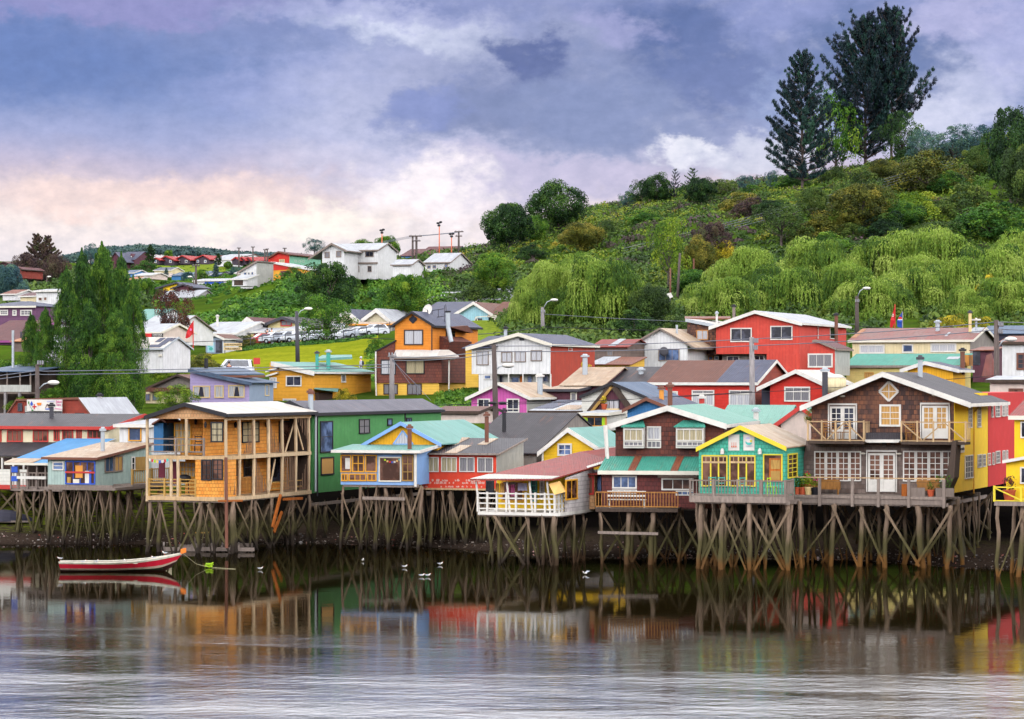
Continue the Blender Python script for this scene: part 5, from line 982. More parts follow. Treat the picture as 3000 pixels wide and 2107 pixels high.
mb = MB(); mb.box(pl, u0, ub, zb - .16, zb, -9, .02); mb.build('deck', 'white', h.root); rail(h, pl, u0, u1, zb, zb + .98, 0, 'white', 'bars', mid=3, post=.55, rt=.07); rail(h, Pl(0, 0, YAW + 90, pl.P(u1, 0)), 0.1, 1.6, zb, zb + .98, 0, 'white', 'bars', mid=3, post=.5)
for x in (1400, 1490, 1556, 1608):
    u = pl.uc(pl.hit(x, 1450)); mb = MB(); mb.beam(pl.P(u + .05, zb, .06), pl.P(u - .12, pl.hit(x, 1411).z, .06), .1, .1); mb.build('verandah_post', 'white', h.root)
mb = MB(); mb.box(pl, u0 + .1, u1 + .1, zb, pl.hit(1625, 1392, 2.4).z, -9, -2.4); mb.build('back_wall', 'w_yellow', h.root); PB = pl.shift(2.4)
wins(h, PB, [(1424, 1408, 1448, 1452, 3, 4, dict(fm='black')), (1556, 1405, 1574, 1470, 2, 4, dict(fm='tealtrim')), (1582, 1408, 1596, 1462, 2, 3), (1470, 1408, 1535, 1470, 1, 1, dict(gm='glassbrown', fm='yellowframe'))], fm='white', gm='glass')
for x, w, y0, y1, cn in ((1452, 10, 1416, 1446, 'yellowcloth'), (1465, 12, 1416, 1450, 'yellowcloth'), (1483, 10, 1420, 1452, 'pinkcloth'), (1496, 12, 1420, 1454, 'pinkcloth'), (1517, 27, 1416, 1438, 'lilaccloth')):
    t_ = {'yellowcloth': 'yellow', 'pinkcloth': 'pink', 'lilaccloth': 'pale lilac'}[cn]; r = thing('laundry', f'{t_} cloth drying on the verandah line, ' + ('left' if x in (1452, 1483) else 'right' if x in (1465, 1496) else 'widest') + ' piece of its colour', 'laundry', pl.hit(x, y1, .9)); mb = MB(); k = 5
    for i in range(k):
        a, b = x + w * i / k, x + w * (i + 1) / k; oa, ob_ = .9 + .05 * (i % 2), .9 + .05 * ((i + 1) % 2); mb.prism([pl.hit(a, y0, oa), pl.hit(b, y0, ob_), pl.hit(b + .6, y1 - (2 if i % 2 else 0), ob_), pl.hit(a, y1, oa)], pl.n * .012)
    mb.build('cloth', cn, r)
r = thing('awning_sheet', 'tan canvas sheet hanging at the corner of the white verandah', 'canvas', pl.hit(1630, 1448, -.2)); mb = MB(); Q = [pl.hit(1607, 1418, -.1), pl.hit(1640, 1410, .8), pl.hit(1661, 1440, .9), pl.hit(1624, 1450, -.5)]; mb.prism(Q, pl.n * .02); mb.build('canvas', 'yellowcloth', r)
SW = Pl(0, 0, YAW + 90, pl.P(ub, 0)); mb = MB(); zt = pl.hit(1641, 1400, 1.4).z; mb.prism([SW.P(1.3, zb), SW.P(5.2, zb), SW.P(5.2, zt + .45), SW.P(1.3, zt)], -pl.u * .2); mb.build('side_wall', 'w_white_shingle', h.root)
win(h, SW, 1656, 1406, 1690, 1462, 2, 1, 'yellowframe', 'glassbrown'); mb = MB(); mb.tube([pl.hit(1772, 1246, 6.2), pl.hit(1780, 1360, 6.2)], .09, 8); mb.build('flue', 'white', h.root)
stilts(h, pl, 1412, 1622, 1506, 5, (0.1, 2.6, 5.2), seed=24, brace=.9, r=.16, top=zb - .16); stilts(h, SW, 1650, 1720, 1500, 3, (0.1, ), seed=25, brace=.6, r=.14, top=zb - .16)
h = longhouse('stilt_annex', 'narrow annex with a red framed window between the verandah and the brown house', 143, 1701, 1742, 1492, 1392, 1380, 3, 'w_pale_shingle', 'r_red', None, mono=True, rx=1780, cat='annex'); win(h, h.pl, 1702, 1394, 1741, 1450, 2, 1, 'redframe', 'glassbrown', fw=.1); bx(h, h.pl, 1745, 1395, 1762, 1445, 'glassblue', 'corner_pane', .5, .04)

# 10 brown shingle house with teal roofs
h = house('stilt_house', 'brown shingle house with white bay windows under a wide teal gable roof', 143, 1803, 2121, 1490, [(1778, 1249), (1955, 1193), (2129, 1247)], 13, 'w_brown_shingle', 'r_mint', 'white', oh=.5, fascia=.2, floor=zat(1490, 143), yaw=-12)
pl = h.pl
for (x0, x1, xs) in ((1826, 1886, 3), (1980, 2062, 4)):
    A, B = pl.hit(x0, 1313, -.55), pl.hit(x1, 1247, -.55); a, b = pl.uc(A), pl.uc(B); mb = MB(); mb.box(pl, a, b, A.z, B.z - .1, 0, .55); o = mb.build('bay', 'white', h.root); PF = pl.shift(-.55)
    win(h, PF, x0 + 2, 1257, x1 - 2, 1292, xs, 1, 'white', 'curtain_cream', fw=.05); win(h, PF, x0 + 2, 1294, x1 - 2, 1307, xs + 1, 1, 'white', 'curtain_grey', fw=.04)
    bs = Pl(0, 0, pl.yaw + 90, pl.P(b, 0, -.55)); mb = MB(); mb.prism([pl.P(a - .1, B.z - .1, -.7), pl.P(b + .1, B.z - .1, -.7), pl.P(b - .1, B.z + .22, -.02), pl.P(a + .3, B.z + .22, -.02)], (0, 0, .05)); mb.build('bay_roof', 'r_tealdark', h.root)
win(h, pl, 1895, 1249, 1937, 1290, 2, 1, 'white', 'curtain', fw=.08); win(h, pl, 1895, 1291, 1937, 1313, 3, 1, 'white', 'curtain_grey', fw=.06)
mb = MB(); mb.tube([pl.hit(1775, 1247, -.7), pl.hit(1781, 1345, -.7)], .08, 8); mb.build('flue', 'white', h.root); pipe(h, pl, 1963, 1135, 1195, 1.5, .13, 'rustpipe', 'rustpipe')
h2 = h
h = longhouse('stilt_lean_to', 'lower storey with dark red shingles and a teal lean to roof patched with brown sheets', 140.6, 1763, 2050, 1490, 1385, 1342, 2.6, 'w_lower_shingle', 'r_tealdark', 'offwhite', mono=True, yaw=-10, rx=2090, cat='lean-to', ohs=.15, oh=.4)
pl = h.pl; rstrip(h, .29, .36, 0, 1, 'r_rust'); rstrip(h, .70, .77, 0, 1, 'r_rust')
win(h, pl, 1794, 1393, 1866, 1432, 3, 1, 'white', 'glassblue', fw=.08); win(h, pl, 1794, 1434, 1866, 1446, 4, 1, 'white', 'glassblue', fw=.05); win(h, pl, 1938, 1401, 2033, 1437, 3, 1, 'white', 'glassbrown', fw=.08); win(h, pl, 1980, 1438, 2033, 1452, 3, 1, 'white', 'glassblue', fw=.05)
bx(h, pl, 1930, 1392, 2046, 1399, 'darkwood', 'canopy', -.5, .1, -.5)
D0 = pl.shift(-1.6); a, b = pl.uc(pl.hit(1745, 1480, -1.6)), pl.uc(pl.hit(1986, 1480, -1.6)); zb = D0.hit(1900, 1490).z; mb = MB(); mb.box(pl, a, b, zb - .18, zb, 0, 1.65); mb.build('deck', 'darkwood', h.root); rail(h, pl, a, b, zb, zb + .85, 1.6, 'railwood', 'bal', .15, post=99, posts=False)
r = thing('garden_bench', 'white slatted bench on the brown railed deck', 'bench', pl.P((a + b) / 2 - .6, zb, -.9)); c = r.location.copy(); U = pl.u; mb = MB()
for k in range(3): mb.beam(c - U * 1 + Vector((0, -.2 + k * .15, .42)), c + U * 1 + Vector((0, -.2 + k * .15, .42)), .08, .04)
mb.build('seat', 'white', r); mb = MB(); mb.beam(c - U * 1 + Vector((0, .25, .8)), c + U * 1 + Vector((0, .25, .8)), .05, .1); mb.beam(c - U * 1 + Vector((0, .25, .6)), c + U * 1 + Vector((0, .25, .6)), .05, .1); mb.build('backrest', 'white', r)
for sx in (-.9, .9): mb = MB(); mb.beam(c + U * sx + Vector((0, 0, 0)), c + U * sx + Vector((0, 0, .41)), .06, .3); mb.build('leg', 'white', r)
stilts(h, D0, 1755, 1912, 1495, 3, (0.1, ), seed=30, brace=0, r=.17); stilts(h, pl, 1780, 2050, 1492, 5, (.3, 3.0, 6), seed=31, brace=.8, r=.14)
mb = MB(); mb.beam(D0.hit(1752, 1560, -.2), D0.hit(1928, 1564, -.2), .08, .14); mb.build('cross_beam', 'greywood', h.root)
h = longhouse('stilt_house', 'mint green roofed house with a red wall behind the turquoise cafe', 160, 2105, 2300, 1340, 1245, 1190, 10, 'w_rustred', 'r_mint', None, rx=2380, yaw=-12, floor=3.4, ohs=.1)
pipe(h, h.pl, 2215, 1207, 1250, -1.2, .15, 'white', 'zinc')
h = house('stilt_house', 'cream gable end with red barge boards and rusty eave left of the hostel', 155, 2288, 2376, 1300, [(2262, 1250), (2345, 1190), (2420, 1250)], 5, 'w_beige', 'r_mint', 'redframe', floor=4, oh=.2, yaw=-12)

# 11 turquoise cafe
h = house('stilt_cafe', 'turquoise shingle cafe with yellow trim, two posters and a wooden door', 137, 2047, 2300, 1462, [(2039, 1316), (2168, 1251), (2304, 1314)], 6.5, 'w_turq', 'r_cream', 'yellowtrim', cat='cafe', oh=.3, fascia=.14, yaw=-18, gut=False)
pl = h.pl
for a, b in ((2056, 2132), (2137, 2214)):
    win(h, pl, a, 1333, b, 1426, 3, 1, 'yellowtrim', 'glassbrown', fw=.06, mw=.07); bx(h, pl, a + 3, 1337, b - 3, 1339, 'palewood', 'window_rail', 0, .05); bx(h, pl, a + 3, 1352, b - 3, 1357, 'palewood', 'window_rail', 0, .055)
    for k in range(1, 6): bx(h, pl, a + (b - a) * k / 6 - .8, 1339, a + (b - a) * k / 6 + .8, 1352, 'palewood', 'window_bar', 0, .05)
win(h, pl, 2236, 1330, 2293, 1412, 1, 1, 'yellowtrim', 'glassbrown', name='door_frame', fw=.06); bx(h, pl, 2254, 1343, 2291, 1410, 'orangewood', 'door', 0, .05); bx(h, pl, 2259, 1348, 2286, 1374, 'yellowwood', 'door_panel', 0, .065); bx(h, pl, 2259, 1380, 2286, 1406, 'yellowwood', 'door_panel', 0, .065)
win(h, h.sd, 2307, 1330, 2334, 1398, 2, 5, 'yellowtrim', 'glassbrown')
for x in (2116, 2226): c = pl.hit(x, 1325, -.15); mb = MB(); mb.tube([c - Vector((0, 0, .1)), c + Vector((0, 0, .08)), c + Vector((0, 0, .2))], [.1, .1, .04], 8); mb.build('wall_lamp', 'white', h.root)
for x0, x1, lb in ((2134, 2166, 'white poster with three small painted utensils on the turquoise gable'), (2178, 2210, 'white poster with a round wave and sun emblem on the turquoise gable')):
    b_ = board('poster', lb, 'poster', pl, x0, 1273, x1, 1320, 'white')
    if x0 < 2150:
        for x in (2144, 2150, 2156): bx(b_, pl, x - .6, 1296, x + .6, 1308, 'beak', 'painted_utensil', -.075, .004); bx(b_, pl, x - 1.6, 1307, x + 1.6, 1311, 'beak', 'painted_utensil', -.075, .006)
    else:
        def disc(cx, cy, rx_, ry_, mt, nm, a0=0, a1=360, dd=.004, n=20):
            mb = MB(); mb.prism([pl.hit(cx + rx_ * math.cos(math.radians(a0 + (a1 - a0) * i / n)), cy + ry_ * math.sin(math.radians(a0 + (a1 - a0) * i / n)), -.072) for i in range(n + (0 if a1 - a0 == 360 else 1))], -pl.n * dd); mb.build(nm, mt, b_.root)
        disc(2194, 1295, 10, 9, 'tealcloth', 'emblem_wave', 20, 190); disc(2194, 1291, 9, 6, 'white', 'emblem_cloud', dd=.006); disc(2200, 1292, 3.4, 3.4, 'yellowtrim', 'emblem_sun', dd=.009); disc(2191, 1284, 6, 3, 'lilaccloth', 'emblem_band', dd=.008)
        bx(b_, pl, 2185, 1306, 2205, 1308, 'gullgrey', 'emblem_line', -.072, .005)
D0 = pl.shift(-1.9); a, b = D0.uc(D0.hit(2022, 1450)), D0.uc(D0.hit(2300, 1450)); zb = D0.hit(2300, 1456).z; mb = MB(); mb.box(D0, a, b, zb - .32, zb, -2.1, .05); mb.build('deck', 'greywood', h.root)
rail(h, D0, a, b, zb, zb + .8, 0, 'greywood', 'bal', .16, post=1.1, dd=.3); sdp = Pl(0, 0, D0.yaw + 90, D0.P(b, 0)); rail(h, sdp, .05, 1.9, zb, zb + .8, 0, 'greywood', 'bal', .14, post=1.9)
for i, x in enumerate((2075, 2105, 2170, 2250)): chair(('turquoise chair at the left window of the cafe deck', 'turquoise chair under the left cafe lamp', 'turquoise chair below the second cafe window', 'lime green chair beside the wooden cafe door')[i], Vector(D0.P(D0.uc(D0.hit(x, 1440)), zb, .9)), ('tealtrim', 'tealtrim', 'tealtrim', 'limegreen')[i], 20 * i)
stilts(h, D0, 2045, 2300, 1468, 4, (0.15, ), seed=33, brace=.9, r=.17, top=zb - .32); stilts(h, pl, 2055, 2330, 1466, 6, (0.2, 2.5, 4.8), seed=34, brace=.95, r=.13, top=zb - .3); stilts(h, D0, 2030, 2310, 1468, 5, (1.0, ), seed=36, brace=1, r=.11, top=zb - .32)

# 12 hostel
h = house('hostel', 'large dark shingle hostel with white multi pane windows, balconies and a yellow side wall', 138.5, 2378, 2795, 1441, [(2343, 1195), (2585, 1094), (2844, 1185)], 8.6, 'w_dark_shingle', 'r_dark', 'white', cat='hostel', oh=.75, fascia=.18, wall_side='w_yellow')
pl, sd_ = h.pl, h.sd; zf2 = pl.hit(2585, 1292).z
mb = MB(); mb.box(pl, h.uL - .02, h.uR + .02, h.zb - .1, zf2 - .2, .001, .07); mb.build('lower_facade', 'w_grey_shingle', h.root); PF = pl.shift(-.07)
px_prism(h, pl, [(2362, 1291), (2388, 1291), (2388, 1425), (2345, 1405)], -.05, 2.5, 'w_grey_shingle', 'flared_side'); px_prism(h, pl, [(2790, 1291), (2802, 1291), (2795, 1400), (2768, 1458), (2762, 1458)], -1.6, 1.2, 'darkwood', 'flared_side')
for a, b in ((2372, 2530), (2638, 2798)): bx(h, pl, a, 1293, b, 1299, 'white', 'white_band', -.07, .12)
def french(x0, x1, y0, y1, q, gm, ny=4, pn=.28):
    xm = (x0 + x1) / 2; 
    for a, b in ((x0 + 2, xm), (xm, x1 - 2)): win(h, q, a, y0 + 3, b, y1, 2, ny, 'white', gm, name='door', panel=pn, fw=.1, mw=.035)
    A, B = q.hit(x0, y1), q.hit(x1, y0); mb = MB(); mb.box(q, q.uc(A) - .06, q.uc(A) - .003, A.z, B.z + .1, 0, .09); mb.box(q, q.uc(B) + .003, q.uc(B) + .06, A.z, B.z + .1, 0, .09); mb.box(q, q.uc(A) - .003, q.uc(B) + .003, B.z + .01, B.z + .1, 0, .09); mb.build('door_frame', 'white', h.root)
french(2430, 2508, 1188, 1286, pl, 'glass'); french(2700, 2780, 1186, 1285, pl, 'curtain_warm'); french(2542, 2625, 1325, 1441, PF, 'glassbrown', 5, .3)
win(h, pl, 2577, 1185, 2640, 1250, 2, 3, 'white', 'curtain_warm', fw=.1)
for k in range(4): win(h, PF, 2386 + 34.5 * k, 1322, 2386 + 34.5 * (k + 1) - 1, 1410, 2, 5, 'white', 'glassbrown', fw=.06, mw=.035)
for k in range(4): win(h, PF, 2646 + 38 * k, 1321, 2646 + 38 * (k + 1) - 1, 1411 + k * .5, 2, 5, 'white', 'glassbrown', fw=.06, mw=.035)
dm = [pl.hit(2604, 1118, -.02), pl.hit(2632, 1147, -.02), pl.hit(2604, 1175, -.02), pl.hit(2576, 1147, -.02)]; mb = MB()
for a, b in zip(dm, dm[1:] + dm[:1]): mb.beam(a, b, .07, .1)
mb.beam(dm[0], dm[2], .05, .04); mb.beam(dm[1], dm[3], .05, .04); o = mb.build('diamond_window', 'white', h.root); mb = MB(); mb.prism(dm, -pl.n * .012); mb.build('pane', 'curtain_warm', o)
for x, y in ((2468, 1161), (2738, 1158), (2528, 1329), (2634, 1330)): c = pl.hit(x, y, -.15); mb = MB(); mb.ball(c, .1, 8, 5, (1.5, 1, .6)); mb.build('wall_lamp', 'offwhite', h.root)
# balconies
for a, b, nm in ((2366, 2530, 'left'), (2640, 2832, 'right')):
    Q = pl.shift(-1.3); A, B = Q.uc(Q.hit(a, 1288)), Q.uc(Q.hit(min(b, 2828), 1288)); mb = MB(); mb.box(pl, A, B, zf2 - .14, zf2, 0.001, 1.3); mb.build('balcony_floor', 'darkwood', h.root)
    rail(h, pl, A, B, zf2, zf2 + 1.02, 1.25, 'palewood', 'x', post=.95, posts=False, rt=.05); uu = A
    for k in range(5 if nm == 'left' else 5): u = A + (B - A) * k / 4; mb = MB(); mb.box(pl, u - .04, u + .04, zf2, zf2 + 1.06, 1.2, 1.28); mb.build('balcony_post', 'palewood', h.root)
    sp = Pl(0, 0, YAW + 90, pl.P(B, 0, -1.25)); rail(h, sp, .05, 1.2, zf2, zf2 + 1.0, 0, 'palewood', 'bal', .28, posts=False)
px_prism(h, pl, [(2536, 1268), (2636, 1268), (2646, 1288), (2528, 1288)], -.9, .85, 'r_dark', 'porch_roof'); px_prism(h, pl, [(2526, 1288), (2640, 1288), (2632, 1297), (2540, 1297)], -1.0, .9, 'white', 'porch_fascia')
# yellow and red flank
z15 = sd_.hit(2905, 1151, 0).z; uYe = 8.6
mb = MB(); mb.box(sd_, 6.6, 8.6, h.zf(h.uR) - 1.0, h.zf(h.uR) + .2, -2, .031); mb.build('upper_yellow_wall', 'w_yellow', h.root)
mb = MB(); mb.box(sd_, 8.61, 21, h.zb, z15, -7, .05); mb.build('red_wall', 'w_red', h.root)
SR = sd_.shift(-.05); SY = sd_.shift(-.03)
wins(h, SY, [(2836, 1190, 2846, 1253, 2, 5), (2862, 1190, 2872, 1252, 2, 5), (2826, 1335, 2849, 1400, 3, 4), (2863, 1332, 2874, 1369, 2, 3), (2877, 1331, 2886, 1367, 2, 3), (2892, 1328, 2900, 1363, 2, 3)], fm='white', gm='curtain_grey', fw=.05, mw=.03)
wins(h, SR, [(2903, 1188, 2908, 1223, 1, 3), (2915, 1187, 2928, 1222, 2, 3), (2934, 1187, 2942, 1220, 2, 3), (2945, 1186, 2951, 1219, 2, 3), (2906, 1326, 2911, 1362, 1, 3), (2916, 1322, 2928, 1357, 2, 3), (2936, 1320, 2942, 1350, 2, 3), (2946, 1319, 2951, 1346, 2, 3)], fm='white', gm='curtain_grey', fw=.05, mw=.03)
mb = MB(); mb.tube([SY.hit(2874, 1185, -.08), SY.hit(2854, 1208, -.08), SY.hit(2853, 1446, -.08)], .035, 6); mb.build('drain_pipe', 'yellowframe', h.root)
b_ = board('hostel_sign', 'small white sign reading hostel fixed to the yellow wall', 'sign', SY, 2812, 1295, 2826, 1327, 'white', .05, -.1); text('hoste', SY, 2813, 1308, 2825, 1320, 'darkgrey', b_.root, 'lettering', -.155, .02)
# deck
D0 = pl.shift(-2.4); zb = D0.hit(2600, 1454).z; A, B = D0.uc(D0.hit(2312, 1450)), D0.uc(D0.hit(2768, 1450)); mb = MB(); mb.box(D0, A, B, zb - .14, zb, -2.35, .05); mb.build('deck', 'greywood', h.root); mb = MB(); mb.box(D0, A, B, zb - .42, zb - .145, -.3, .0); mb.build('deck_beam', 'greywood', h.root)
mb = MB(); mb.box(D0, A, B, zb + .88, zb + .93, -.04, .04); mb.build('hand_rail', 'palewood', h.root)
for x in (2316, 2402, 2498, 2574, 2663, 2766): u = D0.uc(D0.hit(x, 1430)); mb = MB(); mb.box(D0, u - .07, u + .07, zb - .55, zb + .88, .001, .11); mb.build('rail_post', 'greywood', h.root)
for x in (2426,): u = D0.uc(D0.hit(x, 1430)); mb = MB(); mb.box(D0, u - .07, u + .07, zb, zb + .8, -2.0, -1.88); mb.build('rail_post', 'greywood', h.root)
for x0, x1, m_, lb in ((2672, 2738, 'railwood', 'orange varnished bench on the hostel deck right of the door'), (2352, 2445, 'railwood', 'long orange bench on the hostel deck left of the door')):
    P0, P1 = D0.P(D0.uc(D0.hit(x0, 1440)), zb, 1.2), D0.P(D0.uc(D0.hit(x1, 1440)), zb, 1.2); r = thing('bench', lb, 'bench', (P0 + P1) / 2); mb = MB(); mb.beam(P0 + Vector((0, 0, .45)), P1 + Vector((0, 0, .45)), .05, .4); mb.build('seat', m_, r); mb = MB()
    for z in (.62, .74, .86) if x0 > 2500 else (.7,): mb.beam(P0 + Vector((0, .25, z)), P1 + Vector((0, .25, z)), .03, .09)
    mb.build('backrest', m_, r)
    for t in (.08, .92): q = P0.lerp(P1, t); mb = MB(); mb.beam(q, q + Vector((0, 0, .42)), .06, .3); mb.build('leg', m_, r)
pp = [(2329, 1.0, 'l_bank', None, 'plantpot', 'terracotta pot with green leaves, first from the left on the hostel deck'), (2345, 1.0, 'l_lime', None, 'plantpot', 'terracotta pot with lime leaves, second on the hostel deck'), (2362, 1.05, 'l_lime', None, 'cream_trim', 'pale terracotta pot with grassy leaves, third on the hostel deck'), (2382, 1.0, 'l_lime', 'flower', 'black', 'black pot with pink and yellow flowers on the hostel deck'), (2722, .9, 'l_olive', None, 'plantpot', 'terracotta pot below the orange bench'), (2343, 1.3, 'l_lime', 'red', 'plantpot', 'taller pot with reddish leaves behind the row of pots')]
for i, (x, s_, lf_, fl, pt, lb) in enumerate(pp): plantpot(lb, Vector(D0.P(D0.uc(D0.hit(x, 1440)), zb, .4 if i != 5 else 1.3)), s_ * 1.25, lf_, fl, pt)
for i, (x, sx, m_, lb) in enumerate(((2680, .75, 'greywood', 'grey wooden planter box beside the orange bench'), (2646, .3, 'orangewood', 'upright log stool by the hostel door'), (2760, .9, 'greywood', 'large wooden planter with tall grass at the right end of the hostel deck'))):
    P0 = D0.P(D0.uc(D0.hit(x, 1440)), zb, .5); r = thing('planter' if i != 1 else 'log_stool', lb, 'planter' if i != 1 else 'stool', P0); mb = MB()
    if i == 1: mb.tube([P0, P0 + Vector((0, 0, .6))], .2, 12)
    else: mb.prism([P0 + Vector((-sx / 2, -.2, 0)), P0 + Vector((sx / 2, -.2, 0)), P0 + Vector((sx / 2, .25, 0)), P0 + Vector((-sx / 2, .25, 0))], (0, 0, .42))
    mb.build('box' if i != 1 else 'log', m_, r)
    if i == 2:
        rr = np.random.default_rng(5); n = 160; C = np.stack([rr.uniform(-.4, .4, n), rr.uniform(-.15, .2, n), .45 + .6 * rr.random(n)], 1); v, f, t = leaves(C, rr.normal(size=(n, 3)), .09, .5 + .2 * rr.normal(size=n), axis=np.tile([0, 0, 1.], (n, 1)), asp=.2, rs=rr); me = np_mesh('grass', v, f, t); me.materials.append(MAT['l_bank']); o = bpy.data.objects.new('grass', me); S.collection.objects.link(o); o.parent = r.children[0].parent
Bp = pl.shift(-.7)
for i, (x, yw) in enumerate(((2425, 10), (2450, 60), (2480, -20), (2665, 0), (2680, 40))): chair(('wooden chair at the left of the left balcony', 'wooden chair turned sideways on the left balcony', 'wooden chair by the right door leaf of the left balcony', 'wooden chair at the left end of the right balcony', 'second wooden chair on the right balcony, partly behind the first')[i], Vector(Bp.P(Bp.uc(Bp.hit(x, 1280)), zf2, 0)), 'railwood', yw)
stilts(h, D0, 2345, 2765, 1468, 6, (.1, ), seed=41, brace=1.0, r=.19, top=zb - .42); stilts(h, D0, 2330, 2770, 1466, 7, (2.6, 5.2), seed=42, brace=.9, r=.14, top=zb - .2); stilts(h, D0, 2335, 2760, 1466, 5, (8.5, 11.5), seed=43, brace=.6, r=.13, top=zb - .2)
stilts(h, sd_, 2806, 2905, 1456, 7, (.3, 1.6), seed=44, brace=.6, r=.14); pipe(h, pl, 2417, 1090, 1165, 1.2, .15, 'darkgrey', 'zinc'); pipe(h, pl, 2696, 1055, 1092, 5, .13, 'zinc', 'darkgrey')

# 13 yellow houses at the right edge
h = longhouse('stilt_house', 'yellow stilt house with a coral tin roof cut by the right edge', 134, 2972, 3200, 1465, 1224, 1175, 8, 'w_yellow', 'r_red', 'offwhite', rx=3200, floor=zat(1465, 134))
wins(h, h.pl, [(2990, 1235, 3020, 1284, 2)], fm='white'); pl = h.pl
q = Pl(2972, 132); mb = MB(); mb.prism([q.hit(2948, 1465, 0), q.hit(3150, 1465, 0), q.hit(3150, 1330, 0), q.hit(2948, 1352, 0)], q.n * 1.8); mb.build('front_wall', 'w_yellow', h.root); win(h, q, 2989, 1368, 3030, 1418, 2, 1, 'white'); mb = MB(); mb.prism([q.hit(2936, 1358, -.3), q.hit(3150, 1320, -.3), q.hit(3150, 1310, -.3), q.hit(2936, 1349, -.3)], q.n * 2.2); mb.build('porch_roof', 'white', h.root)
Dq = q.shift(-1.2); zb = Dq.hit(2950, 1470).z; A, B = Dq.uc(Dq.hit(2913, 1460)), Dq.uc(Dq.hit(3150, 1460)); mb = MB(); mb.box(Dq, A, B, zb - .2, zb, -1.2, .03); mb.build('deck', 'greywood', h.root); rail(h, Dq, A, B, zb, zb + .72, 0, 'yellowtrim', 'x', post=1.3); stilts(h, Dq, 2930, 3140, 1478, 4, (.1, 2.6, 5), seed=47, brace=.7, r=.16)
plantpot('bare reddish potted shrub on the yellow railed deck', Vector(Dq.P(Dq.uc(Dq.hit(2950, 1460)), zb, .6)), 1.8, 'l_copper')
# ---------------------------------------------------------------- second row, street side
FB = 1260
h = house('plank_house', 'red plank mansard house with a painted banner at the left', 186, 8, 270, 1300, [(3, 1238), (48, 1173), (229, 1168), (273, 1226)], 6.5, 'w_redplank', 'r_zinc', 'rustpipe', oh=.12, fascia=.06, gut=False)
win(h, h.pl, 53, 1181, 66, 1205, 1, 2, 'darkgrey', 'glass'); win(h, h.pl, 25, 1213, 49, 1232, 2, 1, 'darkgrey', 'glass'); win(h, h.pl, 221, 1210, 247, 1227, 2, 1, 'black', 'glass'); bx(h, h.pl, 74, 1190, 183, 1232, 'w_zinc', 'balcony_wall', 0, .05)
for x in (74, 92, 110, 128, 146, 164, 182): bx(h, h.pl, x - .7, 1208, x + .7, 1232, 'darkgrey', 'balcony_bar', -.3, .03)
bx(h, h.pl, 74, 1208, 183, 1210, 'darkgrey', 'balcony_rail', -.3, .04); pipe(h, h.pl, 292, 1162, 1222, 3, .16, 'offwhite', 'black')
b_ = board('banner', 'white painted cloth banner with a red cross, a blue drop and pink lettering', 'banner', h.pl, 79, 1171, 182, 1204, 'white', .02, -.35); BP = h.pl.shift(-.372)
def shape(hh, q, pts, mt, nm, dd=.006): mb = MB(); mb.prism([q.hit(x, y) for x, y in pts], -q.n * dd); mb.build(nm, mt, hh.root)
def ell(cx, cy, a, b, n=14): return [(cx + a * math.cos(2 * math.pi * i / n), cy + b * math.sin(2 * math.pi * i / n)) for i in range(n)]
shape(b_, BP, [(92.5, 1175)] + [(92.5 + 3.7 * math.cos(t), 1184 + 4.6 * math.sin(t)) for t in np.linspace(-.6, 3.74, 12)], 'blue', 'painted_drop'); shape(b_, BP, [(99, 1184), (102, 1184), (102, 1199), (99, 1199)], 'red', 'painted_cross'); shape(b_, BP, [(95, 1190), (98.9, 1190), (98.9, 1193.5), (95, 1193.5)], 'red', 'painted_cross'); shape(b_, BP, [(102.1, 1190), (107, 1190), (107, 1193.5), (102.1, 1193.5)], 'red', 'painted_cross')
shape(b_, BP, [(107, 1180), (122, 1180), (120, 1188), (110, 1188)], 'orange', 'painted_basket'); shape(b_, BP, ell(84, 1180, 2, 4), 'greencloth', 'painted_leaf'); shape(b_, BP, ell(95, 1202, 3, 2), 'greencloth', 'painted_leaf'); shape(b_, BP, [(85, 1184), (86, 1184), (94, 1200), (93, 1200)], 'greencloth', 'painted_stem')
for a, b in (((133, 1196), (138, 1184)), ((138, 1184), (143, 1196)), ((143, 1196), (149, 1184)), ((149, 1184), (154, 1196))): mb = MB(); mb.beam(BP.hit(*a), BP.hit(*b), .02, .04); mb.build('painted_house', 'rustpipe', b_.root)
shape(b_, BP, [(133, 1197), (155, 1197), (155, 1200), (133, 1200)], 'blue', 'painted_water'); text('Salud', BP, 164, 1173, 180, 1180, 'pinkcloth', b_.root, 'lettering', -.003, .015); text('Tierra', BP, 164, 1182, 179, 1189, 'pinkcloth', b_.root, 'lettering', -.003, .015); shape(b_, BP, [(160, 1196), (181, 1198), (181, 1200), (160, 1198)], 'pinkcloth', 'painted_line'); shape(b_, BP, [(137, 1175), (160, 1174), (160, 1177), (137, 1178)], 'lilaccloth', 'painted_line')

h = longhouse('verandah_house', 'house with an open verandah over a white boarded band at the far left', 206, -60, 92, 1215, 1090, 1066, 8, 'darkwood', 'r_zincblue', None, rx=120, mono=True, inset=2.5)
bx(h, h.pl, -60, 1128, 92, 1148, 'w_zinc', 'verandah_band', -.05, .1); bx(h, h.pl, -60, 1150, 88, 1153, 'greywood', 'floor_beam', 0, .1, 2)
for x in (-10, 22, 60, 90): bx(h, h.pl, x - 1.5, 1090, x + 1.5, 1128, 'greywood', 'verandah_post', 0, .08)
for x in (18, 60): bx(h, h.pl, x - 3, 1150, x + 3, 1215, 'oldpole', 'support_post', 0, .2)
pipe(h, h.pl, 38, 968, 1070, 3, .1, 'zinc', None)
h = longhouse('house', 'purple house with a slate roof and three white windows at the left edge', 300, -60, 104, 955, 898, 884, 8, 'w_purple', 'r_slate', 'offwhite', rx=110, hip=3)
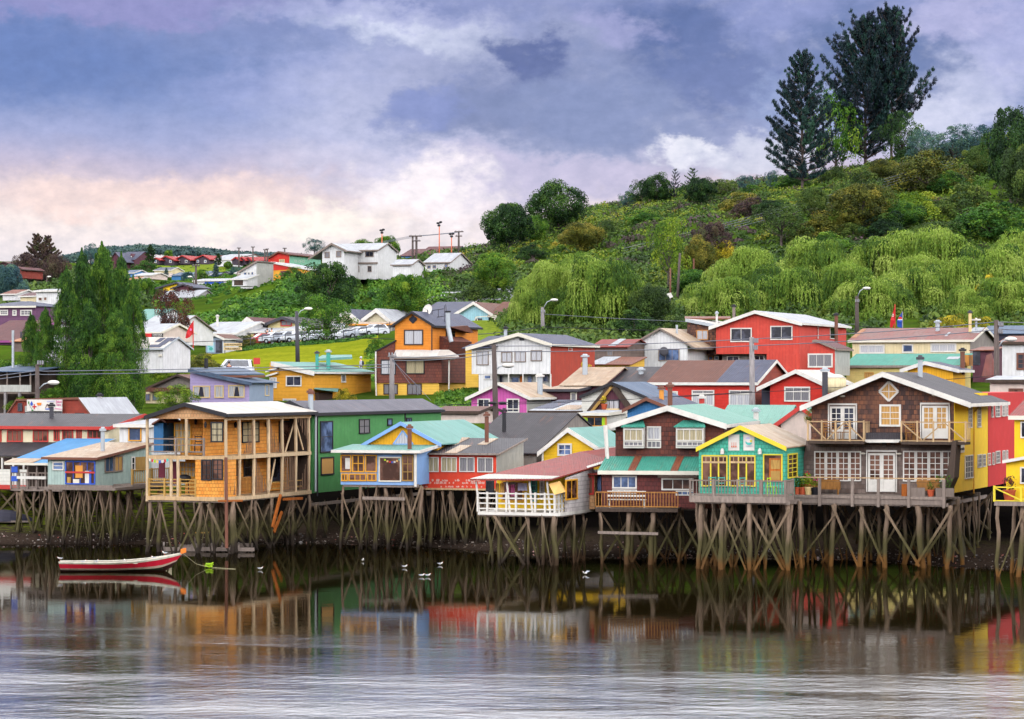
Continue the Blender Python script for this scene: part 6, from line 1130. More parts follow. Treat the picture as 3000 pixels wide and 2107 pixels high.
wins(h, h.pl, [(0, 908, 24, 924, 3, 2), (37, 908, 49, 925, 1, 2), (60, 908, 94, 925, 3, 2)], fm='white', gm='curtain_grey', fw=.12)
h = longhouse('house', 'light blue house with white windows right of the purple one', 318, 106, 190, 945, 900, 892, 6, 'w_blue2', 'r_zinc', 'white'); wins(h, h.pl, [(113, 907, 127, 922, 2), (134, 904, 141, 921, 1)], fm='white', gm='glassblue', fw=.1)
h = longhouse('house', 'white flat roofed block above the light blue house', 335, 106, 185, 893, 852, 848, 6, 'w_white', 'r_zinc', 'white'); wins(h, h.pl, [(112, 871, 124, 882, 1), (128, 870, 138, 881, 1)], fm='white', gm='glassbrown')
h = longhouse('house', 'long barn with a rusty red tin roof at the left edge', 262, -80, 60, 1010, 1000, 940, 14, 'w_purple', 'r_maroon', 'purpletrim', rx=100, ohs=.1)
h = longhouse('house', 'low house with an orange tin roof behind the slim poplar', 245, 40, 170, 1030, 1001, 984, 7, 'w_oldboard', 'r_orange', None, rx=160); pipe(h, h.pl, 62, 972, 992, 2, .1, 'darkgrey', None)
h = longhouse('house', 'low white house glimpsed between the poplars', 240, 100, 230, 1110, 1005, 985, 7, 'w_white', 'r_zinc', None); h = longhouse('shed', 'white boarded shed behind the banner house', 232, 165, 210, 1190, 1148, 1130, 5, 'w_white', 'r_zinc', None, cat='shed')
h = longhouse('house', 'white house with a grey roof glimpsed beside the blue house', 268, 130, 215, 985, 958, 935, 7, 'w_purple', 'r_zinc', 'white')

h = longhouse('shed', 'tall white corrugated shed with dark skylights beside the poplars', 226, 360, 478, 1092, 1023, 990, 4.8, 'w_white', 'r_white', 'zinc', rx=508, ohs=.15, cat='shed', fascia=.1)
for a, b, c, d in ((.62, .74, .55, .9), (.78, .92, .3, .9), (.62, .9, .08, .3), (.94, 1.0, .6, .9)): rstrip(h, a, b, c, d, 'r_slate', 'skylight')
bx(h, h.pl, 466, 1038, 475, 1045, 'offwhite', 'vent_box', 0, .12)
b_ = board('shop_sign', 'red and black shop sign above the white shed roof', 'sign', Pl(420, 250), 419, 977, 477, 992, 'black', .08); bx(b_, Pl(420, 250), 419, 977, 444, 992, 'red', 'red_panel', -.11, .02); text('CAFETERIA', Pl(420, 250), 447, 979, 475, 984, 'white', b_.root, 'lettering', -.115, .01); text('Y AMASANDERIA', Pl(420, 250), 447, 986, 474, 990.5, 'white', b_.root, 'lettering', -.115, .01); mb = MB(); mb.beam(Pl(420, 250).hit(430, 992), Pl(420, 250).hit(430, 1040), .1); mb.beam(Pl(420, 250).hit(468, 992), Pl(420, 250).hit(468, 1040), .1)
o = mb.build('sign_post', 'darkgrey', b_.root)
h = longhouse('workshop', 'large white workshop with a wide gable behind the dark reddish tree', 300, 400, 508, 1010, 968, 926, 9.5, 'w_white', 'r_zinc', 'greywood', rx=552, fascia=.1, cat='workshop')
h = longhouse('workshop', 'workshop with a teal and white roof behind the poplar', 330, 380, 452, 975, 938, 907, 9, 'w_white', 'r_teal', None, rx=470, cat='workshop')
h = longhouse('workshop', 'low white roofed workshop left of the dark reddish tree', 270, 405, 470, 1000, 975, 950, 7, 'w_beige', 'r_zinc', 'offwhite', rx=500, cat='workshop')
h = longhouse('school_hall', 'school hall with a long plain white roof', 350, 566, 690, 1002, 978, 944, 14, 'w_white', 'r_zinc', 'white', rx=730, cat='school'); pipe(h, h.pl, 637, 928, 958, 4, .15, 'white', 'white')
h = house('bus_shelter', 'small pale blue kiosk with a painted front and dark doorway beside the lawn', 321, 603, 653, 1036, [(597, 992), (629, 980), (657, 993)], 4, 'w_greyblue', 'r_brown', 'white', cat='kiosk', wall_side='w_white', oh=.3)
bx(h, h.pl, 632, 996, 651, 1034, 'glass', 'doorway', 0, .03); bx(h, h.pl, 607, 1004, 628, 1032, 'w_skyblue', 'painted_panel', 0, .03)
for cx_, cy_, a, b, m_ in ((613, 1012, 4, 5, 'tealcloth'), (621, 1009, 4, 3, 'maroon'), (618, 1022, 6, 5, 'tealtrim')): shape(h, h.pl.shift(-.03), ell(cx_, cy_, a, b), m_, 'mural', .01)
h = house('school', 'school wing with a pale gable and long brown roof', 366, 684, 766, 1010, [(668, 981), (723, 930), (772, 963)], 17, 'w_plaster', 'r_maroon', 'white', cat='school', oh=.5, fascia=.5)
h = house('school', 'yellow school building with red framed windows and lettering on its front', 356, 785, 885, 1008, [(764, 953), (826, 929), (908, 957)], 10, 'w_schoolyellow', 'r_dark', 'darkgrey', cat='school', oh=.6, fascia=.3)
wins(h, h.pl, [(822, 937, 856, 956, 2), (810, 972, 833, 988, 4), (841, 968, 854, 986, 2)], fm='redframe', gm='curtain_grey', fw=.14); text('LICEO PABLO NERUDA', h.pl, 806, 960, 868, 966, 'brownframe', h.root, 'lettering', -.02, .03)
for x in np.arange(807, 845, 2.6): bx(h, h.pl, x, 968, x + 1.6, 970.5, 'brownframe', 'small_lettering', 0, .02)
h = longhouse('school_annex', 'low yellow annex with a white roof left of the school lettering', 352, 736, 800, 1005, 973, 962, 4, 'w_schoolyellow', 'r_zinc', 'white', mono=True, rx=812, cat='school'); win(h, h.pl, 744, 975, 757, 993, 2, 1, 'redframe', 'curtain_grey', fw=.12)
h = longhouse('school_canopy', 'white canopy roofed porch under the school lettering', 350, 836, 880, 1000, 967, 957, 3, 'w_schoolyellow', 'r_zinc', 'white', mono=True, rx=880, cat='school')
h = longhouse('school_block', 'long grey school block behind the leafy tree', 360, 880, 1055, 1000, 962, 945, 8, 'w_concrete', 'r_zinc', 'white', cat='school')
h = house('school', 'white double gabled school wing, left gable', 364, 985, 1050, 985, [(972, 944), (1012, 906), (1054, 940)], 12, 'w_plaster', 'r_slate', 'white', cat='school', oh=.5, fascia=.5)
h = house('school', 'white double gabled school wing, right gable with a tall point', 363, 1056, 1140, 990, [(1053, 941), (1101, 905), (1152, 946)], 12, 'w_plaster', 'r_zinc', 'white', cat='school', oh=.5, fascia=.5)
h = longhouse('school_corridor', 'low beige corridor in front of the two white gables', 356, 1022, 1148, 990, 950, 944, 4, 'w_concrete', 'r_cream', 'terracotta_pipe', mono=True, cat='school')
# grey, lavender, amber
h = house('house', 'old unpainted grey house with a low front gable', 236, 430, 566, 1215, [(426, 1139), (518, 1099), (572, 1118)], 5, 'w_greywood', 'r_brown', 'darkwood', fascia=.1); px_prism(h, h.pl, [(424, 1148), (560, 1148), (556, 1136), (436, 1136)], -.9, .9, 'r_brown', 'porch_roof'); wins(h, h.pl, [(427, 1154, 440, 1175, 2), (447, 1154, 470, 1174, 2)], fm='greywood', gm='glassblue', off=-.05)
bx(h, h.pl, 428, 1149, 560, 1210, 'w_cream', 'lower_wall', 0, .04)
h = house('house', 'lavender painted house with yellow framed windows and a blue grey roof', 222, 557, 730, 1190, [(551, 1083), (632, 1101), (737, 1123)], 4.4, 'w_lavender', 'r_zincblue', 'r_zincblue', wall_side='w_greyblue', oh=.4, gut=False)
mb = MB(); A = [h.pl.hit(632, 1099, -.45), h.pl.hit(775, 1099, 2.6), h.pl.hit(700, 1079, 6), h.pl.hit(556, 1081, 1.0)]; mb.slab(A, .1); mb.build('upper_roof', 'r_zincblue', h.root); mb = MB(); mb.prism([A[0] + Vector((0, 0, -.02)), A[1] + Vector((0, 0, -.02)), A[1] + Vector((0, 0, -.2)), A[0] + Vector((0, 0, -.2))], h.pl.n * .1); mb.build('eave_board', 'rustpipe', h.root)
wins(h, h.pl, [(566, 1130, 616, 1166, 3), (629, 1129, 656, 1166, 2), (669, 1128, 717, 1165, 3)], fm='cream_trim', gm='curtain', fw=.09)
for x in (586, 690): shape(h, h.pl.shift(-.05), [(x - 5, 1163), (x, 1134), (x + 7, 1134), (x + 12, 1163)], 'darkcloth', 'drawn_back_gap', .004)
win(h, h.sd, 775, 1127, 787, 1160, 1, 1, 'cream_trim', 'glassbrown'); pipe(h, h.pl, 604, 1050, 1090, 2, .16, 'black', None)
h = house('house', 'amber two storey house with a broad teal roof edged in white', 231, 790, 918, 1195, [(794, 1062), (921, 1091)], 12, 'w_amber', 'r_teal', 'white', oh=.5, fascia=.3, gut=True)
wins(h, h.pl, [(838, 1101, 884, 1132, 2, 1, dict(gm='glass')), (790, 1106, 811, 1137, 2), (829, 1168, 868, 1182, 3)], fm='white', gm='curtain', fw=.1); win(h, h.sd, 999, 1096, 1012, 1121, 1, 1, 'white', 'curtain_grey', fw=.12)
for y in (1076, 1090): px_prism(h, h.pl, [(778, y + 10), (812, y), (812, y + 5), (778, y + 15)], -.3, .8, 'white', 'small_eave')
pipe(h, h.pl, 929, 1037, 1085, 2, .14, 'tealtrim', 'darkgrey'); pipe(h, h.pl, 962, 1033, 1080, 4, .18, 'tealtrim', 'zinc'); mb = MB(); mb.slab([h.pl.hit(925, 1058, 6), h.pl.hit(1032, 1052, 7), h.pl.hit(1030, 1046, 9), h.pl.hit(945, 1047, 9)], .2); mb.build('raised_roof', 'r_teal', h.root)
Q = h.sd; mb = MB(); mb.prism([Q.hit(920, 1140, -.9), Q.hit(990, 1149, -.9), Q.hit(992, 1140, 0), Q.hit(925, 1138, 0)], (0, 0, .06)); mb.build('awning', 'r_teal', h.root); bx(h, Q, 923, 1150, 965, 1180, 'brownframe', 'shed_front', 0, .3)
# orange brown yellow house
h = house('house', 'three storey house, orange gable above brown shingles above yellow boards', 236, 1157, 1268, 1195, [(1141, 959), (1206, 914), (1274, 956)], 10.5, 'w_orangewood', 'r_slate', 'black', oh=.3, fascia=.14)
pl = h.pl; mb = MB(); uA, uB = pl.uc(pl.hit(1101, 1100)), pl.uc(pl.hit(1297, 1100)); zA, zB, zC = pl.hit(1200, 1122).z, pl.hit(1200, 1046).z, h.zb
mb.box(pl, uA, uB, zA, zB, -9, .25); mb.prism([pl.P(uA, zB + .01, -.1), pl.P(h.uL, zB + .01, -.1), pl.hit(1157, 1000, -.1), pl.hit(1101, 1031, -.1)], pl.n * 6); mb.build('brown_wall', 'w_brownhouse', h.root)
mb = MB(); mb.box(pl, uA, uB - .3, zC, zA - .003, -9, .12); mb.build('yellow_wall', 'w_amberyellow', h.root); mb = MB(); mb.prism([pl.hit(1098, 1033, -.2), pl.hit(1159, 1000, -.2), pl.hit(1159, 996, -.2), pl.hit(1098, 1029, -.2)], pl.n * 6.4); mb.build('side_roof', 'black', h.root)
px_prism(h, pl, [(1266, 1046), (1305, 1046), (1320, 1000), (1290, 985), (1270, 985)], 1.5, 5, 'w_brownhouse', 'rear_wing')
mb = MB(); mb.slab([pl.hit(1150, 1048, -.9), pl.hit(1345, 1047, -.9), pl.hit(1315, 1029, .25), pl.hit(1160, 1029, -.25)], .12); mb.build('porch_roof', 'r_white', h.root); mb = MB(); mb.prism([pl.hit(1148, 1052, -.92), pl.hit(1345, 1051, -.92), pl.hit(1345, 1046, -.92), pl.hit(1148, 1047, -.92)], -pl.n * .05); mb.build('fascia', 'greywood', h.root)
win(h, pl, 1184, 966, 1240, 1011, 2, 1, 'brownframe', 'curtain', fw=.1); PF = pl.shift(-.25); PG = pl.shift(-.12)
wins(h, PF, [(1116, 1054, 1160, 1098, 2, 1, dict(gm='curtain')), (1189, 1054, 1244, 1096, 2, 1)], fm='black', gm='curtain_cream', fw=.08); wins(h, PG, [(1124, 1125, 1166, 1156, 3), (1193, 1124, 1236, 1157, 3)], fm='brownframe', gm='curtain_grey', fw=.08)
dm = [pl.hit(1210, 925, -.02), pl.hit(1221, 936, -.02), pl.hit(1210, 947, -.02), pl.hit(1199, 936, -.02)]; mb = MB()
for a, b in zip(dm, dm[1:] + dm[:1]): mb.beam(a, b, .07, .1)
o = mb.build('diamond_window', 'black', h.root); mb = MB(); mb.prism(dm, -pl.n * .012); mb.build('pane', 'glass', o)
bx(h, pl, 1264, 955, 1267, 1028, 'black', 'corner_board', 0, .05); win(h, h.sd, 1306, 968, 1332, 992, 1, 1, 'brownframe', 'glass'); px_prism(h, h.sd, [(1318, 958), (1380, 976), (1388, 974), (1370, 954)], -.8, .8, 'r_brown', 'side_roof')
mb = MB(); a = pl.hit(1322, 1000, -.3); mb.tube([pl.hit(1322, 1002, 1.0), pl.hit(1313, 960, 1.0), pl.hit(1312, 916, 1.0)], .2, 10); o = mb.build('flue', 'zinc', h.root); mb = MB(); mb.tube([pl.hit(1312, 915.5, 1.0), pl.hit(1312, 911, 1.0)], .26, 10); mb.build('cap', 'black', o)
mb = MB(); mb.tube([pl.hit(1332, 1051, -.8), pl.hit(1316, 1056, -.4), pl.hit(1315, 1185, -.3)], .07, 6); mb.build('drain_pipe', 'white', h.root); mb = MB(); mb.tube([pl.hit(1101, 1030, -.3), pl.hit(1101, 1120, -.35), pl.hit(1104, 1190, -.3)], .07, 6); mb.build('drain_pipe', 'white', h.root)
mb = MB(); mb.box(h.sd, .1, 5, zC, zA, -.5, -.3 + .32); mb.build('rear_wall', 'w_amberyellow', h.root)
r = thing('satellite_dish', 'white satellite dish on the ridge of the orange gable house', 'satellite dish', pl.hit(1256, 925, 3)); mb = MB(); c = pl.hit(1252, 908, 3); ax = Vector((-.6, -.75, .3)).normalized(); a_ = ax.cross(Vector((0, 0, 1))).normalized(); b__ = ax.cross(a_); n = 18
rings = [[c - ax * (.12 * (1 - (q / 3) ** 2)) + (a_ * math.cos(2 * math.pi * k / n) + b__ * math.sin(2 * math.pi * k / n)) * .52 * q / 3 for k in range(n)] for q in (0.01, 1, 2, 3)]
for ra_, rb_ in zip(rings[:-1], rings[1:]):
    for k in range(n): mb.face([ra_[k], ra_[(k + 1) % n], rb_[(k + 1) % n], rb_[k]])
mb.build('dish', 'white', r); mb = MB(); mb.tube([c, pl.hit(1256, 930, 3)], .04, 6); mb.build('mount', 'darkgrey', r); mb = MB(); mb.beam(c, c + ax * .5, .03); mb.build('feed_arm', 'grey', r)
r = thing('antenna_frame', 'black metal antenna frame on the slate roof', 'antenna', pl.hit(1290, 940, 4)); mb = MB()
for a, b in (((1265, 932), (1310, 925)), ((1266, 910), (1300, 905)), ((1266, 932), (1266, 910)), ((1284, 930), (1284, 908)), ((1302, 960), (1302, 895)), ((1309, 950), (1306, 892))): mb.beam(pl.hit(*a, 3.5), pl.hit(*b, 3.5), .05)
mb.build('frame', 'black', r)
h = longhouse('house', 'narrow mustard house squeezed behind the brown shingle wall', 233, 1364, 1400, 1135, 1022, 1010, 4, 'w_amberyellow', 'r_slate', None)
h = longhouse('shed', 'shed with a rusty brown roof and pinkish wall behind the green house', 190, 1280, 1400, 1240, 1208, 1193, 4, 'w_beige', 'r_brown', 'darkwood', rx=1420, cat='shed')
# white house with rust red flank
h = house('house', 'white two storey house with a low gable and a rust red side wall', 218, 1382, 1613, 1096, [(1364, 1021), (1518, 978), (1617, 1010)], 10.6, 'w_white', 'r_slate', 'offwhite', wall_side='w_rustred', oh=.4)
pl = h.pl; wins(h, pl, [(1396, 1028, 1432, 1070, 2), (1469, 1031, 1501, 1062, 2), (1508, 1029, 1541, 1061, 2), (1555, 1026, 1588, 1058, 2)], fm='greywood', gm='curtain', fw=.07); bx(h, pl, 1522, 990, 1536, 998, 'darkgrey', 'vent', 0, .04); win(h, h.sd, 1664, 1018, 1675, 1030, 1, 1, 'white', 'glassblue')
zt = h.zb; zb = g1(*pl.P(0, 0)[:2]) - .5; mb = MB(); mb.box(pl, pl.uc(pl.hit(1402, 1100)), h.uR, zb, zt - .002, -10, -.9); mb.build('lower_wall', 'w_zinc', h.root); mb = MB(); mb.box(pl, pl.uc(pl.hit(1402, 1100)), pl.uc(pl.hit(1452, 1100)), zb, zt - .002, -.9, -.05); mb.build('lower_front', 'w_white', h.root); mb = MB(); mb.box(h.sd, 0, 10.6, zb, zt, 0, .03); mb.build('lower_side', 'w_rustred', h.root)
win(h, pl, 1418, 1098, 1440, 1112, 1, 1, 'white', 'glassblue', off=.05); PI = pl.shift(.9)
for x in (1491, 1533, 1573, 1614): bx(h, pl, x - 1.5, 1096, x + 1.5, 1135, 'white', 'porch_post', 0, .1)
wins(h, PI, [(1462, 1098, 1475, 1125, 1, 1, dict(gm='glass')), (1498, 1104, 1522, 1125, 1), (1545, 1100, 1560, 1130, 1), (1590, 1098, 1608, 1120, 1)], fm='grey', gm='glassblue'); bx(h, PI, 1524, 1102, 1532, 1125, 'orangewood', 'door', 0, .05)
mb = MB(); mb.slab([pl.hit(1365, 1022, -.4), pl.hit(1452, 1019, -.4), pl.hit(1500, 985, 3), pl.hit(1432, 988, 4)], .08); mb.build('porch_roof', 'r_slate', h.root); pipe(h, pl, 1481, 965, 1000, 2, .14, 'zinc', 'black')
# magenta
h = house('house', 'bright magenta house with two white windows and a cream tin roof', 200, 1381, 1543, 1250, [(1362, 1169), (1460, 1123), (1553, 1167)], 8, 'w_magenta', 'r_cream', 'white', wall_side='w_zinc', oh=.4, fascia=.16)
wins(h, h.pl, [(1399, 1168, 1436, 1209, 2, 1), (1485, 1168, 1522, 1209, 2, 1)], fm='white', gm='glass', fw=.09)
for x0, x1 in ((1399, 1436), (1485, 1522)): bx(h, h.pl, x0, 1197, x1, 1199.5, 'white', 'transom', -.03, .04)
pipe(h, h.pl, 1582, 1105, 1145, 3, .2, 'zinc', 'white')
h = longhouse('shed', 'low sheds with patched grey and cream roofs behind the dark roof', 190, 1560, 1700, 1250, 1207, 1176, 6, 'w_greywood', 'r_zinc', 'darkwood', mono=True, rx=1760, cat='shed'); rstrip(h, .45, .85, .1, .5, 'r_cream'); rstrip(h, .0, .35, .2, 1, 'r_slate')
h = longhouse('shed', 'open shed with cream roof and red wall right of the magenta house', 204, 1600, 1690, 1200, 1143, 1128, 5, 'w_maroon', 'r_cream', 'darkgrey', mono=True, rx=1700, cat='shed'); win(h, h.pl, 1672, 1150, 1690, 1178, 1, 1, 'offwhite', 'curtain_grey')
h = longhouse('house', 'house under a broad cream tin roof with a white flue', 206, 1652, 1766, 1180, 1131, 1078, 9, 'w_maroon', 'r_cream', None, rx=1850, oh=.4); pipe(h, h.pl, 1714, 1047, 1100, 2.5, .2, 'zinc', 'zinc')
h = longhouse('house', 'house under a dark patched roof right of the cream one', 206.5, 1775, 1885, 1180, 1128, 1077, 9, 'w_greywood', 'r_dark', None, rx=1950, oh=.4); pipe(h, h.pl, 1878, 1086, 1130, 2.5, .2, 'zinc', 'zinc')
h = longhouse('shack', 'tumbledown grey plank shack with a rusty hipped roof', 238, 1738, 1838, 1075, 1018, 996, 6, 'w_oldboard', 'r_red', None, rx=1850, cat='shack'); rstrip(h, .45, .62, .1, 1, 'r_zinc'); win(h, h.pl, 1778, 1027, 1796, 1043, 2, 1, 'greywood', 'curtain_grey')
h = longhouse('shack', 'lean to with rust and white roof sheets below the plank shack', 232, 1732, 1845, 1085, 1070, 1048, 4, 'w_amberyellow', 'r_rust', None, mono=True, rx=1870, cat='shack'); rstrip(h, .0, .4, 0, 1, 'r_zinc')
h = house('house', 'white corrugated gable house with one wide grey window', 241, 1848, 2014, 1085, [(1834, 1019), (1933, 963), (2035, 1020)], 8, 'w_white', 'r_cream', 'greywood', oh=.3, fascia=.1); win(h, h.pl, 1929, 1022, 1991, 1058, 3, 1, 'greywood', 'glassblue', fw=.09)
r = thing('satellite_dish', 'dark satellite dish beside the wide window of the white gable house', 'satellite dish', h.pl.hit(1945, 1040, -.6)); mb = MB(); c = h.pl.hit(1945, 1030, -.6); mb.ball(c, .42, 12, 6, (1, .25, 1)); mb.build('dish', 'darkgrey', r); mb = MB(); mb.beam(c, h.pl.hit(1945, 1044, 0), .04); mb.build('mount', 'darkgrey', r); pipe(h, h.pl, 1983, 952, 985, 2, .1, 'zinc', None)
# A frame
h = house('house', 'white board house with a dark A shaped gable frame and flower box', 188, 1704, 1890, 1222, [(1697, 1163), (1792, 1122), (1902, 1168)], 7, 'w_whiteboard', 'r_zincblue', 'black', oh=.3, fascia=.14); pl = h.pl
shape(h, pl.shift(-.01), [(1728, 1205), (1850, 1205), (1793, 1130)], 'w_maroon', 'maroon_gable', .05); win(h, pl, 1769, 1171, 1815, 1200, 3, 1, 'darkgrey', 'curtain', off=-.05)
for a, b, m_ in (((1722, 1207), (1790, 1124), 'darkwood'), ((1733, 1207), (1795, 1130), 'yellowwood'), ((1796, 1124), (1858, 1207), 'darkwood'), ((1791, 1130), (1848, 1207), 'darkwood')): mb = MB(); mb.beam(pl.hit(*a, -.2), pl.hit(*b, -.2), .1, .2); mb.build('frame_beam', m_, h.root)
bx(h, pl, 1768, 1197, 1815, 1204, 'cream_trim', 'flower_box', -.1, .3); plantpot('yellow flowering plant on the sill of the A shaped gable', pl.hit(1770, 1200, -.4), 1.3, 'l_gold', 'flower_yellow')
h = longhouse('house', 'low front room with yellow curtains below the A shaped gable', 183, 1706, 1778, 1262, 1213, 1204, 4, 'w_whiteboard', 'r_zinc', 'offwhite', mono=True, rx=1800); win(h, h.pl, 1706, 1218, 1778, 1252, 2, 1, 'orangeframe', 'glass', fw=.12)
for x0, x1 in ((1711, 1722), (1764, 1776)): bx(h, h.pl, x0, 1222, x1, 1250, 'limegreen', 'curtain', 0, .045)
h = house('house', 'small blue gable house with brown barge boards and a grey roof', 176, 1838, 1955, 1262, [(1822, 1204), (1893, 1168), (1964, 1197)], 7, 'w_blueboard', 'r_slate', 'rustpipe', oh=.35, fascia=.14); pipe(h, h.pl, 1938, 1142, 1185, 2, .16, 'terracotta_pipe', 'rustpipe'); pipe(h, h.pl, 2056, 1168, 1192, 4, .18, 'redframe', 'white')
# red pair
h = longhouse('house', 'long red house with a brown and slate grey roof and white framed windows', 196, 1906, 2212, 1200, 1124, 1058, 9.8, 'w_redboard', 'r_brown', 'white', rx=2295, wall_side='w_redplank'); rstrip(h, .63, 1.0, 0, 1, 'r_slate')
wins(h, h.pl, [(1920, 1146, 1986, 1175, 3, 1), (2027, 1154, 2093, 1190, 3, 1), (2136, 1152, 2203, 1190, 3, 1)], fm='white', gm='curtain', fw=.1)
for a, b in ((2027, 2093), (2136, 2203)): win(h, h.pl, a, 1143, b, 1155, 2, 1, 'white', 'curtain_grey', fw=.08)
h = house('house', 'red gable house with white trim and a single wide white window', 191, 2256, 2408, 1200, [(2216, 1139), (2331, 1086), (2413, 1124)], 7.5, 'w_redboard', 'r_white', 'white', oh=.4, fascia=.2); win(h, h.pl, 2298, 1133, 2374, 1177, 3, 1, 'white', 'curtain_grey', fw=.1); bx(h, h.pl, 2298, 1146, 2374, 1149, 'white', 'transom', 0, .06)
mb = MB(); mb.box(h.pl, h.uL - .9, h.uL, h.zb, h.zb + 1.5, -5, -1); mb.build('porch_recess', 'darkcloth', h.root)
r = thing('water_tank', 'cream cylindrical water tank right of the red gable', 'tank', at(2448, 1152, 189)); c = r.location.copy(); k = 189 / F; mb = MB(); mb.tube([c, c + Vector((0, 0, 44 * k))], 31 * k, 24); mb.build('drum', 'w_cream', r, True); mb = MB(); mb.tube([c + Vector((0, 0, 44.2 * k)), c + Vector((0, 0, 54 * k)), c + Vector((0, 0, 56 * k))], [31.5 * k, 16 * k, 2 * k], 24); mb.build('lid', 'offwhite', r, True)
# coral house
h = house('house', 'large coral red two storey house with a white roof on the upper street', 242, 2098, 2342, 1037, [(2076, 960), (2211, 912), (2350, 948)], 17, 'w_coral', 'r_zinc', 'white', oh=.4, fascia=.22); pl = h.pl
wins(h, pl, [(2140, 961, 2203, 1002, 2), (2257, 955, 2322, 996, 2)], fm='white', gm='glass', fw=.1); mb = MB(); zl = pl.hit(2300, 1110).z; mb.box(pl, h.uL + .3, h.uR, zl, h.zb - .002, -16, -.9); mb.build('lower_wall', 'w_greywood', h.root)
wins(h, pl.shift(.9), [(2130, 1043, 2166, 1060, 2), (2210, 1040, 2240, 1056, 2)], fm='white', gm='glass'); mb = MB(); mb.box(h.sd, 0, 17, zl, h.zb, -3, .03); mb.build('lower_side', 'w_coral', h.root); win(h, h.sd, 2431, 958, 2450, 994, 1, 1, 'white', 'glass'); pipe(h, pl, 2450, 925, 1005, 6, .16, 'rustpipe', 'black'); pipe(h, pl, 2150, 900, 932, 2, .14, 'greywood', 'black')
mb = MB(); mb.tube([h.sd.hit(2411, 953, -.1), h.sd.hit(2397, 958, -.1), h.sd.hit(2397, 992, -.1)], .06, 6); mb.build('drain_pipe', 'white', h.root)
h = house('house_wing', 'small coral red wing with a large white window right of the coral house', 226, 2372, 2446, 1100, [(2380, 1000), (2390, 998), (2450, 1023)], 5, 'w_coral', 'r_maroon', 'greywood', cat='house', oh=.3, fascia=.1, wall_side='w_zinc'); win(h, h.pl, 2367, 1036, 2440, 1077, 3, 1, 'white', 'curtain_grey', fw=.12)
h = house('house', 'narrow dark brown shingle house with a slanting white roof left of the coral one', 246, 2013, 2100, 1042, [(2008, 936), (2100, 954)], 10, 'w_dark_shingle', 'r_white', 'zinc', oh=.3); win(h, h.pl, 2041, 967, 2075, 996, 2, 1, 'orangeframe', 'curtain'); mb = MB(); mb.box(h.pl, h.uL + .4, h.uR, h.pl.hit(2050, 1110).z, h.zb - .002, -9, -.6); mb.build('lower_wall', 'darkwood', h.root); wins(h, h.pl.shift(.6), [(2075, 1043, 2090, 1056, 1, 1, dict(fm='orangeframe')), (2093, 1043, 2106, 1054, 1)], fm='white', gm='glassblue'); mb = MB(); mb.slab([h.pl.hit(2006, 936, 4), h.pl.hit(2140, 936, 6), h.pl.hit(2140, 930, 8), h.pl.hit(2006, 930, 8)], .1); mb.build('rear_roof', 'r_rust', h.root); pipe(h, h.pl, 2100, 920, 940, 3, .1, 'white', 'zinc')
# cream house right
h = longhouse('house', 'long cream house with a rusty red tin roof and three white windows', 240, 2497, 2842, 1092, 998, 962, 11, 'w_cream', 'r_rust2', 'offwhite', rx=2880, wall_side='w_greywood', ohs=.35)
wins(h, h.pl, [(2518, 1010, 2592, 1036, 3), (2643, 1008, 2676, 1034, 1, 1, dict(gm='glassblue')), (2726, 1006, 2802, 1032, 3)], fm='white', gm='curtain', fw=.12); rstrip(h, .9, .99, .55, .98, 'r_zinc'); rstrip(h, .74, .76, .3, .6, 'r_zinc'); rstrip(h, .0, .04, .2, .9, 'r_orange')
pipe(h, h.pl, 2747, 946, 972, 4, .2, 'zinc', 'zinc'); pipe(h, h.pl, 2842, 918, 965, 3, .14, 'cream_trim', 'darkgrey'); pipe(h, h.pl, 2860, 940, 968, 4, .1, 'zinc', 'white', capw=4)
h = longhouse('house', 'cream board house below a faded teal tin roof', 229, 2480, 2812, 1150, 1073, 1038, 4.5, 'w_creamboard', 'r_tealdark', 'greywood', mono=True, rx=2830); win(h, h.pl, 2533, 1091, 2560, 1107, 2, 1, 'orangeframe', 'curtain_warm'); rstrip(h, .82, .92, .5, .7, 'r_zinc'); bx(h, h.pl, 2815, 1040, 2840, 1072, 'orangeframe', 'orange_wall', 1, .1, 2)
h = house('house', 'small yellow gable with white trim peeping over the hostel roof', 183, 2660, 2792, 1160, [(2636, 1086), (2710, 1062), (2810, 1086)], 4, 'w_yellow_gable', 'r_slate', 'white', oh=.35, fascia=.16); pipe(h, h.pl, 2820, 1030, 1085, 3, .16, 'rustpipe', 'black')
h = longhouse('shack', 'leaning shack of maroon and rusty sheets beside the cream house', 225, 2850, 2906, 1120, 1028, 1018, 5, 'w_maroon', 'r_rust', None, cat='shack', mono=True); bx(h, h.pl, 2851, 1030, 2872, 1070, 'glass', 'doorway', 0, .04); px_prism(h, h.pl, [(2875, 1105), (2925, 1108), (2905, 1035), (2890, 1040)], -1.2, .12, 'r_rust2', 'leaning_sheet')
h = longhouse('house', 'off white house with a brown framed window at the right edge', 205, 2936, 3120, 1112, 1004, 986, 8, 'w_white', 'r_rust', 'darkwood', rx=3120); win(h, h.pl, 2978, 1034, 3018, 1084, 2, 3, 'rustpipe', 'glass', fw=.14)
h = longhouse('house', 'low beige house behind the red wall at the right edge', 172, 2900, 3120, 1200, 1116, 1104, 7, 'w_beige', 'r_zinc', 'darkwood', rx=3120); win(h, h.pl, 2955, 1138, 2998, 1165, 3, 1, 'rustpipe', 'glassbrown')
h = longhouse('house', 'dark bluish roofed house behind the pole at the right edge', 260, 2880, 3120, 1040, 978, 955, 8, 'darkcloth', 'r_zincblue', None, rx=3120)
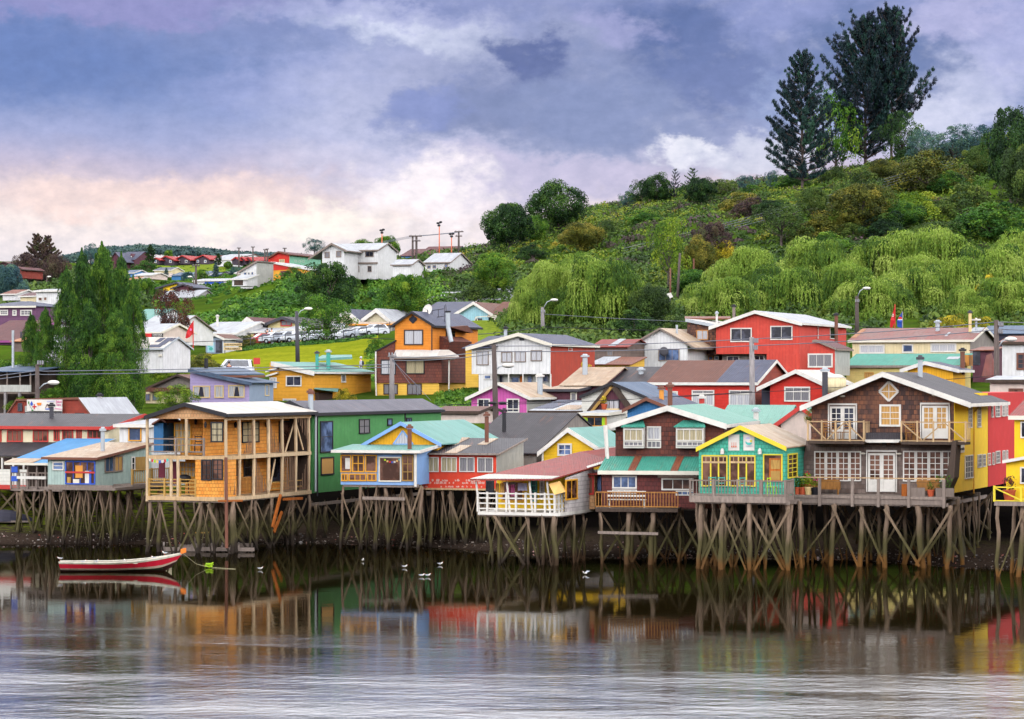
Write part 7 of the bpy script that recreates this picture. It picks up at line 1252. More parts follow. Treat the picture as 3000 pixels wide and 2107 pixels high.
# behind the street, centre
h = house('house', 'pale blue gable house with a long brown roof left of the willows', 338, 1331, 1432, 965, [(1322, 925), (1387, 886), (1444, 922)], 12, 'w_skyblue', 'r_brown', 'white', oh=.4, fascia=.3); win(h, h.pl, 1392, 933, 1413, 952, 2, 1, 'brownframe', 'glass')
h = longhouse('house', 'house with a slate roof and white gable behind the orange house', 350, 1225, 1330, 965, 925, 885, 14, 'w_white', 'r_slate', 'white', rx=1400)
h = longhouse('house', 'maroon walled wing with a brown roof beside the pale blue gable', 336, 1436, 1540, 962, 926, 885, 10, 'w_maroon', 'r_brown', 'greywood', rx=1560)
h = longhouse('warehouse', 'light blue warehouse with a long white roof on the slope', 388, 1400, 1560, 925, 882, 845, 16, 'w_blue2', 'r_zinc', 'white', rx=1600, cat='warehouse'); wins(h, h.pl, [(1408, 884, 1440, 895, 4), (1450, 884, 1482, 895, 4), (1492, 884, 1524, 895, 4)], fm='white', gm='glassblue')
h = longhouse('warehouse', 'white roofed warehouse left of the light blue one', 392, 1240, 1392, 920, 884, 855, 16, 'w_white', 'r_zinc', 'white', rx=1450, cat='warehouse')
h = longhouse('barn', 'white roof glimpsed between bushes above the willow gap', 415, 1855, 1930, 830, 800, 781, 10, 'w_white', 'r_zinc', None, rx=1960, cat='barn')
r = thing('swing_frame', 'white metal swing frame on the grass by the pale blue house', 'swing frame', at(1425, 960, 330)); mb = MB()
for a, b in (((1394, 929), (1455, 925)), ((1394, 929), (1388, 948)), ((1396, 929), (1402, 950)), ((1453, 926), (1440, 958)), ((1455, 926), (1458, 956)), ((1440, 930), (1530, 934))): mb.beam(at(*a, 330), at(*b, 330), .1)
mb.build('frame', 'offwhite', r)
# ---------------------------------------------------------------- hill top and distance
h = longhouse('house', 'big white two storey house on the hill edge, right wing with gable', 432, 975, 1106, 818, 733, 713, 7.6, 'w_white', 'r_zinc', 'greywood', rx=1136, fascia=.2); wins(h, h.pl, [(1070, 735, 1095, 753, 2), (1040, 780, 1053, 798, 2), (1077, 779, 1089, 797, 2)], fm='greywood', gm='glass', fw=.12); mb = MB(); mb.box(h.pl, h.uL, h.uR + .05, h.pl.hit(1050, 774).z, h.pl.hit(1050, 774).z + .25, 0, .2); mb.build('floor_band', 'greywood', h.root)
h = house('house', 'left gabled wing of the big white hill house with shuttered windows', 428, 944, 1008, 815, [(903, 758), (971, 713), (1016, 735)], 7, 'w_white', 'r_zinc', 'greywood', oh=.5, fascia=.25); wins(h, h.pl, [(951, 738, 966, 756, 1), (985, 735, 1000, 754, 1)], fm='greywood', gm='curtain_grey', fw=.15)
h = longhouse('shed', 'white shed with a black barred gable right of the hill house', 425, 1150, 1205, 812, 776, 761, 5, 'w_white', 'r_zinc', 'greywood', rx=1207, cat='shed')
h = longhouse('house', 'long low white house with a bright white roof on the hill edge', 440, 1245, 1318, 795, 769, 742, 9, 'w_white', 'r_zinc', 'greywood', rx=1348, fascia=.15); wins(h, h.pl, [(1252, 778, 1262, 787, 1), (1268, 777, 1278, 786, 1), (1302, 774, 1312, 784, 1)], fm='greywood', gm='glassblue', fw=.1)
for i, (L, R_0, e, ry, rf, lb) in enumerate(((1228, 1322, 745, 722, 'r_maroon', 'house with a brown red roof on the skyline, left of two'), (1175, 1230, 750, 730, 'r_maroon', 'low house with blue walls and a brown roof behind the double pole'))): longhouse('house', lb, 600, L, R_0, 775, e, ry, 12, 'w_blueboard', rf, None, rx=R_0 + 20)
h = house('house', 'red and mint green house with a brown roof on the hill', 520, 786, 848, 790, [(782, 757), (815, 737), (852, 746)], 14, 'w_redboard', 'r_maroon', 'rustpipe', wall_side='w_mint', oh=.4, fascia=.2); wins(h, h.sd, [(862, 762, 869, 768, 1), (873, 762, 880, 769, 1), (884, 763, 891, 769, 1)], fm='white', gm='glass', fw=.06); win(h, h.pl, 818, 760, 834, 770, 2, 1, 'cream_trim', 'curtain_cream')
h = house('house', 'orange house with a red upper band and white roof on the hill edge', 452, 798, 912, 820, [(794, 768), (917, 791)], 8, 'w_amber', 'r_zinc', 'white', oh=.3); shape(h, h.pl.shift(-.01), [(798, 771), (900, 789), (858, 789), (798, 793)], 'w_redboard', 'red_band', .05); win(h, h.pl, 822, 794, 852, 810, 3, 1, 'maroon', 'glassbrown', fw=.15)
h = house('house', 'tall grey white house with a row of windows on the hill edge', 442, 705, 751, 846, [(694, 799), (752, 765)], 6.2, 'w_white', 'r_zinc', 'greywood', wall_side='w_zinc', oh=.3); wins(h, h.pl, [(713, 797, 724, 812, 1), (726, 797, 733, 812, 1), (735, 796, 744, 811, 1)], fm='white', gm='glassblue', fw=.1)
h = longhouse('house', 'low white annex under the tall grey white house', 436, 680, 722, 838, 818, 806, 4, 'w_white', 'r_zinc', 'white', mono=True); bx(h, h.pl, 686, 820, 712, 836, 'darkwood', 'carport', 0, .05)
h = longhouse('house', 'blue and white bungalow with a flat white roof behind the bank', 560, 568, 660, 848, 822, 817, 9, 'w_white', 'r_zinc', 'white'); bx(h, h.pl, 600, 825, 655, 832, 'blue', 'blue_band', 0, .05)
h = longhouse('barn', 'unpainted concrete barn with a pale roof on the bank', 466, 470, 572, 890, 872, 850, 8, 'w_concrete', 'r_zinc', None, rx=612, cat='barn')
h = house('house', 'yellow house with a slate roof on the left slope', 476, 478, 518, 882, [(454, 845), (517, 827), (530, 838)], 7, 'w_yellow', 'r_slate', 'darkgrey', oh=.4, fascia=.2); wins(h, h.pl, [(480, 851, 492, 864, 1)], fm='darkgrey', gm='glass', fw=.1)
h = house('house', 'dark red house with a slate roof beside the yellow one', 470, 514, 552, 880, [(498, 846), (536, 832), (566, 843)], 6, 'w_maroon', 'r_slate', 'darkgrey', oh=.4); win(h, h.pl, 530, 850, 548, 856, 2, 1, 'white', 'glass')
for i, (L, R_0, b, e, ry, w_, lb) in enumerate(((503, 535, 822, 808, 799, 'w_blueboard', 'grey roofed bungalow, leftmost of the row below the meadow'), (555, 610, 822, 803, 795, 'w_white', 'white walled bungalow with a slate roof in the middle of the row'), (614, 634, 818, 808, 800, 'w_greyblue', 'small grey bungalow beside the cypress'))): longhouse('bungalow', lb, 660, L, R_0, b, e, ry, 9, w_, 'r_zincblue', None, cat='bungalow')
house('cottage', 'small white cottage with a slate gable right of the cypress', 650, 648, 682, 818, [(644, 806), (662, 796), (690, 807)], 8, 'w_white', 'r_slate', 'darkgrey', cat='cottage')
r = thing('long_wall', 'long pale wall at the foot of the meadow', 'wall', at(480, 812, 668)); mb = MB(); mb.prism([at(425, 812, 668), at(505, 812, 668), at(505, 800, 668), at(425, 800, 668)], (0, 1, 0)); mb.build('panel', 'w_beige', r)
for i, (L, R_0, ax_, ay, e, b, lb) in enumerate(((446, 466, 456, 755, 762, 775, 'smallest dark cabin with a red roof, at the left end of the cabin row'), (464, 510, 484, 750, 763, 778, 'dark cabin with a red roof, second in the cabin row'), (513, 556, 533, 748, 762, 775, 'dark cabin with a red roof in the middle of the cabin row'), (570, 612, 594, 747, 760, 775, 'dark cabin with a red roof at the right of the row, widest'))):
    h = house('cabin', lb, 880 + i, L, R_0, b, [(L - 4, e), (ax_, ay), (R_0 + 4, e)], 9, 'w_cabin', 'r_scarlet', 'r_scarlet', cat='cabin', group='red roofed cabins', oh=.5, fascia=.3)
    wins(h, h.pl, [(L + 6, 762, L + 13, 770, 1)] + ([(R_0 - 14, 762, R_0 - 7, 770, 1)] if i else []), fm='white', gm='glassblue', fw=.15)
for i, (L, R_0, e, ry, rf) in enumerate(((520, 575, 760, 752, 'r_scarlet'), (606, 640, 760, 750, 'r_scarlet'))): longhouse('cabin', ('red roofed cabin showing behind the middle cabin', 'red roofed cabin showing behind the widest cabin')[i], 905, L, R_0, 775, e, ry, 8, 'w_cabin', rf, None, cat='cabin', group='red roofed cabins')
for i, (L, R_0, ax_) in enumerate(((680, 700, 690), (697, 718, 708), (716, 735, 726))): house('cabin', ('grey cabin with a red gable roof, left of the three by the power pole', 'grey cabin with a red gable roof, middle of the three', 'grey cabin with a red gable roof, right of the three')[i], 760 + i, L, R_0, 776, [(L - 3, 762), (ax_, 753), (R_0 + 3, 763)], 10, 'w_cabin', 'r_scarlet', 'r_scarlet', cat='cabin', group='red roofed cabins', oh=.4, fascia=.3)
longhouse('cabin', 'long grey cabin with a wide red roof beside the three gables', 765, 722, 796, 778, 764, 753, 8, 'w_cabin', 'r_scarlet', None, cat='cabin', rx=800)
longhouse('house', 'white house with a light roof between the cabin groups', 860, 632, 680, 780, 761, 748, 12, 'w_white', 'r_zinc', 'white'); longhouse('house', 'long white building with brown eaves on the skyline', 940, 655, 725, 775, 750, 745, 10, 'w_white', 'r_zinc', 'rustpipe')
h = longhouse('chalet', 'dark red chalet with a slate roof and two dormers on the far left hill', 800, 345, 394, 790, 762, 738, 12, 'w_maroon', 'r_slate', None, cat='chalet', rx=410)
for x in (366, 384): px_prism(h, h.pl, [(x - 6, 757), (x + 7, 757), (x, 743)], 1.5, 4, 'w_maroon', 'dormer'); shape(h, h.pl.shift(1.45), [(x - 3, 756), (x + 3, 756), (x + 3, 750), (x - 3, 750)], 'white', 'dormer_window', .1)
h = house('chalet', 'front gable of the dark red chalet', 795, 322, 352, 792, [(316, 766), (337, 739), (362, 768)], 10, 'w_maroon', 'r_slate', 'darkgrey', cat='chalet', oh=.4)
for i, (L, R_0, ax_, ay, e, b, Y, w_, lb) in enumerate(((0, 24, 10, 767, 773, 785, 640, 'w_maroon', 'house with a reddish roof at the left edge of the skyline'), (44, 62, 50, 782, 790, 815, 590, 'w_redplank', 'small red brown house between the blue green tree and the brown conifer'))): house('house', lb, Y, L, R_0, b, [(L - 4, e), (ax_, ay), (R_0 + 3, e)], 9, w_, 'r_maroon', 'darkwood')

for i, (L, R_0, e, ry, b, Y, w_, rf, lb) in enumerate(((362, 392, 800, 792, 812, 640, 'w_blue2', 'r_zincblue', 'small blue walled house below the dark red chalet'), (398, 446, 806, 800, 818, 600, 'w_beige', 'r_zinc', 'long pale building at the left foot of the meadow'), (372, 398, 822, 812, 835, 560, 'w_white', 'r_orange', 'small white house with an orange roof behind the poplar top'),
        (452, 500, 792, 784, 802, 720, 'w_cream', 'r_slate', 'cream house with a slate roof at the foot of the cabin slope'), (60, 100, 868, 858, 885, 420, 'w_cream', 'r_maroon', 'cream house with a brown roof above the purple house'), (8, 46, 862, 850, 880, 430, 'w_white', 'r_rust', 'white house with a rusty roof above the purple house'), (690, 716, 800, 792, 812, 600, 'w_beige', 'r_zinc', 'small beige house right of the white cottage'))):
    longhouse('house', lb, Y, L, R_0, b, e, ry, 7, w_, rf, 'white', rx=R_0 + 8)
# ---------------------------------------------------------------- poles, wires, flags, signs
def pole(label, x, y0, y1, Y, r=.14, mat='polewood', arms=(), lamp=None, name='utility_pole', cat='pole', lean=0, group=None, ground=True, lights=(), top=None):
    a = at(x, y1, Y); b = at(x + lean, y0, Y)
    if ground: a.z = min(a.z, g1(a.x, a.y)) - .3
    o = thing(name, label, cat, (a.x, a.y, a.z), group); mb = MB(); mb.tube([a, a.lerp(b, .5), b], [r * 1.15, r, r * .8], 8); mb.build('post', mat, o, True)
    for (xa, xb, y, t) in arms:
        mb = MB(); mb.beam(at(xa, y, Y - .15), at(xb, y, Y - .15), t, t); mb.build('crossarm', mat if mat != 'mast_orange' else 'darkgrey', o)
        n = 3
        for i in range(n): q = at(xa + (xb - xa) * (i + .5) / n, y, Y - .15); mb = MB(); mb.tube([q, q + Vector((0, 0, .28))], .06, 6); mb.build('insulator', 'grey', o)
    if lamp:
        xa, ya, xl, yl = lamp; p0, p1 = at(xa, ya, Y), at(xl, yl, Y); pm = p0.lerp(p1, .45) + Vector((0, 0, (p1.z - p0.z) * .32)); mb = MB(); mb.tube([p0, pm, p1], .05, 6); mb.build('lamp_arm', 'zinc', o, True)
        dx = 1 if xl > xa else -1; mb = MB(); c = p1 + Vector((dx * .25, 0, .0)); mb.ball(c, .34, 12, 8, (1.25, .7, .5)); mb.build('lamp_head', 'white', o, True)
    for (xl, yl) in lights:
        c = at(xl, yl, Y); mb = MB(); mb.ball(c, .24, 8, 6, (1.2, .7, .8)); mb.beam(c, Vector((b.x, b.y, c.z - .5)), .1); mb.build('flood_light', 'black', o)
    return o
def cable(label, pts, Y, r=.026, mat='wire', sag=.0, Y2=None, grp='cables along the street'):
    P = [at(x, y, Y if Y2 is None else Y + (Y2 - Y) * (x - pts[0][0]) / (pts[-1][0] - pts[0][0])) for x, y in pts]; out = []
    for a, b in zip(P[:-1], P[1:]):
        for k in range(12): t = k / 12; out.append(a.lerp(b, t) - Vector((0, 0, 4 * sag * (b - a).length * .01 * t * (1 - t))))
    out.append(P[-1]); mb = MB(); mb.tube(out, r, 4); o = mb.build('power_cable', mat); tagit(o, label, 'cable', grp); return o
pole('dark wooden street pole with a bent lamp in front of the poplars', 110, 1068, 1240, 192, .17, 'polewood', [(108, 128, 1068, .1)], (114, 1140, 146, 1121), lean=-1)
pole('pale wooden pole in front of the brown shingle storey, with tangled wires', 1148, 1040, 1180, 205, .2, 'oldpole', [(1136, 1162, 1044, .1)])
o = pole('tall dark pole before the magenta house with a small white lamp', 1456, 1010, 1235, 184, .19, 'polewood', [], (1452, 1085, 1478, 1071), lean=-9)
for x in (1442, 1472): mb = MB(); mb.ball(at(x, 1181, 183.6), .22, 8, 4, (1.4, .6, .5)); mb.build('junction_box', 'black', o)
pole('grey weathered pole in front of the long red house', 2206, 988, 1195, 185, .2, 'oldpole', [(2206, 2222, 1003, .07), (2206, 2220, 1024, .07)], lean=-4)
pole('dark pole at the right with a round lamp, beside the off white house', 2922, 938, 1125, 180, .2, 'polewood', [(2924, 2940, 955, .1), (2924, 2938, 976, .1)], (2925, 1018, 2950, 994), lean=-3)
pole('tall slender lamp post rising from the lawn', 873, 912, 1075, 268, .2, 'darkgrey', [], (869, 930, 896, 905), 'street_lamp', 'street lamp', lean=-4)
pole('lamp post before the small pair of willows', 1591, 900, 990, 300, .22, 'oldpole', [(1584, 1598, 915, .08)], (1591, 905, 1617, 879), 'street_lamp', 'street lamp', lean=-2)
pole('lamp post in front of the long willow row', 2511, 868, 985, 290, .22, 'polewood', [(2505, 2518, 885, .08)], (2510, 875, 2532, 845), 'street_lamp', 'street lamp', lean=-1)
for i, (off, r) in enumerate(((0, .03), (10, .03))):
    cable(('upper pair of cables crossing before the poplars', 'lower pair of cables crossing before the poplars')[i], [(-60, 1108 + off), (110, 1086 + off), (128, 1088 + off), (1148, 1068 + off * .8)], 192, .03, sag=.2, Y2=205)
CB = [('from the pale pole to the tall dark pole, upper', [(1148, 1047), (1448, 1026)], 205, 184), ('from the pale pole to the tall dark pole, lower', [(1148, 1056), (1450, 1036)], 205, 184), ('from the tall dark pole to the weathered pole, upper', [(1448, 1014), (2204, 993)], 184, 185), ('from the tall dark pole to the weathered pole, lower', [(1450, 1030), (2204, 1013)], 184, 185),
      ('from the weathered pole to the right hand pole, upper', [(2204, 993), (2921, 943)], 185, 180), ('from the weathered pole to the right hand pole, lower', [(2204, 1013), (2921, 966)], 185, 180), ('leaving the right hand pole, upper', [(2921, 943), (3080, 946)], 180, 178), ('leaving the right hand pole, lower', [(2921, 964), (3080, 968)], 180, 178)]
for lb, p_, a, b in CB: cable('cable ' + lb, p_, a, .028, 'wire', .75, b)
cable('dark cable low in front of the magenta house', [(1148, 1190), (1456, 1180), (2204, 1148)], 200, .02, 'wire_dark', .5, 184); cable('dark cable across the front of the red houses', [(1456, 1186), (2204, 1150), (2921, 1100)], 184, .02, 'wire_dark', .4, 180)
for k, (a_, b__) in enumerate(((150, 20), (225, 60), (170, -20))): cable(('upper', 'middle', 'lower')[k] + ' stay wire fanning down from the pale pole', [(1150, 1052 + k * 3), (1150 + a_ * .5, 1150 + b__ * .4)], 204, .016, 'wire')
cable('dark cable over the lawn from the lamp post to the left', [(380, 1002), (560, 1002), (870, 980)], 300, .035, 'wire_dark', .5, 268); cable('dark cable over the lawn from the lamp post to the orange house', [(870, 980), (1157, 994), (1290, 990)], 268, .035, 'wire_dark', .6)
cable('dark cable climbing to the willow lamp post', [(1290, 985), (1590, 958)], 270, .04, 'wire_dark', .6, 300); cable('dark cable between the two willow lamp posts, lower', [(1590, 958), (2511, 975)], 300, .04, 'wire_dark', .5, 290); cable('thin cable between the two willow lamp posts, upper', [(1590, 920), (2511, 950)], 300, .028, 'wire', .9, 290); cable('dark cable right of the second willow lamp post', [(2511, 955), (3080, 1000)], 290, .035, 'wire_dark', .5)
for i, (x0, y0, x1, y1, Y, m_, r, ln, lb) in enumerate(((1827, 718, 1827, 790, 440, 'oldpole', .14, 0, 'pale pole on the hill slope where the hill cables start'), (1983, 742, 1983, 880, 352, 'polewood', .17, 9, 'tall leaning pole in the gap between the willows'), (2030, 758, 2028, 850, 380, 'rustpipe', .16, 2, 'rust red pole right of the leaning pole'), (1964, 785, 1964, 870, 356, 'rustpipe', .12, 0, 'short rust red pole left of the leaning pole'))):
    pole(lb, x0, y0, y1, Y, r, m_, [], None, lean=ln)
for k in range(4): cable(('first', 'second', 'third', 'fourth')[k] + ' cable climbing the hill from the slope pole, counted from the top', [(1827, 728 + k * 7), (2330, 600 + k * 7), (2800, 462 + k * 8)], 430, .035, 'wire', .25, 470, 'cables climbing the hill')
r = thing('loudspeaker_sign', 'small tilted white board on a post in the willow gap', 'sign', at(1963, 885, 342)); mb = MB(); mb.prism([at(1953, 861, 342), at(1965, 857, 342), at(1972, 870, 342), at(1960, 875, 342)], (0, .2, 0)); mb.build('panel', 'white', r); mb = MB(); mb.beam(at(1963, 872, 342.1), at(1963, 890, 342.1), .12); mb.build('post', 'darkgrey', r)
# hill top poles
o = pole('double legged power pole with two crossarms on the hill top', 1209, 691, 775, 500, .2, 'polewood', [(1198, 1236, 692, .22), (1207, 1232, 706, .2)]); mb = MB(); mb.tube([at(1220, 775, 500), at(1220, 691, 500)], .2, 6); mb.build('post', 'polewood', o)
pole('power pole with two crossarms beside the ridge at the right of the hill top', 1344, 679, 745, 520, .2, 'polewood', [(1331, 1358, 679, .2), (1334, 1354, 692, .2)])
pole('orange flood light mast, tallest of the hill top masts', 1287, 660, 750, 470, .1, 'mast_orange', [], None, 'flood_mast', 'mast', lights=[(1283, 654), (1291, 651), (1286, 661)]); pole('orange flood light mast with two round lamps', 1323, 692, 750, 475, .1, 'mast_orange', [], None, 'flood_mast', 'mast', lights=[(1319, 686), (1327, 685), (1323, 693)])
pole('orange flood light mast behind the big white house', 1119, 680, 725, 470, .1, 'mast_orange', [], None, 'flood_mast', 'mast', lights=[(1116, 675), (1123, 673), (1119, 682)]); pole('orange flood light mast in front of the round dark ridge tree', 1492, 672, 735, 470, .1, 'mast_orange', [], None, 'flood_mast', 'mast', lights=[(1488, 668), (1496, 667)])
for x, y0, y1, w, lb in ((700, 726, 760, 6, 'small skyline pole with a crossarm, leftmost'), (741, 723, 765, 6, 'skyline pole with a crossarm, second and tallest'), (776, 731, 765, 5, 'skyline pole with a crossarm, third'), (783, 729, 765, 5, 'skyline pole with a crossarm, close right of the third'), (834, 727, 750, 6, 'skyline pole with a crossarm above the red house')): pole(lb, x, y0, y1, 720, .2, 'polewood', [(x - w, x + w, y0 + 1, .2)])
pole('dark pole with a crossarm on the left slope', 574, 774, 860, 480, .2, 'polewood', [(562, 586, 779, .2)]); pole('lamp post beside the dark pole on the left slope', 567, 815, 860, 475, .1, 'polewood', [], (567, 818, 561, 811), 'street_lamp', 'street lamp'); pole('lamp post under the brown conifer', 137, 812, 870, 540, .12, 'polewood', [], (137, 815, 140, 811), 'street_lamp', 'street lamp')
for k in range(3): cable(('upper', 'middle', 'lower')[k] + ' cable between the hill top poles', [(1000, 728 + k * 2), (1200 + k * 14, 692), (1344 + k * 6 - 6, 680)], 500, .035, 'wire', .6, 520, 'hill top cables')
# flags
def flag(label, px, y0, y1, Y, m_, shp, pm='redframe', name='flag', wave=2.0):
    a, b = at(px, y1, Y), at(px, y0, Y); o = thing(name, label, 'flag', (a.x, a.y, a.z)); mb = MB(); mb.tube([a, b], .045, 6); mb.build('pole', pm, o); mb = MB(); n = len(shp) // 2
    top, bot = shp[:n], shp[n:]
    for i in range(n - 1):
        q = [at(*top[i], Y + .12 * (i % 2)), at(*top[i + 1], Y + .12 * ((i + 1) % 2)), at(*bot[i + 1], Y + .12 * ((i + 1) % 2)), at(*bot[i], Y + .12 * (i % 2))]; mb.prism(q, (0, .02, 0))
    mb.build('cloth', m_, o); return o
f1 = flag('red feather flag on the rusty roofed house, taller of the two', 2622, 892, 962, 236, 'red', [(2622, 893), (2616, 915), (2609, 938), (2607, 958), (2623, 893.5), (2623, 918), (2623, 940), (2615, 961)], 'red')
f2 = flag('blue feather flag with a round red, white and blue emblem beside the red flag', 2644, 912, 962, 236, 'blue', [(2644, 913), (2636, 926), (2628, 940), (2629, 958), (2645, 913.5), (2644, 930), (2644, 945), (2643, 961)], 'grey')
FP = Pl(2636, 235.8, 0); shape(HS(), FP, [], 'red', 'x') if False else None
class _E: pass
e1 = _E(); e1.root = f2
def arc(cx, cy, rx, ry, a0, a1, n=12): return [(cx + rx * math.cos(math.radians(a0 + (a1 - a0) * i / n)), cy + ry * math.sin(math.radians(a0 + (a1 - a0) * i / n))) for i in range(n + 1)]
shape(e1, FP, ell(2637, 936, 6.6, 7.5), 'white', 'emblem_disc', .01); FP2 = Pl(2636, 235.78, 0); shape(e1, FP2, arc(2637, 935, 6.2, 7, 180, 360), 'red', 'emblem_top'); shape(e1, FP2, arc(2637, 938, 6.2, 5.4, 0, 180), 'blue', 'emblem_bottom'); e2 = _E(); e2.root = f1; shape(e2, Pl(2617, 235.8, 0), ell(2616, 924, 2.4, 4.4), 'white', 'emblem_ring', .01); shape(e2, Pl(2617, 235.78, 0), ell(2616, 924, 1.2, 2.4), 'red', 'emblem_core')
f3 = flag('long red flag with a pale round emblem by the white workshops', 566, 940, 1022, 262, 'red', [(566, 941), (556, 954), (547, 972), (543, 990), (567, 966), (564, 978), (556, 988), (547, 992)], 'red'); e3 = _E(); e3.root = f3; shape(e3, Pl(560, 261.7, 0), ell(559, 966, 3, 4), 'pinkcloth', 'emblem_ring', .01)
# signs
r = thing('school_sign', 'two cream boards with dark lettering on posts at the edge of the lawn', 'sign', at(682, 1040, 318)); SP = Pl(682, 318, 0); e4 = _E(); e4.root = r
for x in (659, 706): bx(e4, SP, x - 1, 998, x + 1, 1040, 'darkgrey', 'post', .02, .05)
bx(e4, SP, 656, 1006, 709, 1014, 'cream_trim', 'board', 0, .12); bx(e4, SP, 656, 1018, 709, 1026, 'cream_trim', 'board', 0, .12); text('LICEO POLIVALENTE', SP, 658, 1007.5, 707, 1012.5, 'brownframe', r, 'lettering', -.14, .02); text('PABLO NERUDA', SP, 660, 1019.5, 705, 1024.5, 'brownframe', r, 'lettering', -.14, .02); bx(e4, SP, 690, 998, 712, 1004, 'darkgrey', 'blank_board', 0, .06)
r = thing('road_sign', 'blank orange red road works sign below the lawn', 'sign', at(752, 1090, 262)); SP = Pl(752, 262, 0); e4 = _E(); e4.root = r; bx(e4, SP, 743, 1049, 762, 1067, 'redframe', 'panel', 0, .05); bx(e4, SP, 742.6, 1048.6, 762.4, 1067.4, 'orange', 'border', .04, .06)
for x in (745, 750): bx(e4, SP, x - .7, 1067, x + .7, 1092, 'orangeframe', 'leg', .02, .06)
# fence along the lawn
r = thing('fence', 'dark post and rail fence between the lawn and the parked cars', 'fence', at(920, 1010, 328)); mb = MB(); fx = list(range(700, 1150, 34)); ft = []
for x in fx:
    Pg = at(x, 1000, 328); Pg.z = g1(Pg.x, 328) - .1; hgt = 1.35; mb = MB(); mb.beam(Pg, Pg + Vector((.0, 0, hgt + .15)), .08); mb.build('fence_post', 'darkgrey', r); ft.append(Pg + Vector((0, -.08, hgt)))
mb = MB()
for a, b in zip(ft[:-1], ft[1:]): mb.beam(a, b, .05); mb.beam(a - Vector((0, 0, .6)), b - Vector((0, 0, .6)), .035)
mb.build('rail', 'darkgrey', r)
# ---------------------------------------------------------------- cars
def car(label, x, Y, yaw, col, kind='car', group='cars parked by the school', name='parked_car', L=4.1):
    P = at(x, 1000, Y); P.z = g1(P.x, Y); o = thing(name, label, 'van' if kind == 'van' else 'car', P, group); a = math.radians(yaw); U = Vector((math.cos(a), math.sin(a), 0)); N = Vector((-math.sin(a), math.cos(a), 0))
    def W3(u, n, z): return P + U * u + N * n + Vector((0, 0, z))
    hb = [(-L / 2, .35, .8), (-L / 2 + .1, .3, .95), (L / 2 - .1, .3, .8), (L / 2, .35, .65)]; w = .82; mb = MB()
    prof = [(-L / 2, .32), (-L / 2 - .04, .6), (-L / 2 + .08, .92), (-L / 2 + .9, .97), (L / 2 - 1.25, .93), (L / 2 - .2, .78), (L / 2 + .03, .58), (L / 2, .3)]
    if kind == 'van': prof = [(-L / 2, .32), (-L / 2 - .03, .7), (-L / 2 + .05, 1.02), (L / 2 - 1.2, 1.02), (L / 2 - .15, .9), (L / 2 + .03, .6), (L / 2, .3)]
    ws = [w * (.93 if i in (0, len(prof) - 1) else 1) for i in range(len(prof))]; l = [W3(u, -q, z) for (u, z), q in zip(prof, ws)]; r_ = [W3(u, q, z) for (u, z), q in zip(prof, ws)]; k = len(prof)
    mb.face(l); mb.face(r_[::-1])
    for i in range(k): mb.face([l[(i + 1) % k], l[i], r_[i], r_[(i + 1) % k]])
    mb.build('body', col, o)
    c0 = [(-L / 2 + .2, .96), (-L / 2 + .55, 1.42), (L / 2 - 2.0, 1.45), (L / 2 - 1.2, .93)] if kind != 'van' else [(-L / 2 + .08, 1.0), (-L / 2 + .2, 1.72), (L / 2 - 1.75, 1.75), (L / 2 - 1.15, 1.0)]
    mb = MB(); wl, wt = .8, .62 if kind != 'van' else .72; A = [W3(u, -(wl if i in (0, 3) else wt), z) for i, (u, z) in enumerate(c0)]; B = [W3(u, (wl if i in (0, 3) else wt), z) for i, (u, z) in enumerate(c0)]
    mb.face(A); mb.face(B[::-1])
    for i in range(4): mb.face([A[(i + 1) % 4], A[i], B[i], B[(i + 1) % 4]])
    mb.build('cabin', col, o); gl = 'glass'
    def inset(q, n_, k_=.8, d=.015): c = sum(q, Vector()) / len(q); return [c + (p - c) * k_ + n_ * d for p in q]
    for q, n_ in ((A, -N), (B, N), ([A[3], B[3], B[2], A[2]], (U + Vector((0, 0, .6))).normalized()), ([A[0], B[0], B[1], A[1]], (-U + Vector((0, 0, .3))).normalized())):
        s = inset(q, n_, .8); mb = MB(); mb.face(s); mb.build('window', gl, o)
    for u in (-L / 2 + .75, L / 2 - .8):
        for s in (-1, 1): mb = MB(); c = W3(u, s * .74, .31); mb.tube([c, c + N * s * .14], .31, 14); t_ = mb.build('wheel', 'rubber', o); mb = MB(); mb.tube([c + N * s * .141, c + N * s * .15], .17, 10); mb.build('rim', 'zinc', t_)
    for s in (-1, 1): mb = MB(); mb.ball(W3(L / 2 - .02, s * .6, .66), .12, 8, 4); mb.build('headlight', 'white', o)
    return o
flat('carwhite', (236, 238, 244), rough=.3, spec=.5, dirt=.03); flat('carred', (206, 34, 44), rough=.3, spec=.5, dirt=.03); flat('carsilver', (200, 206, 216), rough=.3, spec=.5, dirt=.03)
cl = [(762, 'carred', 'red car, leftmost of the parked row'), (797, 'carwhite', 'white car next to the red one in the parked row'), (832, 'carsilver', 'silver car, third in the parked row'), (868, 'carwhite', 'white car parked directly behind the tall lamp post'), (908, 'carwhite', 'white car right of the lamp post in the parked row'), (950, 'carsilver', 'silver car parked behind the leafy tree trunk'), (1003, 'carwhite', 'white car right of the leafy tree trunk'), (1048, 'carsilver', 'silver car, second from the right of the parked row'), (1092, 'carwhite', 'white car at the right end of the parked row')]
for i, (x, c, lb) in enumerate(cl): car(lb, x, 335 + (i % 3) * .4, 205 + (i * 7) % 20, c)
car('white van standing on the street below the lawn', 676, 257, 180, 'carwhite', 'van', None, 'parked_van', 4.3)
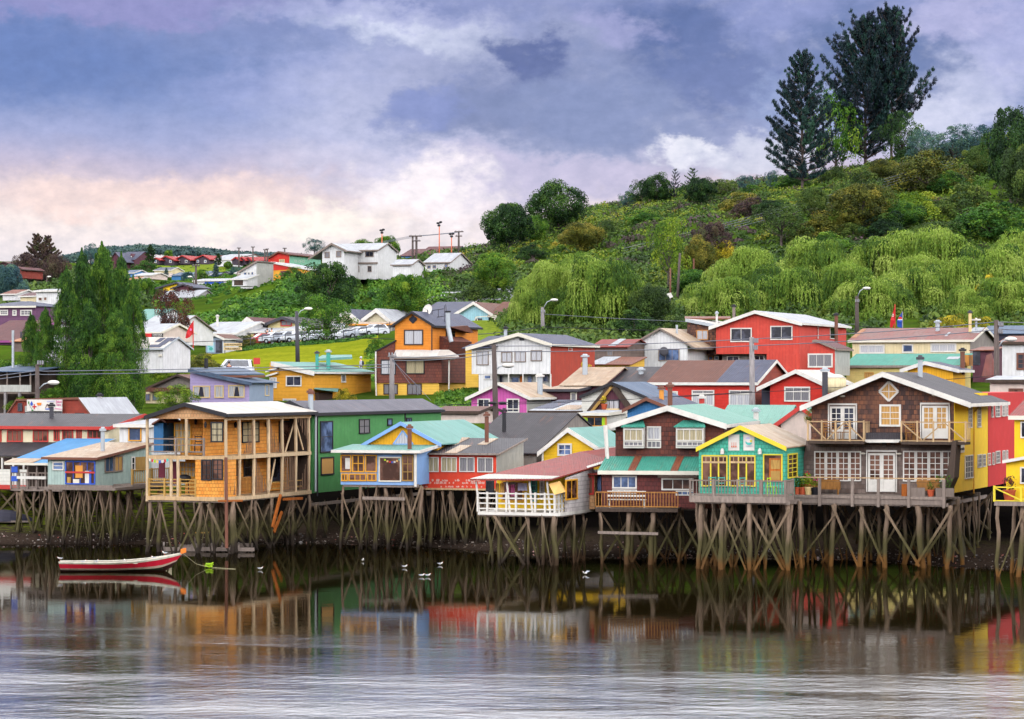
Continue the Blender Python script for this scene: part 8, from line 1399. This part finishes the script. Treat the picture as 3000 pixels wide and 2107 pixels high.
# ---------------------------------------------------------------- people and gulls: skinned skeletons
def skin(name, verts, edges, rad, mat, parent, org, sub=1):
    me = bpy.data.meshes.new(name); me.from_pydata([tuple(Vector(v)) for v in verts], edges, []); o = bpy.data.objects.new(name, me); S.collection.objects.link(o); m = o.modifiers.new('s', 'SKIN'); sv = me.skin_vertices[0].data
    for i, r in enumerate(rad): sv[i].radius = (r, r) if not hasattr(r, '__len__') else r
    sv[0].use_root = True; m2 = o.modifiers.new('b', 'SUBSURF'); m2.levels = sub; m2.render_levels = sub; dg = bpy.context.evaluated_depsgraph_get(); em = bpy.data.meshes.new_from_object(o.evaluated_get(dg)); em.name = name
    bpy.data.objects.remove(o); em.materials.clear(); em.materials.append(MAT[mat]); em.polygons.foreach_set('use_smooth', [True] * len(em.polygons)); q = bpy.data.objects.new(name, em); S.collection.objects.link(q); q.parent = parent; return q
def person(label, P, jacket, trousers, yaw=0, hood=None, arms='down', pack=None):
    o = thing('person', label, 'person', P, None); o.rotation_euler = (0, 0, math.radians(yaw)); sc = 1.0
    V = [(0, 0, .92), (0, 0, 1.15), (0, 0, 1.42), (0, -.01, 1.52), (0, -.02, 1.66)]; R = [.13, .12, .13, .055, .10]; E = [(0, 1), (1, 2), (2, 3), (3, 4)]
    def limb(root, pts, rs):
        p = root
        for q, r in zip(pts, rs): V.append(q); R.append(r); E.append((p, len(V) - 1)); p = len(V) - 1
    for s in (-1, 1):
        limb(0, [(s * .09, 0, .86), (s * .1, .04 * s, .48), (s * .1, .1 * s + .02, .08), (s * .1, .1 * s - .12, .04)], [.085, .06, .045, .04])
        if arms == 'up': limb(2, [(s * .19, 0, 1.40), (s * .33, -.08, 1.5), (s * .12, -.1, 1.68)], [.05, .042, .035])
        else: limb(2, [(s * .19, 0, 1.40), (s * .24, .02, 1.12), (s * .22, -.08, .88)], [.05, .042, .035])
    skin('body', V, E, R, 'skin', o, P)
    idx = [i for i in range(len(V))]; JV = [V[0], V[1], V[2]]; JR = [.15, .15, .155]; JE = [(0, 1), (1, 2)]
    for s, k in ((-1, 9), (1, 16)): JV += [V[k], V[k + 1], tuple(np.array(V[k + 1]) * .3 + np.array(V[k + 2]) * .7)]; JR += [.065, .055, .048]; n = len(JV) - 3; JE += [(2, n), (n, n + 1), (n + 1, n + 2)]
    skin('jacket', JV, JE, JR, jacket, o, P); TV = [(0, 0, .94)]; TR = [.14]; TE = []
    for s, k in ((-1, 5), (1, 12)): TV += [V[k], V[k + 1], V[k + 2]]; TR += [.1, .078, .062]; n = len(TV) - 3; TE += [(0, n), (n, n + 1), (n + 1, n + 2)]
    skin('trousers', TV, TE, TR, trousers, o, P)
    me_ = MB(); me_.ball(Vector((0, .015, 1.70)), .118, 10, 8, (1, 1.05, 1.1)); q = me_.build('hood' if hood else 'hair', hood or 'hair', None, True); q.parent = o; q.location = (0, .02, 1.59)
    for s in (-1, 1): pass
    if pack: mb = MB(); mb.ball(Vector((0, .2, 1.2)), .2, 10, 8, (.85, .6, 1.2)); q = mb.build('backpack', pack, None, True); q.parent = o; q.location = (0, .2, .96)
    return o
def gp(x, Y): q = at(x, 1000, Y); return Vector((q.x, q.y, g1(q.x, Y)))
person('person in a pale grey hooded jacket with a dark backpack walking below the lawn', gp(1057, 260), 'greycloth', 'greycloth', -70, 'greycloth', 'down', 'darkcloth'); person('person in dark maroon clothes standing beside the white van', gp(671, 253.5), 'maroon', 'darkcloth', 20)
person('person in a dark jacket with both hands raised to the head by the school wall', gp(783, 346), 'darkcloth', 'darkcloth', 10, None, 'up'); person('person in a green top by the yellow school wall', gp(796, 346.5), 'greencloth', 'darkcloth', -10)
def gull(label, P, yaw, stand=False, wing=False):
    o = thing('gull', label, 'bird', P, 'gulls on and around the boat'); o.rotation_euler = (0, 0, math.radians(yaw)); z = .14 if stand else .07
    V = [(-.17, 0, z + .05), (-.08, 0, z + .03), (.05, 0, z + .03), (.13, 0, z + .1), (.17, 0, z + .17)]; skin('body', V, [(0, 1), (1, 2), (2, 3), (3, 4)], [.02, .07, .075, .04, .042], 'white', o, P)
    mb = MB(); mb.tube([Vector((.2, 0, z + .17)), Vector((.26, 0, z + .155))], [.014, .004], 5); q = mb.build('beak', 'beak'); q.parent = o; q.location = (.23, 0, z + .15)
    for s in (-1, 1):
        mb = MB()
        pts = [Vector((.08, .07 * s, z + .07)), Vector((-.02, .085 * s, z + .09)), Vector((-.24, .03 * s, z + .08)), Vector((-.06, .08 * s, z + .0))] if not wing else [Vector((.06, .06 * s, z + .08)), Vector((.02, .3 * s, z + .2)), Vector((-.12, .5 * s, z + .16)), Vector((-.08, .07 * s, z + .06))]
        mb.prism(pts, (0, .012 * s, .005)); q = mb.build('wing', 'gullgrey'); c = q.location.copy(); q.parent = o; q.location = c
        if stand: mb = MB(); mb.tube([Vector((0, .03 * s, 0)), Vector((0, .03 * s, z))], .008, 4); q = mb.build('leg', 'beak'); c = q.location.copy(); q.parent = o; q.location = c
    o.scale = (.7,) * 3; return o
for x, y, yw, w, lb in ((763, 1670, 0, 0, 'white gull swimming right of the lime green float'), (1063, 1645, 80, 0, 'white gull seen end on, in front of the green house reflection'), (1186, 1664, 0, 0, 'white gull swimming below the blue cafe'), (1290, 1656, 10, 0, 'white gull swimming below the red shed'), (1236, 1690, 0, 0, 'left gull of the two trailing a wake'), (1254, 1690, 5, 0, 'right gull of the two trailing a wake'), (1714, 1684, 150, 1, 'gull with lifted wings on the water below the brown railed deck')):
    Y = 76000 / (y - 1110); q = at(x, y, Y); gull(lb, Vector((q.x, q.y, 0)), yw, False, bool(w))
# ---------------------------------------------------------------- rowing boat
YB = 134.6; BL = 6.05; bo = at(174, 1675, YB); bo.z = 0; boat = thing('rowing_boat', 'long wooden rowing boat, red and white hull with an orange stem head', 'boat', bo + Vector((3, 0, 0)))
by = math.radians(4); BU = Vector((math.cos(by), math.sin(by), 0)); BN = Vector((-math.sin(by), math.cos(by), 0))
def bp_(u, n, z): return bo + BU * u + BN * n + Vector((0, 0, z))
st = np.linspace(0, 1, 15)
def hw_(t): return .30 + .52 * math.sin(math.pi * min(1, (t * 1.08 + .12) / 1.25)) if t < .999 else .02
def hwid(t): return max(.03, (.44 + .36 * math.sin(math.pi * min(t / .8, 1) * .75)) * (1 - max(0, (t - .55) / .45) ** 2.1))
def sheer(t): return .42 + .06 * (1 - t) + .46 * max(0, (t - .35) / .65) ** 1.9
def keel(t): return -.18 + .38 * max(0, (t - .8) / .2) ** 1.5
def rake(t): return BL * t * (1 if True else 1)
def sect(t, f):    # f: 0 keel .. 1 gunwale
    z = keel(t) + (sheer(t) - keel(t)) * f; w = hwid(t) * (f ** .55 if f > 0 else 0.0) * (.82 + .18 * f); u = BL * t - (1 - f) * .55 * max(0, (t - .75) / .25) + (0 if t > .1 else (1 - f) * .12); return u, w, z
def band(f0, f1, mt, nm, out=0.0):
    mb = MB()
    for s in (-1, 1):
        for a, b in zip(st[:-1], st[1:]):
            q = []
            for t, f in ((a, f0), (b, f0), (b, f1), (a, f1)): u, w, z = sect(t, f); q.append(bp_(u, s * (w + out), z))
            mb.face(q)
    u, w, z = sect(0, f0); u2, w2, z2 = sect(0, f1); mb.face([bp_(u, -w - out, z), bp_(u, w + out, z), bp_(u2, w2 + out, z2), bp_(u2, -w2 - out, z2)]); mb.build(nm, mt, boat, True)
flat('boatred', (214, 30, 58), dirt=.25); flat('boatwhite', (232, 226, 206), dirt=.6); flat('boatcream', (196, 170, 150), dirt=.7); flat('boatbottom', (60, 30, 26))
band(0, .40, 'boatbottom', 'hull_bottom'); band(.40, .54, 'boatcream', 'lower_planking'); band(.54, .88, 'boatred', 'hull'); band(.88, 1.0, 'boatwhite', 'top_strake', .015)
mb = MB()
for a, b in zip(st[:8], st[1:9]):
    for s in (-1, 1):
        u, w, z = sect(a, 1); u2, w2, z2 = sect(b, 1); mb.prism([bp_(u, s * w, z), bp_(u2, s * w2, z2), bp_(u2, s * (w2 - .09), z2), bp_(u, s * (w - .09), z)], (0, 0, .035))
for a, b in zip(st[8:-1], st[9:]):
    for s in (-1, 1): u, w, z = sect(a, 1); u2, w2, z2 = sect(b, 1); mb.prism([bp_(u, s * w, z), bp_(u2, s * w2, z2), bp_(u2, s * (w2 - .09 if w2 > .12 else 0), z2), bp_(u, s * (w - .09 if w > .12 else 0), z)], (0, 0, .04))
mb.build('gunwale', 'boatwhite', boat); mb = MB(); q = [sect(t, .62) for t in st[:13]]; mb.face([bp_(u, -w + .02, .12) for u, w, z in q] + [bp_(u, w - .02, .12) for u, w, z in q[::-1]]); mb.build('floor', 'green_paint', boat)
q = [sect(t, .97) for t in st[11:]]; mb = MB(); mb.face([bp_(u, -w, z) for u, w, z in q] + [bp_(u, w, z) for u, w, z in q[::-1]]); mb.build('foredeck', 'boatwhite', boat)
for t in (.1, .24, .42, .6): u, w, z = sect(t, .85); mb = MB(); mb.prism([bp_(u, -w, z), bp_(u + .24, -w, z), bp_(u + .24, w, z), bp_(u, w, z)], (0, 0, .04)); mb.build('thwart', 'boatwhite', boat)
mb = MB(); mb.prism([bp_(BL - .12, -.08, sheer(1) - .06), bp_(BL + .16, -.06, sheer(1) + .04), bp_(BL + .16, -.06, sheer(1) + .26), bp_(BL - .1, -.08, sheer(1) + .2)], BN * .16); mb.build('stem_head', 'orange', boat)
gull('white gull perched on the stern of the rowing boat', bp_(.02, 0, sheer(0) + .04), 200, True); gull('white gull standing on the bow of the rowing boat', bp_(5.15, .1, sheer(.86) + .05), 170, True)
for t, n_, lb in ((.76, .3, 'gull sitting above the green floor of the rowing boat'), (.53, -.1, 'gull on the third thwart of the rowing boat'), (.3, 0, 'gull on the second thwart of the rowing boat'), (.2, -.3, 'gull near the stern thwart of the rowing boat')): u, w, z = sect(t, .9); gull(lb, bp_(u, n_, z + .02), 20 * t * 10, False)
r_ = thing('mooring_line', 'thin mooring line running from the bow down to the water', 'rope', bp_(BL, 0, 0)); a = bp_(BL, 0, sheer(1)); b = at(612, 1664, 76000 / 554); b.z = .03; c = at(690, 1668, 76000 / 558); c.z = .01; mb = MB(); mb.tube([a, a.lerp(b, .5) - Vector((0, 0, .18)), b, c], .012, 4); mb.build('line', 'rope', r_)
r_ = thing('net_float', 'lime green tangle of net floating beside the mooring line', 'float', b); rr = random.Random(3); 
for k in range(5): mb = MB(); q = [b + Vector((rr.uniform(-.22, .22), rr.uniform(-.2, .2), rr.uniform(.0, .22))) for _ in range(7)]; mb.tube(q, .028, 5); mb.build('loop', 'limegreen', r_)
# landing platform of planks
r_ = thing('landing_platform', 'low landing platform of grey beams floating under the pine shingle house', 'platform', at(600, 1612, 151)); HP = Pl(600, 150, -6); k = 0
for (xa, xb, y, off, th) in ((470, 620, 1606, 0, .22), (600, 745, 1604, -.2, .2), (525, 700, 1597, 1.6, .2), (620, 740, 1590, 3.0, .2), (560, 660, 1593, 2.4, .15)):
    A, B = HP.hit(xa, y, off), HP.hit(xb, y, off); A.z = B.z = .14 + k * .02; mb = MB(); mb.beam(A, B, .2, th); mb.build('beam', 'greywood', r_); k += 1
for x in (480, 530, 590, 650, 700): A, B = HP.hit(x, 1600, -.1), HP.hit(x, 1600, 3.3); A.z = B.z = .30; mb = MB(); mb.beam(A, B, .1, .05); mb.build('plank', 'greywood', r_)
A = HP.hit(590, 1600, 2.6); A.z = .28; r_ = thing('sawhorse', 'small wooden trestle standing on the landing platform', 'trestle', A); mb = MB(); mb.beam(A + Vector((-.45, 0, .62)), A + Vector((.45, 0, .62)), .1, .08); mb.build('top', 'yellowwood', r_)
for s in (-.35, .35): mb = MB(); mb.beam(A + Vector((s, 0, 0)), A + Vector((s, 0, .58)), .07); mb.build('leg', 'greywood', r_)
# old hull on the mud and stones
for i, (x, y, w, lb) in enumerate(((14, 1512, 1.1, 'dark upturned boat hull on the mud at the left edge'),)):
    c = at(x, y, 165); c.z = g1(c.x, c.y); o = thing('boat_hull', lb, 'boat', c); mb = MB(); n = 9
    for a in range(n - 1):
        for b in range(7):
            def hp(i_, j_): t = i_ / (n - 1); ph = math.pi * j_ / 7; ww = .7 * math.sin(math.pi * (.12 + .8 * t)); return c + Vector(((t - .5) * 3.4, math.cos(ph) * ww, .2 + math.sin(ph) * ww * 1.0))
            mb.face([hp(a, b), hp(a + 1, b), hp(a + 1, b + 1), hp(a, b + 1)])
    mb.build('hull', 'darkcloth', o, True); mb = MB(); mb.beam(c + Vector((-1.6, -.6, .2)), c + Vector((1.6, -.6, .2)), .06, .1); mb.build('gunwale', 'greywood', o)
r = np.random.default_rng(77); n = 1500; c_ = r.uniform(-60, 3060, n); ys = np.interp(c_, *_Ysh); Yp = ys + r.uniform(-.3, 4.5, n) ** 1.0; Xp = (c_ - CX) * Yp / F; Zp = gz(Xp, Yp) + .04; C = np.stack([Xp, Yp, Zp], 1)
v, f, t = leaves(C, r.normal(size=(n, 3)) + np.array([0, -.6, .6]), .05 + .08 * r.random(n) ** 2, r.random(n), rs=r); gg, b = new_mat('m_pebble'); tt = gg.n('ShaderNodeAttribute', attribute_name='tint').outputs['Fac']; gg.put(b.inputs['Base Color'], gg.ramp(tt, [(0, lin((50, 42, 38), .7)), (.6, lin((120, 104, 90), .7)), (.93, lin((170, 158, 146), .8)), (.97, lin((190, 70, 50), .8)), (1, lin((210, 205, 200), .8))])); me = np_mesh('shore_litter', v, f, t); me.materials.append(MAT['m_pebble']); o = bpy.data.objects.new('shore_litter', me); S.collection.objects.link(o); o['kind'] = 'stuff'; o['label'] = 'pebbles and litter along the muddy waterline'

# thin sea air round the whole place
mb = MB(); mb.prism([(-1900, -60, -4), (1900, -60, -4), (1900, 3900, -4), (-1900, 3900, -4)], (0, 0, 200)); gg = G(bpy.data.materials.new('m_haze')) if False else None
hm = bpy.data.materials.new('m_haze'); hm.use_nodes = True; hm.node_tree.nodes.clear(); hg = G(hm.node_tree); pv = hg.n('ShaderNodeVolumePrincipled'); pv.inputs['Color'].default_value = (.78, .84, .95, 1); pv.inputs['Density'].default_value = .00003; ho = hg.n('ShaderNodeOutputMaterial'); hg.put(ho.inputs['Volume'], pv.outputs[0])
MAT['m_haze'] = hm; o = mb.build('haze', 'm_haze'); o['kind'] = 'stuff'; o['label'] = 'thin pale haze over the bay and hills'
